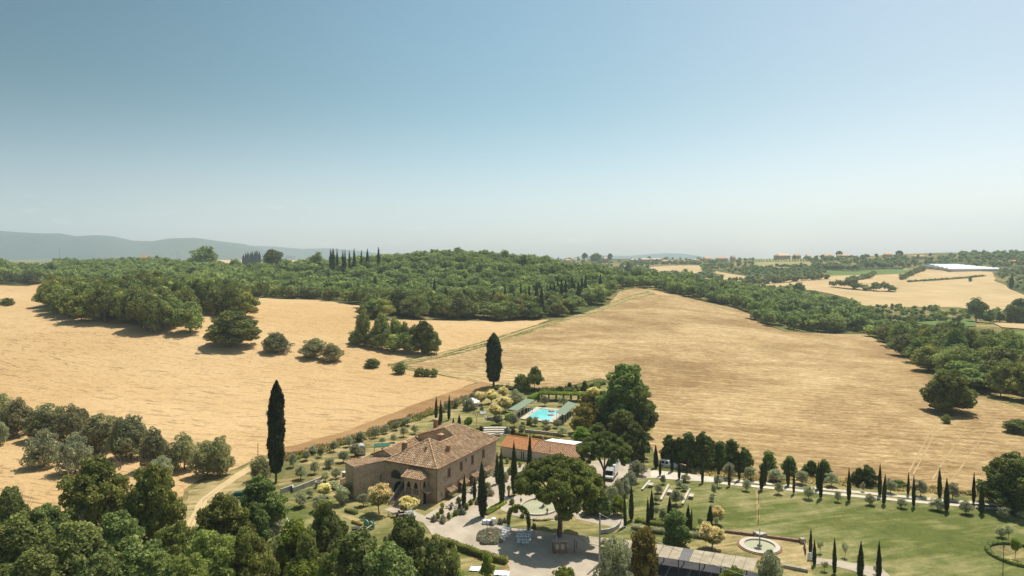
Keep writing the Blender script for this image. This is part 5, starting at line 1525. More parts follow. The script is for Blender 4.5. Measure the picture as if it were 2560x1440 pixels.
for y in (3.0, 9.8, 14.6):
    MB().box((0.03, y, 4.2), (0.05, 0.08, 1.1)).build('wall_tie', M['iron'], FH)

# ------------------------------------------------------------------ annex behind, with new orange roof
AN = thing('annex', 'low cream annex with bright orange tiled roof behind the farmhouse', 'annex', tuple(W(-4, 34.4)), RZ)
MB().prism([(0, 0), (8.6, 0), (8.6, 8), (0, 8)], -0.3, 2.75).prism([(8.62, 0.1), (21, 0.1), (21, 8), (8.62, 8)], -0.3, 2.6).build('wall', M['cream'], AN)
tile_plane([(-0.2, -0.4, 2.75), (8.7, -0.4, 2.75), (8.7, 4.0, 4.45), (-0.2, 4.0, 4.45)], '', AN, 'tiles_orange', 0.3, 0.5, 0.1, 0.08, 31)
tile_plane([(-0.2, 8.4, 2.75), (8.7, 8.4, 2.75), (8.7, 4.02, 4.45), (-0.2, 4.02, 4.45)], '', AN, 'tiles_orange', 0.3, 0.5, 0.1, 0.08, 32)
tile_plane([(8.75, -0.3, 2.6), (21.3, -0.3, 2.6), (21.3, 4.0, 4.2), (8.75, 4.0, 4.2)], '', AN, 'tiles_mid', 0.42, 0.6, 0.1, 0.10, 33)
tile_plane([(8.75, 8.3, 2.6), (21.3, 8.3, 2.6), (21.3, 4.02, 4.2), (8.75, 4.02, 4.2)], '', AN, 'tiles_mid', 0.42, 0.6, 0.1, 0.10, 34)
ridge_caps((-0.2, 4.0, 4.5), (8.7, 4.0, 4.5), AN, 'tiles_orange', 0.13); ridge_caps((8.8, 4.0, 4.25), (21.3, 4.0, 4.25), AN, 'tiles_mid', 0.13)
for x in (5.9, 6.5):
    dr = MB().box((x, -0.03, 1.15), (0.5, 0.08, 2.3)).build('door', M['whitepaint'], AN)
    MB().box((x, -0.09, 1.2), (0.34, 0.04, 2.0)).build('pane', M['glass'], dr)
wi = MB().box((14, 0.07, 1.6), (1.0, 0.08, 1.1)).build('window', M['whitepaint'], AN)
MB().box((14, 0.01, 1.6), (0.8, 0.04, 0.9)).build('pane', M['glass'], wi)
MB().box((9.2, 5.2, 4.6), (0.5, 0.5, 1.1)).build('chimney', M['stone'], AN)
MB().tube([(13.2, 0.8, 2.9), (13.2, 0.8, 4.3)], 0.08, 6).build('flue', M['rustmetal'], AN)
# ------------------------------------------------------------------ far houses
def far_house(px, py, wpx, hpx, label, wall='cream', roof='tiles_mid', rot=0.3, name='house'):
    q = Pn(px, py)
    w = wpx * depth(q) / F_PX; h = rise(q, py - 1 - hpx * .8)
    w = max(w, 7); h = max(h, 4.5)
    t = thing(name, label, 'house', q, rot)
    d = w * 0.6
    MB().prism([(-w / 2, -d / 2), (w / 2, -d / 2), (w / 2, d / 2), (-w / 2, d / 2)], -2, h * .68).build('wall', M[wall], t)
    r = MB(); a, b_ = w / 2 + .6, d / 2 + .6; z0, z1 = h * .68 + .02, h
    r.add([(-a, -b_, z0), (a, -b_, z0), (a, b_, z0), (-a, b_, z0), (-a * .75, 0, z1), (a * .75, 0, z1)], [(3, 2, 1, 0), (0, 1, 5, 4), (2, 3, 4, 5), (1, 2, 5), (3, 0, 4)])
    r.build('roof', M[roof], t)
    if wpx > 8:
        for i in range(3):
            f = MB().box((w * (-.3 + .3 * i), -d / 2 - .02, h * .4), (1.0, .1, 1.3)).build('window', M['dark'], t)
for i, (x, y, w, h, lb, wl_, rf, rt) in enumerate([
    (1420, 652, 14, 7, 'small house with orange roof on the far skyline left of the umbrella pines', 'cream', 'tiles_orange', .2),
    (1326, 650, 9, 8, 'pale pink farmhouse on the skyline left of the narrow straw field', 'cream', 'tiles_mid', .4),
    (1300, 648, 18, 6, 'long low house with reddish roof at the left end of the skyline village', 'brick', 'tiles_mid', .1),
    (1514, 648, 14, 8, 'brown roofed house on the skyline between the umbrella pines', 'brick', 'tiles', .3),
    (1518, 676, 20, 14, 'ruddy brick farmhouse half hidden by trees left of the tall conifer', 'redbrick', 'tiles', .5),
    (1555, 668, 16, 6, 'long brick barn just left of the tall dark conifer', 'redbrick', 'tiles', .1),
    (1585, 651, 18, 6, 'long brown roofed house in the village right of the pylon', 'brick', 'tiles', .2),
    (1612, 651, 22, 8, 'big brown roofed house, second in the village right of the pylon', 'brick', 'tiles', .3),
    (1640, 650, 20, 7, 'brown roofed house in the middle of the village', 'brick', 'tiles', .0),
    (1662, 655, 16, 8, 'house with a bright orange roof in the middle of the village', 'cream', 'tiles_orange', .35),
    (1676, 655, 12, 6, 'low orange roofed house right of the bright orange roof', 'cream', 'tiles_mid', .2),
    (1696, 655, 11, 9, 'small white house with steep gable in the village', 'whitepaint', 'tiles_mid', 1.2),
    (1716, 655, 14, 6, 'pale long house right of the small white house', 'cream', 'tiles_mid', .1),
    (1737, 650, 9, 4, 'small red roofed shed at the right end of the village', 'cream', 'tiles_orange', .3),
    (1767, 648, 18, 8, 'house with a broad orange hipped roof right of the village', 'cream', 'tiles_orange', .4),
    (1804, 646, 26, 6, 'long pale building with flat brown roof on the skyline ridge', 'brick', 'tiles_mid', .0),
    (1832, 645, 12, 9, 'pinkish house beside dark trees on the skyline ridge', 'brick', 'tiles_mid', .5),
    (1955, 641, 34, 10, 'large brown roofed hilltop building on the far right ridge', 'brick', 'tiles', .3),
    (1992, 640, 16, 8, 'brown hilltop house right of the large hilltop building', 'brick', 'tiles', .1),
    (2020, 641, 12, 7, 'small house with brown roof among trees on the right ridge', 'cream', 'tiles', .4),
    (2068, 641, 26, 8, 'house with orange roof on the right ridge, left of centre', 'cream', 'tiles_mid', .2),
    (2104, 641, 22, 7, 'wide low house with reddish roof on the right ridge', 'brick', 'tiles_mid', .3),
    (2124, 641, 16, 6, 'low reddish roofed house next to the wide low one on the right ridge', 'brick', 'tiles_mid', .1),
    (2219, 640, 18, 10, 'pink house with flat orange roof between two umbrella pines', 'cream', 'tiles_orange', .1),
    (2296, 645, 26, 10, 'pink house with reddish roof right of the umbrella pines on the ridge', 'cream', 'tiles_mid', .1),
    (360, 641, 14, 5, 'tiny orange roofed house on the plain at the left before the mountains', 'cream', 'tiles_orange', .1),
    (2534, 654, 14, 6, 'small orange roofed house on the wooded slope at the far right', 'cream', 'tiles_orange', .3)]):
    far_house(x, y + 2, w, h, lb, wl_, rf, rt)
# white greenhouses
gq = P(2436, 678)
GH = thing('greenhouse', 'long white greenhouse roofs beyond the wheat field at the far right', 'greenhouse', gq, math.radians(4))
dp = depth(gq) / F_PX
for i in range(9):
    x0 = (-72 + (i % 2) * 5) * dp; x1 = (74 - i * 4) * dp
    y = i * 9.4; n = 7; v = []; zb = hgt(gq.x + (x0 + x1) / 2, gq.y + y) - gq.z
    mb = MB()
    for xx in (x0 + i * 4 * dp, x1):
        for k in range(n):
            a = math.pi * k / (n - 1); v.append((xx, y + 4.6 * -math.cos(a), zb + 3.0 + 2.4 * math.sin(a)))
    mb.add(v, [(k, k + 1, n + k + 1, n + k) for k in range(n - 1)] + [tuple(range(n)), tuple(range(2 * n - 1, n - 1, -1))])
    mb.build('greenhouse_roof', M['whitepaint'], GH)
    MB().box(((x0 + x1) / 2, y, zb + 0.5), (x1 - x0 - 10, 8.6, 5)).build('wall', M['metal'], GH)
# pylon and poles
pq = P(1580, 645)
PY = thing('electricity_pylon', 'lattice electricity pylon with a V shaped head on the skyline behind the village', 'pylon', pq)
hh = rise(pq, 626); ww = 7 * depth(pq) / F_PX
mb = MB()
for s in (-1, 1):
    mb.tube([(s * ww * .25, 0, -4), (s * ww * .95, 0, hh)], 0.45, 4); mb.tube([(s * ww * .25 + s * 2.5, 0, -4), (s * ww * .95, 0, hh)], 0.35, 4)
mb.tube([(-ww * 1.05, 0, hh * .86), (ww * 1.05, 0, hh * .86)], 0.4, 4)
for i in range(8):
    s = -1 if i % 2 else 1
    mb.tube([(s * ww * .3, 0, hh * i / 9), (s * ww * .6, 0, hh * (i + 1) / 9)], .25, 4)
mb.build('lattice_frame', M['metal'], PY)
for px, py, yt, lb in ((150, 670, 620, 'thin telegraph pole against the mountains at the left'), (444, 672, 626, 'thin telegraph pole left of the big round skyline tree'), (645, 1140, 1108, 'dark wooden post in the wheat left of the tallest cypress')):
    q = P(px, py); h = rise(q, yt)
    t = thing('telegraph_pole', lb, 'pole', q)
    r = 0.16 if py < 800 else 0.1
    MB().tube([(0, 0, -1), (0, 0, h)], [r, r * .7], 6).build('pole', M['bark'], t)
    if py < 800: MB().box((0, 0, h - 0.6), (1.6, .12, .12)).build('crossarm', M['bark'], t)
# ------------------------------------------------------------------ swimming pool and its garden
def gz(px, py, z=0.0): return Pz(px, py, z + hgt(*P(px, py)[:2]))
pa, pb, pc, pd = [gz(*q) for q in ((1350, 1022), (1402, 1028), (1385, 1052), (1318, 1048))]
GZ = hgt(*P(1350, 1035)[:2])
pc = pb + (pd - pa)
POOL = thing('swimming_pool', 'turquoise rectangular swimming pool between two green roofed pavilions', 'swimming pool', (0, 0, GZ))
e1 = (pb - pa); e2 = (pd - pa); e1.z = e2.z = 0
u1 = e1.normalized(); u2 = e2.normalized()
def rect(o, a, b_, ma, mb_): return [(o + a * i * 1.0 + b_ * j)[:2] for i, j in ()]
o_ = pa.copy(); o_.z = 0
def prect(m):
    return [tuple((o_ - u1 * m - u2 * m)[:2]), tuple((o_ + e1 + u1 * m - u2 * m)[:2]), tuple((o_ + e1 + e2 + u1 * m + u2 * m)[:2]), tuple((o_ + e2 - u1 * m + u2 * m)[:2])]
outer, inner = prect(1.7), prect(0.0)
mb = MB()
for i in range(4):
    j = (i + 1) % 4
    mb.prism([outer[i], outer[j], inner[j], inner[i]], 0.02, 0.32)
mb.build('stone_edge', M['offwhite'], POOL)
MB().prism(prect(0.02), 0.0, 0.22).build('water', M['pool'], POOL)
def pavilion(pts, z, label, seed):
    """pts: four roof corners in pixels (front left, front right, back right, back left)"""
    c = [gz(x, y, z) for x, y in pts]
    g = sum((q.z for q in c), 0) / 4 - z
    t = thing('pool_pavilion', label, 'pavilion', (c[0].x, c[0].y, g))
    o = c[0].copy(); o.z = 0
    L = [Vector((q.x, q.y, 0)) - o for q in c]
    L[2] = L[1] + L[3]
    zz = (z, z, z + 0.35, z + 0.35)
    mb = MB(); v = [(L[i].x, L[i].y, z + (0.5 if i in (0, 3) else 0.0)) for i in range(4)]
    v2 = [(a, b_, h - .1) for a, b_, h in v]
    mb.add(v + v2, [(0, 1, 2, 3), (7, 6, 5, 4), (0, 4, 5, 1), (1, 5, 6, 2), (2, 6, 7, 3), (3, 7, 4, 0)])
    mb.build('roof', M['greenroof'], t)
    ln = (L[3]).length; n = 6
    for i in range(n):
        for s in (0, 1):
            q = L[0].lerp(L[3], (i + .15) / (n - .7)) + (L[1] - L[0]) * (0.93 if s else 0.07)
            MB().box((q.x, q.y, z / 2), (.12, .12, z - 0.12)).build('post', M['whitepaint'], t)
    for i in range(7):
        q = L[0].lerp(L[3], (i + .7) / 8) + (L[1] - L[0]) * 0.5
        a = thing('lounger', '%s dark lounger from the near end, under the %s pool pavilion' % (ORD[i], 'left' if seed == 1 else 'right'), 'lounger', (c[0].x + q.x, c[0].y + q.y, g), math.atan2((L[1] - L[0]).y, (L[1] - L[0]).x), 'loungers under the pool pavilions')
        MB().box((0, 0, .35), (1.5, .6, .1)).build('seat', M['iron'], a)
        MB().add([(.7, -.3, .38), (.7, .3, .38), (1.2, .3, .8), (1.2, -.3, .8), (.75, -.3, .3), (.75, .3, .3), (1.25, .3, .72), (1.25, -.3, .72)], [(0, 1, 2, 3), (7, 6, 5, 4), (0, 4, 5, 1), (1, 5, 6, 2), (2, 6, 7, 3), (3, 7, 4, 0)]).build('backrest', M['iron'], a)
        MB().box((-.6, 0, .15), (.06, .5, .3)).box((.6, 0, .15), (.06, .5, .3)).build('legs', M['iron'], a)
    return t
pavilion([(1270, 1029), (1293, 1029), (1335, 999), (1316, 998)], 2.5, 'sage green lean-to pavilion roof on posts left of the swimming pool', 1)
pavilion([(1389, 1036), (1411, 1040), (1438, 1008), (1421, 1005)], 2.5, 'sage green lean-to pavilion roof on posts right of the swimming pool', 2)
def person_float(px, py, label):
    q = gz(px, py, 0.25)
    t = thing('float_ring', label.replace('person lying', 'pink inflatable ring') if False else 'pink inflatable float in the pool, ' + label, 'float', q)
    mb = MB(); n = 16; pts = [(0.85 * math.cos(2 * math.pi * i / n), 0.65 * math.sin(2 * math.pi * i / n), 0.14) for i in range(n + 1)]
    mb.tube(pts, 0.2, 8, False).build('ring', M['pink'], t, True)
    p = thing('person', 'dark haired person lying back on the pink float ' + label, 'person', q + Vector((0, 0, 0.28)), 0.6)
    v = [(-0.75, 0, .08), (-.52, 0, .06), (-.3, 0, 0), (0.05, 0, -.05), (0.3, .12, 0), (0.62, .14, .12), (1.0, .14, 0.0), (0.3, -.12, 0), (0.62, -.14, .12), (1.0, -.14, 0.0), (-.3, .3, 0), (-.05, .45, .05), (-.3, -.3, 0), (-.05, -.45, .05)]
    e = [(0, 1), (1, 2), (2, 3), (3, 4), (4, 5), (5, 6), (3, 7), (7, 8), (8, 9), (2, 10), (10, 11), (2, 12), (12, 13)]
    r = [.11, .06, .17, .15, .09, .07, .045, .09, .07, .045, .06, .035, .06, .035]
    me = bpy.data.meshes.new('body'); me.from_pydata(v, e, []); me.materials.append(M['skin'])
    ob = link('body', me, p)
    md = ob.modifiers.new('skin', 'SKIN')
    for i, x in enumerate(me.skin_vertices[0].data): x.radius = (r[i], r[i]); x.use_root = (i == 3)
    sb = ob.modifiers.new('sub', 'SUBSURF'); sb.levels = 1; sb.render_levels = 1
    MB().lathe([(0.02, 0), (.12, .03), (.13, .1), (.08, .17), (.02, .19)], 10, (-.80, 0, .02)).build('hair', M['hair'], p, True)
    MB().box((0.1, 0, -.02), (.28, .34, .2)).build('swimwear', M['iron'], p)
person_float(1379, 1028, 'nearer the far edge')
person_float(1377, 1038, 'nearer the right pavilion')
for i, (px, py) in enumerate(((1324, 1035), (1331, 1031))):
    q = gz(px, py, 0.3)
    t = thing('parasol', ('nearer' if i == 0 else 'farther') + ' closed blue parasol on the pool edge beside the left pavilion', 'parasol', q)
    MB().tube([(0, 0, 0), (0, 0, 2.0)], .03, 6).build('pole', M['iron'], t)
    MB().lathe([(.20, .75), (.16, 1.0), (.09, 1.6), (.02, 1.95)], 8).build('folded_canopy', M['bluefab'], t, True)
    MB().lathe([(.3, 0), (.3, .08), (.05, .1)], 10).build('base', M['bluefab'], t)
# vine pergola behind the pool
def leafy_box(name, label, cat, pts, w, z0, z1, mat, seed, size=0.22, dens=26, group=None):
    """a clipped hedge or vine roof along a ground line"""
    rg = np.random.default_rng(seed); Q = []; D = []; mb = MB()
    for a, b_ in zip(pts, pts[1:]):
        a = Vector((a[0], a[1], 0)); b_ = Vector((b_[0], b_[1], 0))
        L = (b_ - a).length; d = (b_ - a).normalized(); nn = Vector((-d.y, d.x, 0))
        g0, g1 = hgt(a.x, a.y), hgt(b_.x, b_.y)
        n = int(dens * L * (w + (z1 - z0) * 2))
        s = rg.random(n); t = rg.random(n); f = rg.random(n)
        side = f < 2 * (z1 - z0) / (w + 2 * (z1 - z0))
        off = np.where(side, np.sign(rg.random(n) - .5) * w / 2 * (.88 + .18 * rg.random(n)), (t - .5) * w)
        zz = np.where(side, z0 + t * (z1 - z0), z1 + (rg.random(n) - .6) * .16) + 0.10 * np.sin(s * L * 1.9 + seed)
        base = g0 + (g1 - g0) * s
        Q.append(np.stack([a.x + d.x * s * L + nn.x * off, a.y + d.y * s * L + nn.y * off, base + zz], 1))
        D.append(np.stack([nn.x * np.sign(off) * side, nn.y * np.sign(off) * side, np.where(side, .1, 1.0)], 1))
        h = w / 2 * .86
        c = [a + nn * h, a - nn * h, b_ - nn * h, b_ + nn * h]
        mb.add([(q.x, q.y, g + z) for z in (z0, z1 - .08) for q, g in zip(c, (g0, g0, g1, g1))], [(3, 2, 1, 0), (4, 5, 6, 7), (0, 1, 5, 4), (1, 2, 6, 5), (2, 3, 7, 6), (3, 0, 4, 7)])
    Q = np.concatenate(Q); D = np.concatenate(D)
    q = leaf_quads(Q, D, size, rg, .6, .2)
    tri = []
    for f in mb.f: tri += [(f[0], f[1], f[2]), (f[0], f[2], f[3])]
    me = quads_mesh(name, [(q, 0)], [M[mat]], (np.array(mb.v), np.array(tri)))
    return me
PG = thing('vine_pergola', 'long flat pergola covered in green vine behind the swimming pool', 'pergola')
p0, p1, p2 = P(1348, 1000), P(1352, 996), P(1470, 1003)
link('vine_roof', leafy_box('vine_roof', '', '', [p0, p2], 4.2, 2.2, 2.75, 'bright', 3, .3, 20), PG)
for i in range(7):
    q = p0.lerp(p2, (i + .3) / 6.6)
    for s in (-1.9, 1.9):
        MB().box((q.x, q.y + s, q.z + 1.1), (.35, .35, 2.3)).build('post', M['bark'], PG)
hb_ = thing('clipped_hedge', 'bright green hedge block beside the left pool pavilion', 'hedge')
link('foliage', leafy_box('foliage', '', '', [P(1262, 1048), P(1282, 1048)], 2.2, 0, 1.5, 'bright', 5, .25), hb_)
hb_ = thing('clipped_hedge', 'sloping green vine hedge running from the left pavilion to the pergola', 'hedge')
link('foliage', leafy_box('foliage', '', '', [P(1322, 1008), P(1346, 996)], 1.4, 0, 2.2, 'bright', 6, .25), hb_)
hb_ = thing('clipped_hedge', 'dark hedge along the low terrace wall below the pool garden', 'hedge')
link('foliage', leafy_box('foliage', '', '', [P(1290, 1090), P(1318, 1095)], 1.0, 0, 1.0, 'rust', 7, .22), hb_)
hb_ = thing('clipped_hedge', 'low bronze hedge in front of the awning', 'hedge')
link('foliage', leafy_box('foliage', '', '', [P(1330, 1094), P(1400, 1101)], .9, 0, .8, 'rust', 8, .22), hb_)
# gazebo
q = P(1180, 1021)
GA = thing('gazebo', 'white tented gazebo on the lawn left of the blossoming trees', 'gazebo', q, .3)
MB().lathe([(2.6, 2.2), (2.5, 2.35), (1.2, 2.9), (.5, 3.35), (.05, 3.5)], 8).build('canopy', M['white'], GA)
for i in range(4):
    a = math.pi / 4 + i * math.pi / 2
    MB().tube([(2.2 * math.cos(a), 2.2 * math.sin(a), 0), (2.2 * math.cos(a), 2.2 * math.sin(a), 2.3)], .05, 6).build('post', M['metal'], GA)
    MB().lathe([(.2, 0), (.14, 1.0), (.1, 2.2)], 8, (2.2 * math.cos(a), 2.2 * math.sin(a), 0)).build('tied_curtain', M['white'], GA)
for (px, py, lb) in ((1208, 1036, 'white garden sofa on the lawn left of the nearest blossoming tree'), (1217, 1046, 'single white garden chair on the lawn below the white sofa')):
    q = P(px, py); big = px == 1208
    t = thing('garden_sofa' if px == 1208 else 'garden_armchair', lb, 'sofa' if px == 1208 else 'armchair', q, .2)
    w = 2.0 if big else .8
    MB().box((0, 0, .3), (w, .8, .3)).build('seat', M['white'], t)
    MB().box((0, .42, .6), (w, .15, .6)).build('backrest', M['white'], t)
    for s in (-1, 1): MB().box((s * w / 2, 0, .45), (.12, .8, .5)).build('armrest', M['white'], t)
def lamp(px, py, lb, h=3.0, two=False):
    q = P(px, py)
    t = thing('garden_lamp', lb, 'lamp', q)
    MB().tube([(0, 0, 0), (0, 0, .15), (0, 0, h)], [.12, .05, .04], 8).build('pole', M['iron'], t)
    for s in ((-.35, .35) if two else (0,)):
        MB().lathe([(.05, 0), (.14, .25), (.16, .3), (.02, .42)], 8, (s, 0, h - (.05 if two else 0))).build('lantern', M['iron'], t)
    if two: MB().tube([(-.35, 0, h - .1), (.35, 0, h - .1)], .03, 5).build('crossarm', M['iron'], t)
lamp(1191, 1066, 'tall two armed black garden lamp on the lawn behind the farmhouse', 3.2, True)
lamp(1183, 1037, 'small lamp post on the lawn below the gazebo', 2.2)
lamp(1284, 1260, 'thin garden lamp beside the gravel drive left of the round pond', 1.6)
lamp(2507, 1440, 'thin lamp post on the big lawn at the bottom right', 4.5)
# amphitheatre steps and fountain
q = P(1240, 1085)
AM = thing('curved_steps', 'four curved stone steps behind the small round fountain', 'steps', q, 0)
for i in range(4):
    R0 = 5.0 + i * 1.2; n = 14; z = .25 + i * .3; ha = math.degrees(math.asin(3.5 / (R0 + .6)))
    v = []
    for rr_ in (R0, R0 + 1.2):
        for k in range(n + 1):
            a = math.radians(90 - ha + 2 * ha * k / n); v.append((rr_ * math.cos(a), rr_ * math.sin(a) - 6.0, 0))
    m = n + 1
    V = [(x, y, -.3) for x, y, _ in v] + [(x, y, z) for x, y, _ in v]
    fs = []
    for k in range(n):
        fs += [(k, k + 1, m + k + 1, m + k)[::-1], (2 * m + k, 2 * m + k + 1, 3 * m + k + 1, 3 * m + k), (k, k + 1, 2 * m + k + 1, 2 * m + k), (m + k + 1, m + k, 3 * m + k, 3 * m + k + 1)]
    fs += [(0, 2 * m, 3 * m, m), (n, m + n, 3 * m + n, 2 * m + n)]
    MB().add(V, fs).build('step', M['offwhite'], AM)
q = P(1243, 1092)
FO = thing('small_fountain', 'small round stone fountain basin with a plant in front of the curved steps', 'fountain', q)
MB().lathe([(.85, 0), (.8, .6), (.95, .7), (.95, .8), (.75, .8), (.7, .6)], 18).build('basin', M['stone'], FO)
MB().lathe([(.12, .5), (.1, 1.1), (.3, 1.2)], 8).build('pedestal', M['stone'], FO)
for (px, py, yt, w, k, lb) in ((1203, 1078, 1066, 12, 'rust_bush', 'reddish rounded bush left of the curved steps'), (1194, 1088, 1079, 14, 'shrub', 'clipped green ball bush left of the curved steps'), (1268, 1086, 1068, 18, 'grey_shrub', 'pale silver bush right of the curved steps'),
    (1283, 1088, 1070, 14, 'rust_bush', 'dark reddish square bush right of the silver bush'), (1194, 1074, 1069, 12, 'bright_shrub', 'flat yellow-green bush above the clipped ball bush'), (1160, 1090, 1074, 24, 'shrub', 'dark shrub behind the farmhouse roof under the small round tree'),
    (1250, 1072, 1056, 16, 'bright_shrub', 'round bright green bush above the right end of the curved steps'), (1306, 1078, 1056, 16, 'rust_bush', 'dark bronze bush in the pool garden'), (1325, 1062, 1042, 22, 'bright_shrub', 'green bush at the near end of the pool')):
    T(k, px, py, yt, w, lb, name='bush' if k == 'rust_bush' else None)
tm = thing('terrace_wall', 'low dry stone terrace wall below the pool garden', 'wall')
for i in range(9):
    a = P(1313 + i * 10, 1081 + i * 1.1); b_ = P(1322 + i * 10, 1082 + i * 1.1)
    MB().box(((a.x + b_.x) / 2, (a.y + b_.y) / 2, a.z + .4), ((b_ - a).length, .6, .9 + .1 * (i % 2)), math.atan2(b_.y - a.y, b_.x - a.x)).build('stone_section', M['stone'], tm)
# awning behind the annex
c = [gz(x, y, 2.6) for x, y in ((1357, 1103), (1434, 1112), (1431, 1103), (1380, 1096))]
AW = thing('awning', 'long white fabric awning on posts behind the annex roof', 'awning')
c[2] = c[1] + (c[3] - c[0]) * 1.0
v = [tuple(p) for p in c]; v2 = [(p[0], p[1], p[2] - .06) for p in v]
MB().add(v + v2, [(0, 1, 2, 3), (7, 6, 5, 4), (0, 4, 5, 1), (1, 5, 6, 2), (2, 6, 7, 3), (3, 7, 4, 0)]).build('fabric', M['white'], AW)
MB().add([v2[0], v2[1], (v2[1][0], v2[1][1], v2[1][2] - .35), (v2[0][0], v2[0][1], v2[0][2] - .35)], [(3, 2, 1, 0)]).build('valance', M['white'], AW)
for i in range(4):
    for t in (0.02, 0.98):
        p = c[0].lerp(c[1], (i + .02) / 3.04) + (c[3] - c[0]) * t
        MB().tube([(p.x, p.y, hgt(p.x, p.y)), (p.x, p.y, p.z - .05)], .05, 6).build('post', M['metal'], AW)

# ------------------------------------------------------------------ courtyard in front of the farmhouse
q0 = P(1352, 1268)
PO = thing('round_pond', 'large round pond with pale stone rim behind the vine arch', 'pond', q0, RZ); PO.scale = (.9, 1.2, 1)
Rp = 4.0
mb = MB(); n = 40
mb.lathe([(Rp + .35, -.1), (Rp + .35, .45), (Rp, .45), (Rp, .12)], n)
mb.f = mb.f[:-2]
mb.build('stone_rim', M['offwhite'], PO)
MB().lathe([(.1, .08), (Rp + .02, .1), (Rp + .02, .16), (.05, .16)], n).build('water', M['pond'], PO)
MB().lathe([(.6, .1), (.4, .4), (.14, .5), (.12, 1.6), (.5, 1.75), (.55, 1.85), (.1, 1.9), (.08, 2.3)], 12, (.6, .2, 0)).build('fountain', M['stone'], PO)
for i, (a, lb) in enumerate(((-75, 'nearest the camera'), (160, 'at the left side'), (20, 'at the right side'), (100, 'at the far side'))):
    a = math.radians(a)
    t = thing('urn', 'stone urn with a plant on the rim of the round pond, ' + lb, 'urn', q0 + Vector(((Rp + .18) * math.cos(a), (Rp + .18) * math.sin(a), .45)))
    MB().lathe([(.14, 0), (.08, .15), (.22, .4), (.26, .55)], 10).build('bowl', M['redbrick'], t)
    MB().lathe([(.1, .5), (.25, .65), (.15, .85), (.03, .95)], 7).build('plant', M['olive'], t)
# vine arch
qa, qb = P(1271, 1318), P(1322, 1326)
VA = thing('vine_arch', 'tall arch covered in bright green climbing vine', 'arch')
d = (qb - qa); L = d.length; d.normalize()
pts = []
n = 24
for i in range(n + 1):
    s = i / n * math.pi
    pts.append(qa + d * (L / 2 - L / 2 * math.cos(s) * (1.0)) + Vector((0, 0, 4.1 * math.sin(s) ** 0.55)))
mb = MB(); mb.tube(pts, .16, 6); mb.build('frame', M['bark'], VA)
rg = np.random.default_rng(77); Q = []; D = []
for p, q in zip(pts, pts[1:]):
    k = int(300 * (q - p).length)
    for _ in range(k):
        t = rg.random(); dv = rg.normal(size=3); dv /= np.linalg.norm(dv)
        b0 = np.array(p.lerp(q, t)); zz = b0[2]
        r = (.30 + .16 * min(1, zz / 3)) * (.7 + .4 * rg.random())
        Q.append(b0 + dv * r * np.array([1, 1.3, 1.0])); D.append(dv)
link('vine', quads_mesh('vine', [(leaf_quads(np.array(Q), np.array(D), .2, rg, .6), 0)], [M['bright']]), VA)
# chairs
def make_chair():
    t = thing('chair', '', 'chair')
    MB().box((0, 0, .45), (.54, .52, .10)).build('seat', M['whitepaint'], t)
    MB().box((0, .21, .90), (.40, .035, .10)).box((0, .21, .72), (.40, .03, .05)).box((-.19, .21, .68), (.035, .035, .42)).box((.19, .21, .68), (.035, .035, .42)).build('backrest', M['whitepaint'], t)
    for x in (-.19, .19):
        for y in (-.19, .19): MB().box((x, y, .21), (.035, .035, .42)).build('leg', M['whitepaint'], t)
    return t
chair0 = make_chair()
def dup(root, loc, rz, label, group):
    r = root.copy(); COL.objects.link(r); r.location = loc; r.rotation_euler = (0, 0, rz); r['label'] = label; r['group'] = group
    for ch in list(root.children):
        c_ = ch.copy(); COL.objects.link(c_); c_.parent = r
    return r
lit = [[(757, 820), (842, 850)], [(840, 735), (930, 765)], [(800, 645), (880, 665), (955, 690)], [(740, 560), (815, 580), (885, 600), (960, 625)], [(850, 520), (930, 545), (1010, 575)]]
shd = [[(1248, 925), (1370, 940), (1472, 940)], [(1245, 865), (1335, 865), (1425, 865), (1530, 870)], [(1213, 775), (1312, 775), (1398, 775), (1480, 780)], [(1240, 705), (1330, 715), (1420, 710), (1535, 730)], [(1245, 640), (1355, 640), (1450, 630), (1545, 640)]]
first = True
for blk, nm, rz in ((lit, 'sunlit', -.35), (shd, 'shaded', -.05)):
    for r, row in enumerate(blk):
        for k, (a, b_) in enumerate(row):
            q = Pz(1180 + a / 10.667, 1270 + b_ / 10.667, .45); q.z = 0.14
            lb = 'white chair, %s from left in the %s row from the camera, %s block' % (ORD[k], ORD[r], nm)
            if first:
                chair0.location = q; chair0.rotation_euler = (0, 0, rz); chair0['label'] = lb; chair0['group'] = 'white ceremony chairs'; first = False
            else: dup(chair0, q, rz + RR.uniform(-.08, .08), lb, 'white ceremony chairs')
for i, (px, py, lb, r, h) in enumerate(((1234, 1313, 'tall round cocktail table under a white cloth, tallest of the three by the lavender', .42, 1.15), (1222.5, 1312, 'white covered table in the middle of the three above the lavender bed', .45, .8), (1212.5, 1311, 'white covered table leftmost of the three above the lavender bed', .45, .7))):
    q = P(px, py); q.z = .14
    t = thing('covered_table', lb, 'table', q, .5)
    if i == 0: MB().lathe([(.05, h + .02), (r, h + .02), (r + .03, h), (r - .02, h * .75), (r - .08, h * .5), (r + .02, .02)][::-1], 16).build('tablecloth', M['white'], t, True)
    else:
        a = r * .85
        MB().add([(-a - .06, -a - .06, .06), (a + .06, -a - .04, .1), (a + .06, a + .06, .05), (-a - .05, a + .06, .1), (-a, -a, h), (a, -a, h), (a, a, h), (-a, a, h)], [(4, 5, 6, 7), (0, 1, 5, 4), (1, 2, 6, 5), (2, 3, 7, 6), (3, 0, 4, 7)]).build('tablecloth', M['white'], t)
    MB().lathe([(.03, .3), (.03, h - .02)], 6).build('leg', M['metal'], t)
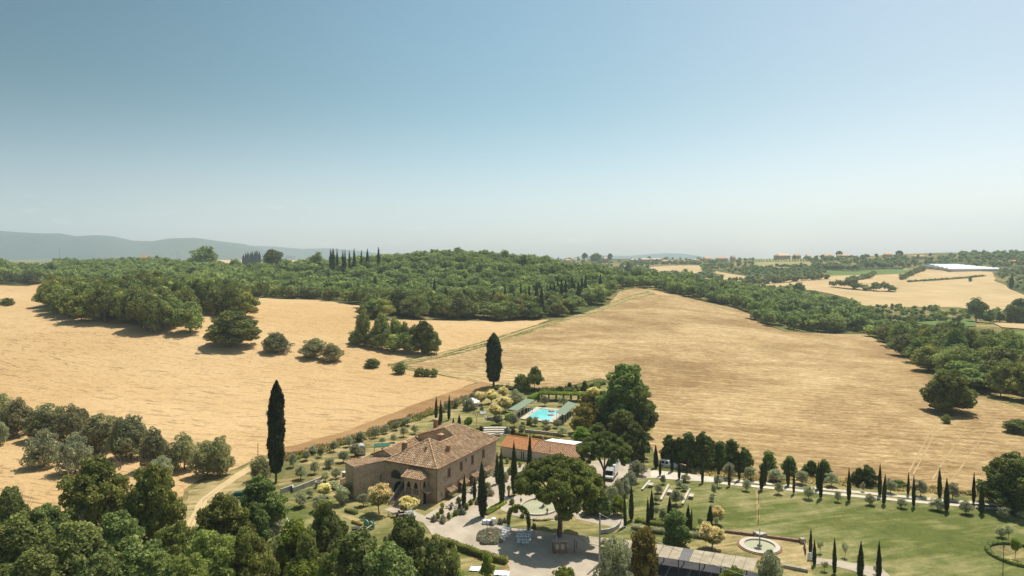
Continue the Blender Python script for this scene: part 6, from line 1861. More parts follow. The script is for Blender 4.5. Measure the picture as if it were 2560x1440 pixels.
# lavender bed
LV = thing('lavender_bed', 'oval bed of grey-green lavender in the gravel beside the white chairs', 'lavender bed', P(1227, 1346))
rg = np.random.default_rng(5); lob = [(x, y, .25, .75, .75, .55) for x in np.arange(-1.7, 1.8, .62) for y in np.arange(-3.0, 3.1, .7) if (x / 2.0) ** 2 + (y / 3.0) ** 2 < 1]
p, dd = lobe_field(lob, 7000, rg, gap=.6)
link('lavender', quads_mesh('lavender', [(leaf_quads(p, dd, .2, rg, .5, .1, 2.0, True), 0)], [M['lavender']], core_geo(lob, .5, rg)), LV)
MB().lathe([(.2, .5), (.28, 1.0), (.32, 1.02), (.3, .95)], 10).build('pot', M['terracotta'], LV)
# hedge along the drive, other hedges and beds
def hedge(lb, pts, w, h, mat, seed, size=.2, kind='hedge', name='hedge'):
    t = thing(name, lb, kind)
    link('foliage', leafy_box('foliage', '', '', [P(*q) for q in pts], w, 0, h, mat, seed, size, 40), t)
hedge('long clipped hedge along the near side of the gravel forecourt', [(1084, 1352), (1130, 1368), (1170, 1382), (1215, 1398), (1268, 1410)], 1.1, 1.1, 'fore', 1)
hedge('low hedge on the lawn below the round pond', [(1332, 1303), (1360, 1303), (1382, 1300)], .5, .35, 'oak', 2)
hedge('yellow-green low hedge beside the gravel drive between two cypresses', [(1215, 1289), (1243, 1270), (1262, 1258)], 1.2, .6, 'bright', 3)
hedge('low clipped hedge in front of the left wing of the farmhouse', [(864, 1279), (893, 1287)], .8, .7, 'oak', 4)
hedge('row of low lavender hedge between cypresses above the canopy roof', [(1580, 1322), (1625, 1330), (1680, 1336), (1760, 1345)], 1.6, .8, 'olive', 5)
hedge('row of low hedge behind the cypresses at the near end of the lawn', [(1588, 1305), (1660, 1316), (1740, 1326)], 1.2, .7, 'fore', 6)
hedge('small spiky hedge beside the green bed head gate', [(880, 1308), (905, 1316)], .5, .5, 'rust', 7)
hedge('brown clipped hedge row by the white tabletop on the far lawn', [(545, 1250), (585, 1258)], .7, .7, 'rust', 8)
for i, (px, py, yt, w, k) in enumerate(((1085, 1305, 1288, 18, 'grey_shrub'), (1094, 1300, 1280, 16, 'bright_shrub'), (1108, 1308, 1288, 20, 'grey_shrub'), (1122, 1300, 1280, 12, 'shrub'), (1139, 1290, 1274, 15, 'bright_shrub'), (1154, 1287, 1270, 22, 'grey_shrub'), (1104, 1285, 1270, 14, 'rust_bush'),
    (1147, 1258, 1242, 16, 'shrub'), (1166, 1275, 1258, 14, 'bright_shrub'), (1177, 1262, 1248, 14, 'shrub'), (1195, 1262, 1246, 18, 'grey_shrub'), (1150, 1272, 1258, 14, 'bright_shrub'), (1220, 1222, 1206, 18, 'shrub'), (1225, 1240, 1218, 20, 'grey_shrub'), (1275, 1187, 1168, 18, 'bright_shrub'), (1265, 1205, 1180, 16, 'grey_shrub'), (1247, 1170, 1154, 16, 'bright_shrub'), (1212, 1250, 1234, 14, 'grey_shrub'),
    (1232, 1312, 1298, 20, 'grey_shrub'), (1262, 1308, 1295, 16, 'grey_shrub'), (1250, 1311, 1296, 18, 'grey_shrub'), (1290, 1282, 1268, 14, 'shrub'), (1306, 1295, 1284, 14, 'shrub'), (1335, 1322, 1308, 16, 'grey_shrub'), (1280, 1262, 1246, 16, 'shrub'), (1459, 1295, 1284, 14, 'shrub'), (1394, 1300, 1286, 18, 'shrub'))):
    T(k, px, py, yt, w, '%s from left: low garden bush in the beds around the gravel drive' % ORD[i] if i < 40 else '', 'bushes of the courtyard beds', name='bush')
# garden path lantern posts, wall of the bed
kb = thing('bed_kerb', 'low stone kerb of the flower bed at the near corner of the farmhouse', 'kerb')
for i, (a, b_) in enumerate((((1066, 1297), (1088, 1303)), ((1088, 1303), (1112, 1308)), ((1112, 1308), (1127, 1297)))):
    a, b_ = P(*a), P(*b_)
    MB().box(((a.x + b_.x) / 2, (a.y + b_.y) / 2, .2), ((b_ - a).length, .25, .35), math.atan2(b_.y - a.y, b_.x - a.x)).build('stone', M['stone'], kb)
for i, (px, py, lb) in enumerate(((1272, 1241, 'terracotta urn on a brick pillar beside the third big cypress'), (1268, 1159, 'large terracotta pot near the annex wall'), (1300, 1168, 'terracotta pot on the terrace right of the annex doors'), (1106, 1272, 'terracotta pot with a yellow plant at the side wall of the farmhouse'))):
    t = thing('plant_pot', lb, 'pot', P(px, py))
    if i == 0: MB().box((0, 0, .5), (.4, .4, 1.0)).build('pillar', M['redbrick'], t); z = 1.0
    else: z = 0
    MB().lathe([(.22, z), (.38, z + .5), (.42, z + .55)], 12).build('pot', M['terracotta'], t)
    MB().lathe([(.3, z + .5), (.5, z + .8), (.3, z + 1.2), (.05, z + 1.35)], 8).build('plant', M['bright'], t)
# terrace table sets
for i, (px, py, lb) in enumerate(((1128, 1272, 'dark iron table set on the terrace by the first door canopy'), (1180, 1232, 'dark iron table set on the terrace by the third door canopy'), (1236, 1190, 'dark iron table set on the terrace at the far corner of the farmhouse'), (995, 1292, 'long dark metal table in front of the farmhouse stairs'))):
    q = P(px, py); t = thing('terrace_table', lb, 'table', q, .4)
    w = 2.6 if i == 3 else .9
    MB().box((0, 0, .74), (w, .9, .05)).build('tabletop', M['iron'], t)
    for x in (-w * .42, w * .42):
        for y in (-.36, .36): MB().box((x, y, .36), (.05, .05, .72)).build('leg', M['iron'], t)
    for k, (dx, dy, rz) in enumerate(((-w / 2 - .4, 0, 1.57), (w / 2 + .4, 0, -1.57), (0, .8, 0), (0, -.8, 3.14))):
        ch = thing('terrace_chair', '%s dark iron chair around the %s' % (ORD[k], ' '.join(lb.split()[1:])[:60].replace('table set on the terrace by ', 'table by ').replace('table set on the terrace at ', 'table at ')), 'chair', q + Vector((dx, dy, 0)), rz, 'iron terrace chairs')
        MB().box((0, 0, .43), (.42, .42, .04)).build('seat', M['iron'], ch)
        MB().box((0, .2, .68), (.42, .03, .42)).build('backrest', M['iron'], ch)
        for x in (-.19, .19):
            for y in (-.19, .19): MB().box((x, y, .2), (.03, .03, .41)).build('leg', M['iron'], ch)

# brick notice kiosk, utility pole, canopy roof
q = P(1399, 1383); q.z = .14
KI = thing('notice_wall', 'small brick structure with two pale notice boards beside the large umbrella pine', 'kiosk', q, .06)
MB().box((0, 0, 1.0), (2.4, .9, 2.0)).build('brick_body', M['redbrick'], KI)
MB().box((0, 0, 2.05), (2.6, 1.1, .1)).build('stone_cap', M['concrete'], KI)
for x in (-.45, .45): MB().box((x, -.48, 1.15), (.6, .05, .85)).build('notice_board', M['metal'], KI)
q = P(1390, 1355); q.z = .14
MB().lathe([(.5, 0), (.42, .3), (.12, 1.5), (.02, 1.7)], 6)
t = thing('stone_obelisk', 'pale pointed stone leaning against the foot of the large umbrella pine', 'stone', q)
MB().lathe([(.42, 0), (.30, .7), (.05, 1.7)], 4).build('stone', M['concrete'], t)
q = P(1499, 1412); q.z = .1
UP = thing('utility_pole', 'tall concrete utility pole in front of the dark canopy', 'pole', q)
hp = rise(q, 1283)
MB().tube([(0, 0, 0), (0, 0, hp)], [.19, .12], 10).build('pole', M['concrete'], UP)
MB().box((0, 0, hp - .15), (.3, .12, .12)).build('insulator_bracket', M['metal'], UP)
top = Vector((q.x, q.y, hp + q.z - .1))
def cable(lb, a, b_, sag, r=.022):
    pts = [a.lerp(b_, i / 14) - Vector((0, 0, sag * 4 * (i / 14) * (1 - i / 14))) for i in range(15)]
    t = thing('overhead_cable', lb, 'cable', pts[0])
    MB().tube([p - pts[0] for p in pts], r, 4).build('wire', M['metal'], t)
e_ = Pz(1620, 1338, 5.0)
cable('pale overhead cable running from the utility pole over the canopy to the bottom right', top, Pz(1880, 1445, 4.2), .6, .035)
cp = thing('canopy_roof', 'long flat beige canopy roof over the parking at the bottom right', 'canopy', (0, 0, 0))
ca, cb = Pz(1562, 1352, 2.6), Pz(1894, 1401, 2.6); cc = Pz(1884, 1428, 2.6); cd = Pz(1545, 1376, 2.6)
n = 13
for i in range(n):
    a0, a1 = ca.lerp(cb, (i + .02) / n), ca.lerp(cb, (i + .98) / n); b0, b1 = cd.lerp(cc, (i + .02) / n), cd.lerp(cc, (i + .98) / n)
    v = [tuple(x) for x in (b0, b1, a1, a0)]; v[2] = (v[2][0], v[2][1], 2.85); v[3] = (v[3][0], v[3][1], 2.85)
    v2 = [(x[0], x[1], x[2] - .06) for x in v]
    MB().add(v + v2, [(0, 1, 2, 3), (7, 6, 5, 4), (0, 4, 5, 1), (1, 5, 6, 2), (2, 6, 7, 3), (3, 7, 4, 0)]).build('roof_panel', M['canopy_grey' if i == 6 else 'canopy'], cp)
    if i % 2 == 0:
        for p in (a0, b0): MB().box((p.x, p.y, 1.3), (.14, .14, 2.4)).build('post', M['bark'], cp)
        MB().box(((a0.x + b0.x) / 2, (a0.y + b0.y) / 2, 2.45), (.14, (a0 - b0).length, .16), math.atan2((a0 - b0).y, (a0 - b0).x) - math.pi / 2).build('beam', M['bark'], cp)
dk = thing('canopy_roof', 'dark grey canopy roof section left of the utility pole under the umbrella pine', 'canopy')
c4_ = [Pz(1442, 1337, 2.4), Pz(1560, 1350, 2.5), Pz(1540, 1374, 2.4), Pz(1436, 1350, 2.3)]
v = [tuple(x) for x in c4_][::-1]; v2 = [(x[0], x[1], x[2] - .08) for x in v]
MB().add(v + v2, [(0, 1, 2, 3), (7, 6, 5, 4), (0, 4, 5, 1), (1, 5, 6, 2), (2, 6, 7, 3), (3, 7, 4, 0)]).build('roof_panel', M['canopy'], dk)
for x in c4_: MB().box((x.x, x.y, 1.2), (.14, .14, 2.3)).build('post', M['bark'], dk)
# curved retaining wall
cw = thing('curved_wall', 'curved pale concrete wall at the end of the gravel path right of the utility pole', 'wall')
pts = [(1503, 1336), (1520, 1334), (1535, 1329), (1546, 1320), (1551, 1310)]
for i in range(4):
    a, b_ = P(*pts[i]), P(*pts[i + 1])
    MB().box(((a.x + b_.x) / 2, (a.y + b_.y) / 2, .45), ((b_ - a).length + .05, .3, .9 - .02 * i), math.atan2(b_.y - a.y, b_.x - a.x)).build('wall_section', M['concrete'], cw)

# ------------------------------------------------------------------ fountain yard on the right
q = P(1899, 1368)
F2 = thing('oval_fountain', 'round basin with broad pale stone rim and central fountain at the lower right', 'fountain', q)
mb = MB(); mb.lathe([(3.35, 0), (3.35, .42), (2.55, .45), (2.5, .1)], 36); mb.f = mb.f[:-2]; mb.build('stone_rim', M['offwhite'], F2)
for k in range(40):
    a = 2 * math.pi * k / 40
    MB().box((3.5 * math.cos(a), 3.5 * math.sin(a), .12), (.3, .42, .3), a).build('edging_stone', M['redbrick'], F2)
MB().lathe([(.1, .1), (2.56, .12), (2.56, .2), (.05, .2)], 36).build('water', M['pond'], F2)
MB().lathe([(.5, .1), (.35, .5), (.12, .6), (.1, 2.0), (.16, 2.1), (.6, 2.35), (.62, 2.45), (.08, 2.5), (.06, 3.1), (.02, 3.3)], 12).build('fountain', M['stone'], F2)
MB().lathe([(.55, 2.36), (.66, 2.5), (.6, 2.52)], 14).build('upper_bowl', M['offwhite'], F2)
def low_wall(lb, pts, th, h, mat='stone', name='low_wall'):
    t = thing(name, lb, 'wall')
    for i in range(len(pts) - 1):
        a, b_ = P(*pts[i]), P(*pts[i + 1]); m = (a + b_) / 2
        MB().box((m.x, m.y, m.z + h / 2), ((b_ - a).length + .02 * i, th, h + .003 * i), math.atan2(b_.y - a.y, b_.x - a.x)).build('wall_section', M[mat], t)
    return t
W1 = low_wall('low brick wall behind the fountain basin with a seat niche in the middle', [(1812, 1332), (1860, 1338), (1890, 1342), (1912, 1345), (1960, 1351), (2008, 1358)], .45, .55, 'redbrick')
for (px, py) in ((1890, 1342), (1910, 1345), (2006, 1359)):
    p_ = P(px, py); MB().box((p_.x, p_.y, .5), (.8, .8, .9)).build('pillar', M['stone'], W1)
low_wall('low stone wall along the near side of the fountain yard', [(1958, 1420), (1985, 1425), (2020, 1432)], .5, .6, 'stone')
low_wall('short dark wooden side fence of the fountain yard', [(2010, 1368), (2013, 1380), (2014, 1388)], .15, 1.1, 'brownwood', 'low_fence')
q = P(2025, 1402)
t = thing('garden_sign', 'white board leaning between the two cypresses by the fountain yard', 'board', q, .1)
MB().box((0, 0, .8), (.9, .06, 1.2)).build('panel', M['whitepaint'], t)
for s in (-.4, .4): MB().box((s, .04, .4), (.06, .06, .8)).build('leg', M['iron'], t)
# round hedged bed at the right edge
q = P(2555, 1392)
t = thing('round_bed', 'round flower bed ringed by a low clipped hedge at the right edge', 'flower bed', q)
MB().lathe([(.1, .0), (4.6, .02), (4.6, .14), (.05, .16)], 32).build('soil', M['drygarden'], t)
ring = [Vector((q.x + 4.8 * math.cos(a), q.y + 4.8 * math.sin(a), 0)) for a in np.linspace(0, 2 * math.pi, 25)]
me = leafy_box('hedge_ring', '', '', ring, .7, 0, .7, 'oak', 9, .18, 40); ob = link('hedge_ring', me, t); ob.location = -q
ob.location.z = 0
# stone benches with tables on the big lawn
for i, (x, y, x2, y2) in enumerate(((1605, 1228, 1625, 1205), (1652, 1254, 1672, 1215), (1706, 1264, 1724, 1226))):
    a, b_ = P(x, y), P(x2, y2); m = (a + b_) / 2; rz = math.atan2(b_.y - a.y, b_.x - a.x)
    w = ('left', 'middle', 'right')[i]
    t = thing('stone_bench', 'long pale stone bench strip on the big lawn, %s of three' % w, 'bench', (m.x, m.y, 0), rz, 'pale stone benches on the lawn')
    L = (b_ - a).length
    MB().box((0, 0, .42), (L, .45, .12)).build('slab', M['offwhite'], t)
    for s in (-.4, 0, .4): MB().box((s * L, 0, .2), (.3, .35, .36)).build('support', M['stone'], t)
    t = thing('stone_table', 'pale square stone table beside the %s stone bench on the lawn' % w, 'table', (m.x + .9, m.y - .5, 0), rz, 'pale stone tables on the lawn')
    MB().box((0, 0, .72), (1.7, 1.0, .1)).build('tabletop', M['offwhite'], t)
    for s in (-.5, .5): MB().box((s, 0, .34), (.25, .6, .66)).build('support', M['stone'], t)
# two dark stakes on the lawn
for i, (px, py, yt) in enumerate(((1896, 1260, 1228), (1896, 1311, 1270))):
    q = P(px, py); h = rise(q, yt)
    t = thing('lawn_post', 'thin dark post standing on the big lawn, %s of two' % ('farther', 'nearer')[i], 'post', q)
    MB().tube([(0, 0, 0), (0, 0, h)], [.05, .04], 6).build('post', M['iron'], t)
    MB().box((0, 0, .05), (.3, .3, .1)).build('foot', M['iron'], t)

# ------------------------------------------------------------------ vehicles
q = P(1521, 1205); q.z = hgt(q.x, q.y) + .15
TK = thing('box_truck', 'white box truck parked under the rear umbrella pine, facing the camera', 'truck', q, math.radians(-20))
TK.scale = (.95, .95, .95)
MB().prism([(-1.1, 1.9), (1.1, 1.9), (1.1, 7.2), (-1.1, 7.2)], .75, 3.25).build('cargo_box', M['whitepaint'], TK)
cab = MB(); pr = [(0, .45), (0, 1.05), (.45, 1.25), (1.05, 2.15), (1.85, 2.3), (1.85, .45)]
v = [(-1.0, y, z) for y, z in pr] + [(1.0, y, z) for y, z in pr]; k = len(pr)
cab.add(v, [tuple(range(k - 1, -1, -1)), tuple(range(k, 2 * k))] + [(i, (i + 1) % k, k + (i + 1) % k, k + i) for i in range(k)])
cab = cab.build('cab', M['whitepaint'], TK)
MB().add([(-.88, .44, 1.30), (.88, .44, 1.30), (.8, 1.00, 2.12), (-.8, 1.00, 2.12)], [(0, 1, 2, 3)]).build('windscreen', M['glass'], cab)
MB().add([(-.95, .9, 2.25), (.95, .9, 2.25), (.98, 1.88, 3.15), (-.98, 1.88, 3.15)], [(0, 1, 2, 3)]).add([(-.95, .9, 2.24), (-.98, 1.88, 3.14), (-.98, 1.88, 2.2)], [(0, 1, 2)]).add([(.95, .9, 2.24), (.98, 1.88, 2.2), (.98, 1.88, 3.14)], [(0, 1, 2)]).build('wind_deflector', M['whitepaint'], TK)
for x in (-1.01, 1.01):
    MB().box((x, 1.25, 1.6), (.03, .8, .5)).build('side_window', M['glass'], cab)
    MB().tube([(x * .98, .8, 1.5), (x * 1.2, .7, 1.6)], .03, 5).box((x * 1.22, .68, 1.65), (.1, .06, .35)).build('mirror', M['iron'], cab)
    MB().box((x * .75, -.02, .75), (.4, .06, .18)).build('headlight', M['metal'], cab)
MB().box((0, -.05, .5), (1.9, .12, .22)).build('bumper', M['iron'], TK)
MB().box((0, 1.25, 2.3), (2.24, .05, .06)).box((0, 1.88, 3.27), (2.24, .06, .05)).build('trim', M['iron'], TK)
def wheels(t, pts, r, w):
    for x, y in pts:
        wh = MB().tube([(x - w / 2, y, r), (x + w / 2, y, r)], r, 16).build('wheel', M['black'], t)
        MB().tube([(x - w / 2 - .01, y, r), (x + w / 2 + .01, y, r)], r * .5, 10).build('rim', M['metal'], wh)
wheels(TK, [(-.95, .9), (.95, .9), (-.95, 5.6), (.95, 5.6)], .4, .26)
MB().box((0, 4.2, .6), (.8, 6.0, .25)).build('chassis', M['iron'], TK)
a, b_ = P(1648, 1164), P(1694, 1172)
CR = thing('parked_car', 'white car with a rounded roof parked beneath the dark pointed trees', 'car', (a + b_) / 2, math.atan2(b_.y - a.y, b_.x - a.x))
L = 4.3
sec = [(-2.15, .5, .95), (-2.1, .3, 1.35), (-1.6, .25, 1.62), (-.6, .22, 1.72), (.2, .22, 1.66), (.85, .22, 1.18), (1.5, .25, 1.05), (2.0, .3, .85), (2.15, .4, .65)]
mb = MB(); n = len(sec)
for x, z0, z1 in sec:
    hw = .84 if abs(x) < 1.9 else .74
    top = hw * (.72 if z1 > 1.3 else .9)
    mb.v += [(x, -hw, z0), (x, -hw, min(z1, .92)), (x, -top, z1), (x, top, z1), (x, hw, min(z1, .92)), (x, hw, z0)]
for i in range(n - 1):
    for k in range(6):
        mb.f.append((i * 6 + k, i * 6 + (k + 1) % 6, (i + 1) * 6 + (k + 1) % 6, (i + 1) * 6 + k)[::-1])
mb.f += [(0, 1, 2, 3, 4, 5), tuple((n - 1) * 6 + k for k in range(5, -1, -1))]
mb.build('body', M['whitepaint'], CR)
for s in (-1, 1):
    for x0, x1 in ((-1.5, -.65), (-.55, .25)):
        MB().add([(x0, s * .852, .98), (x1, s * .852, .98), (x1 - .1, s * .69, 1.55), (x0 + .1, s * .69, 1.55)], [(0, 1, 2, 3) if s < 0 else (3, 2, 1, 0)]).build('side_window', M['glass'], CR)
    MB().box((2.1, s * .55, .72), (.1, .3, .14)).build('headlight', M['metal'], CR)
    MB().box((.5, s * .95, 1.05), (.12, .16, .12)).build('mirror', M['whitepaint'], CR)
MB().add([(.30, -.6, 1.60), (.30, .6, 1.60), (.88, .74, 1.20), (.88, -.74, 1.20)], [(3, 2, 1, 0)]).build('windscreen', M['glass'], CR)
for x, y in ((-1.3, -.78), (-1.3, .78), (1.3, -.78), (1.3, .78)):
    wh = MB().tube([(x, y - .1, .32), (x, y + .1, .32)], .33, 16).build('wheel', M['black'], CR)
    MB().tube([(x, y - .11, .32), (x, y + .11, .32)], .18, 10).build('rim', M['metal'], wh)

# ------------------------------------------------------------------ things left of the farmhouse
q = P(905, 1140)
TA = thing('storage_tank', 'silver round topped storage tank among the orchard olives', 'tank', q, math.radians(20))
prf = [(-.9, 0), (-.9, 1.5)] + [(-.9 * math.cos(a), 1.5 + .8 * math.sin(a)) for a in np.linspace(.2, math.pi - .2, 9)] + [(.9, 1.5), (.9, 0)]
k = len(prf)
MB().add([(x, 0, z + .35) for x, z in prf] + [(x, 2.6, z + .35) for x, z in prf], [tuple(range(k)), tuple(range(2 * k - 1, k - 1, -1))] + [(i, k + i, k + (i + 1) % k, (i + 1) % k) for i in range(k)]).build('body', M['metal'], TA)
MB().box((0, -.03, 1.3), (.5, .05, .9)).build('hatch', M['rustmetal'], TA)
for x in (-.75, .75):
    for y in (.1, 2.4): MB().box((x, y, .18), (.12, .12, .36)).build('leg', M['iron'], TA)
q = P(955, 1133)
t = thing('garden_canopy', 'dark green canvas canopy on posts behind the farmhouse roof', 'canopy', q, .15)
MB().add([(-2, -1.2, 2.0), (2, -1.2, 2.2), (2, 1.2, 2.4), (-2, 1.2, 2.2), (-2, -1.2, 1.9), (2, -1.2, 2.1), (2, 1.2, 2.3), (-2, 1.2, 2.1)], [(0, 1, 2, 3), (7, 6, 5, 4), (0, 4, 5, 1), (1, 5, 6, 2), (2, 6, 7, 3), (3, 7, 4, 0)]).build('canvas', M['darkgreen'], t)
for x in (-1.9, 1.9):
    for y in (-1.1, 1.1): MB().box((x, y, 1.0), (.08, .08, 2.0)).build('post', M['iron'], t)
MB().lathe([(.7, 0), (.75, .8), (.4, 1.3), (.05, 1.4)], 10, (.3, 0, 0)).build('covered_stack', M['iron'], t)
q = P(866, 1198)
t = thing('outdoor_unit', 'white metal outdoor unit on the terrace left of the farmhouse wing', 'unit', q, -.3)
MB().box((0, 0, .8), (1.7, .9, 1.6)).build('casing', M['metal'], t)
MB().lathe([(.32, 0), (.34, .03)], 12, (-.35, -.46, .9)).build('fan', M['iron'], t)
MB().box((0, 0, 1.63), (1.8, 1.0, .06)).build('lid', M['whitepaint'], t)
q = P(885, 1162)
t = thing('tile_stack', 'small brick pillar topped with a heap of orange tiles at the wing', 'pillar', q)
MB().box((0, 0, .6), (1.2, 1.0, 1.2)).build('pillar', M['brick'], t)
for i in range(14):
    MB().box((RR.uniform(-.5, .5), RR.uniform(-.4, .4), 1.27 + .09 * (i // 4)), (.4, .18, .07), RR.uniform(0, 3)).build('tile', M['tiles_orange'], t)
low_wall('long low wall of pale blocks below the orchard left of the farmhouse', [(702, 1236), (732, 1225), (733, 1232), (770, 1218), (804, 1205)], .3, 1.15, 'concrete')
low_wall('short stone wall between the outdoor unit and the farmhouse wing', [(852, 1213), (868, 1206), (882, 1198)], .3, 1.3, 'brick')
low_wall('low wall running up behind the farmhouse wing', [(903, 1158), (925, 1148)], .4, 1.2, 'brick')
q = P(797, 1219)
t = thing('stone_well', 'round dark stone well ring in front of the low orchard wall', 'well', q)
MB().lathe([(.8, 0), (.75, 1.3), (.85, 1.4), (.55, 1.42), (.5, 1.0)], 16).build('ring', M['stone'], t)
MB().lathe([(.1, 1.0), (.52, 1.02)], 12).build('cover', M['iron'], t)
# toys, gate and furniture on the play lawn
a, b_ = P(908, 1316), P(936, 1325); m = (a + b_) / 2; m.z = .1
t = thing('garden_gate', 'pale green double gate with two arched tops on the play lawn', 'gate', m, math.atan2(b_.y - a.y, b_.x - a.x))
for s in (-1, 1):
    lf = arch_part('leaf', 'greenpaint', s * .58, 0, .1, 1.05, .75, False, t, .06)
    mb = MB()
    for k in range(8):
        aa, ab = math.pi * k / 8, math.pi * (k + 1) / 8
        mb.tube([(s * .58 + .52 * math.cos(aa), -.05, .85 + .52 * math.sin(aa)), (s * .58 + .52 * math.cos(ab), -.05, .85 + .52 * math.sin(ab))], .04, 4)
    mb.build('arch_trim', M['whitepaint'], lf)
    MB().box((s * 1.22, 0, .8), (.14, .14, 1.7)).build('post', M['greenpaint'], t)
q = P(889, 1339); q.z = .1
t = thing('playhouse', 'small brown wooden playhouse with dark flat roof on the play lawn', 'playhouse', q, .3)
for i in range(6):
    MB().box((0, 0, .12 + i * .2), (1.3, 1.0, .185)).build('plank', M['brownwood'], t)
MB().box((0, 0, 1.34), (1.5, 1.2, .08)).build('roof', M['iron'], t)
MB().box((0.1, -.51, .5), (.4, .04, .8)).build('door', M['dark'], t)
q = P(882, 1345); q.z = .1
t = thing('toy_slide', 'blue and white plastic slide beside the brown playhouse', 'slide', q, 2.6)
MB().add([(-.3, 0, .9), (.3, 0, .9), (.3, 1.5, .1), (-.3, 1.5, .1), (-.3, 0, .82), (.3, 0, .82), (.3, 1.5, .02), (-.3, 1.5, .02)], [(0, 1, 2, 3), (7, 6, 5, 4), (0, 4, 5, 1), (1, 5, 6, 2), (2, 6, 7, 3), (3, 7, 4, 0)]).build('chute', M['whitepaint'], t)
MB().box((0, -.25, .45), (.6, .4, .9)).build('ladder', M['bluefab'], t)
a, b_ = P(836, 1342), P(846, 1368); m = (a + b_) / 2; m.z = .1
t = thing('long_table', 'long pale stone table on the play lawn', 'table', m, math.atan2(b_.y - a.y, b_.x - a.x))
MB().box((0, 0, .8), ((b_ - a).length, .9, .08)).build('tabletop', M['offwhite'], t)
for s in (-1.1, 1.1): MB().box((s, 0, .4), (.3, .6, .75)).build('support', M['stone'], t)
q = P(712, 1308); q.z = .1
t = thing('parasol', 'closed green parasol standing on the play lawn', 'parasol', q)
MB().tube([(0, 0, 0), (0, 0, 2.6)], .035, 6).build('pole', M['metal'], t)
MB().lathe([(.22, .9), (.18, 1.2), (.09, 2.1), (.02, 2.6)], 8).build('folded_canopy', M['greenpaint'], t, True)
for i, (px, py) in enumerate(((692, 1314), (700, 1318), (721, 1309), (672, 1314))):
    q = P(px, py); q.z = .1
    t = thing('garden_chair', '%s from left: white plastic chair near the closed green parasol' % ORD[(1, 2, 3, 0)[i]], 'chair', q, RR.uniform(0, 6), 'white plastic chairs on the play lawn')
    MB().box((0, 0, .42), (.5, .5, .06)).build('seat', M['whitepaint'], t)
    MB().box((0, .24, .68), (.5, .05, .5)).build('backrest', M['whitepaint'], t)
    for x in (-.22, .22):
        for y in (-.22, .22): MB().box((x, y, .2), (.05, .05, .4)).build('leg', M['whitepaint'], t)
a, b_ = P(541, 1266), P(551, 1256); m = (a + b_) / 2; m.z = .1
t = thing('ping_pong_table', 'pale flat table on the grass beside the sandy lane', 'table', m, math.atan2(b_.y - a.y, b_.x - a.x))
MB().box((0, 0, .76), (2.6, 1.4, .06)).build('tabletop', M['offwhite'], t)
for s in (-1, 1): MB().box((s, 0, .37), (.15, 1.0, .74)).build('support', M['metal'], t)
q = P(526, 1279); q.z = .1
t = thing('bicycle', 'pale bicycle leaning by the flat table next to the sandy lane', 'bicycle', q, .9)
for x in (-.5, .5):
    wh = MB(); pts = [(x + .33 * math.cos(a), 0, .34 + .33 * math.sin(a)) for a in np.linspace(0, 2 * math.pi, 15)]
    wh.tube(pts, .03, 5, False).build('wheel', M['black'], t)
MB().tube([(-.5, 0, .34), (-.1, 0, .8), (.35, 0, .82), (.5, 0, .34)], .03, 5).tube([(-.1, 0, .8), (0, 0, .32), (.38, 0, .75)], .03, 5).build('frame', M['whitepaint'], t)
MB().tube([(.35, -.25, 1.0), (.35, .25, 1.0)], .025, 5).tube([(.35, 0, .8), (.35, 0, 1.0)], .02, 5).build('handlebar', M['iron'], t)
MB().box((-.12, 0, .92), (.26, .14, .06)).build('saddle', M['black'], t)
q = P(596, 1246); q.z = .1
t = thing('green_barrel', 'dark green barrel lying on a pale blue frame left of the dark evergreen', 'barrel', q, .3)
MB().tube([(-.8, 0, .9), (.8, 0, .9)], .55, 14).build('barrel', M['darkgreen'], t, False)
MB().box((-.5, 0, .2), (.1, 1.0, .4)).box((.5, 0, .2), (.1, 1.0, .4)).box((0, 0, .1), (1.3, .1, .1)).build('frame', M['bluefab'], t)
q = P(862, 1382); q.z = .1
t = thing('yellow_bucket', 'yellow plastic tub beside the wooden fence at the bottom', 'tub', q)
MB().lathe([(.25, 0), (.35, .45), (.4, .47)], 12).build('tub', M['yellow'], t)
MB().tube([(-.3, 0, .45), (0, 0, .6), (.3, 0, .45)], .02, 4).build('handle', M['iron'], t)
FN = thing('rail_fence', 'pale wooden rail fence running diagonally along the play lawn', 'fence')
fp = [P(936, 1322), P(905, 1342), P(880, 1358), P(857, 1380), P(842, 1400)]
for i in range(4):
    a, b_ = fp[i] + Vector((0, 0, 1.0)), fp[i + 1] + Vector((0, 0, 1.0))
    MB().tube([a, b_], .07, 6).build('rail', M['palewood'], FN)
for i in range(9):
    t_ = i / 8 * 4; j = min(3, int(t_)); p_ = fp[j].lerp(fp[j + 1], t_ - j)
    MB().box((p_.x, p_.y, p_.z + .5), (.1, .1, 1.0)).build('post', M['wood'], FN)
# bottom centre: white sheets and orange hose
for i, (px, py, w, h, lb) in enumerate(((1190, 1425, 30, 8, 'crumpled white sheet lying behind the hedge at the bottom, left one'), (1255, 1436, 38, 10, 'crumpled white sheet lying at the bottom edge, right one with the hose'))):
    q = P(px, py); W_ = w * depth(q) / F_PX; H_ = 1.6
    mb = MB(); n = 9; v = []
    for a_ in range(n):
        for b2 in range(n):
            v.append(((a_ / 8 - .5) * W_ + noise.noise(Vector((a_, b2, i))) * .2, (b2 / 8 - .5) * H_ + noise.noise(Vector((b2, a_, i + 5))) * .2, .25 + .14 * noise.noise(Vector((a_ * .7, b2 * .7, 3 + i)))))
    mb.add(v, [(a_ * n + b2, (a_ + 1) * n + b2, (a_ + 1) * n + b2 + 1, a_ * n + b2 + 1) for a_ in range(n - 1) for b2 in range(n - 1)])
    t = thing('white_sheet', lb, 'sheet', q, -.15)
    mb.build('sheet', M['white'], t, True)
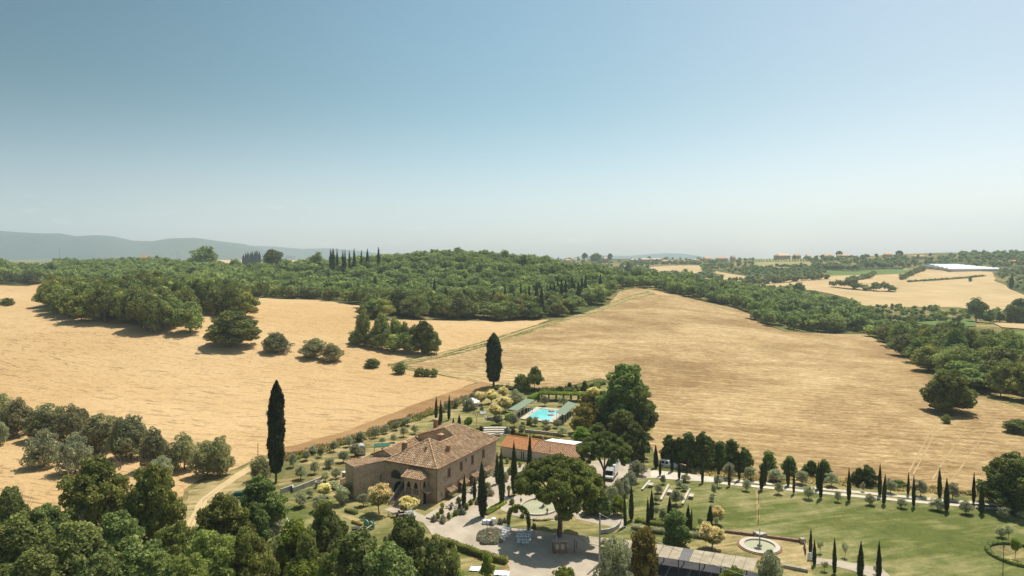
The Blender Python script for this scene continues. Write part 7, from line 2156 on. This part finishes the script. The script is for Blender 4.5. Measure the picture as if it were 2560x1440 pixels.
for i, (pts, lb) in enumerate((([(1178, 1404), (1186, 1400), (1194, 1397), (1204, 1394)], 'orange hose lying behind the hedge at the bottom, straight one'), ([(1247, 1427), (1260, 1424), (1270, 1420), (1277, 1415), (1276, 1409), (1268, 1408)], 'orange hose curled around the end of the hedge'))):
    w_ = [P(*p_) + Vector((0, 0, .12)) for p_ in pts]
    t = thing('garden_hose', lb, 'hose', w_[0])
    MB().tube([p_ - w_[0] for p_ in w_], .06, 6).build('hose', M['orange_hose'], t)
# dry weeds and tall grass along the field edges
def weeds(name, pts, width, n, h, mat, seed):
    rg = np.random.default_rng(seed); wp = [P(*p_) for p_ in pts]; Ls = [(b_ - a).length for a, b_ in zip(wp, wp[1:])]; tot = sum(Ls)
    Q = []; D = []
    for _ in range(n):
        s = rg.random() * tot; j = 0
        while j < len(Ls) - 1 and s > Ls[j]: s -= Ls[j]; j += 1
        p_ = wp[j].lerp(wp[j + 1], min(1, s / Ls[j])); d = (wp[j + 1] - wp[j]).normalized()
        o = (rg.random() - .5) * width * (0.6 + .4 * math.sin(s * .7))
        x, y = p_.x - d.y * o, p_.y + d.x * o
        Q.append((x, y, hgt(x, y) + h * rg.random() * .8)); D.append((0, -.5, .4))
    q = leaf_quads(np.array(Q), np.array(D), h * .8, rg, .3, 0, 1.8, True)
    tag(link(name, quads_mesh(name, [(q, 0)], [M[mat]])), kind='stuff')
weeds('dry_weeds', [(690, 1150), (780, 1130), (880, 1102), (980, 1064), (1080, 1030), (1160, 1001), (1230, 972)], 6, 9000, .7, 'weed', 1)
weeds('green_weeds', [(720, 1150), (860, 1112), (980, 1070), (1080, 1036), (1200, 990)], 4, 2500, .8, 'fore', 2)
weeds('dry_weeds', [(690, 1400), (680, 1440), (700, 1480)], 6, 3000, .8, 'weed', 4)
weeds('undergrowth', [(0, 1380), (150, 1400), (300, 1420), (450, 1430), (620, 1440), (820, 1440), (1000, 1440), (1150, 1430)], 30, 26000, .9, 'fore', 5)
weeds('green_weeds', [(1240, 972), (1350, 980), (1480, 975), (1500, 960)], 5, 3000, 1.0, 'oak', 6)
weeds('dry_weeds', [(968, 914), (1090, 893), (1250, 852), (1410, 799)], 2, 2500, .5, 'weed', 7)
weeds('dry_weeds', [(1650, 1162), (1760, 1184), (1900, 1195), (2093, 1207), (2314, 1226), (2560, 1246)], 5, 5000, .5, 'weed', 8)
# ------------------------------------------------------------------ haze
hz, nt, b = mat_new('haze_air')
nt.nodes.remove(b)
pv = nt.nodes.new('ShaderNodeVolumePrincipled')
pv.inputs['Color'].default_value = (0.74, 0.89, 1.0, 1)
pv.inputs['Density'].default_value = 0.00011
pv.inputs['Anisotropy'].default_value = 0.2
nt.links.new(pv.outputs[0], nt.nodes['Material Output'].inputs['Volume'])
hb = MB().box((0, 4000, 285), (19000, 12800, 600))
ho = hb.build('haze', hz)
tag(ho, kind='stuff')
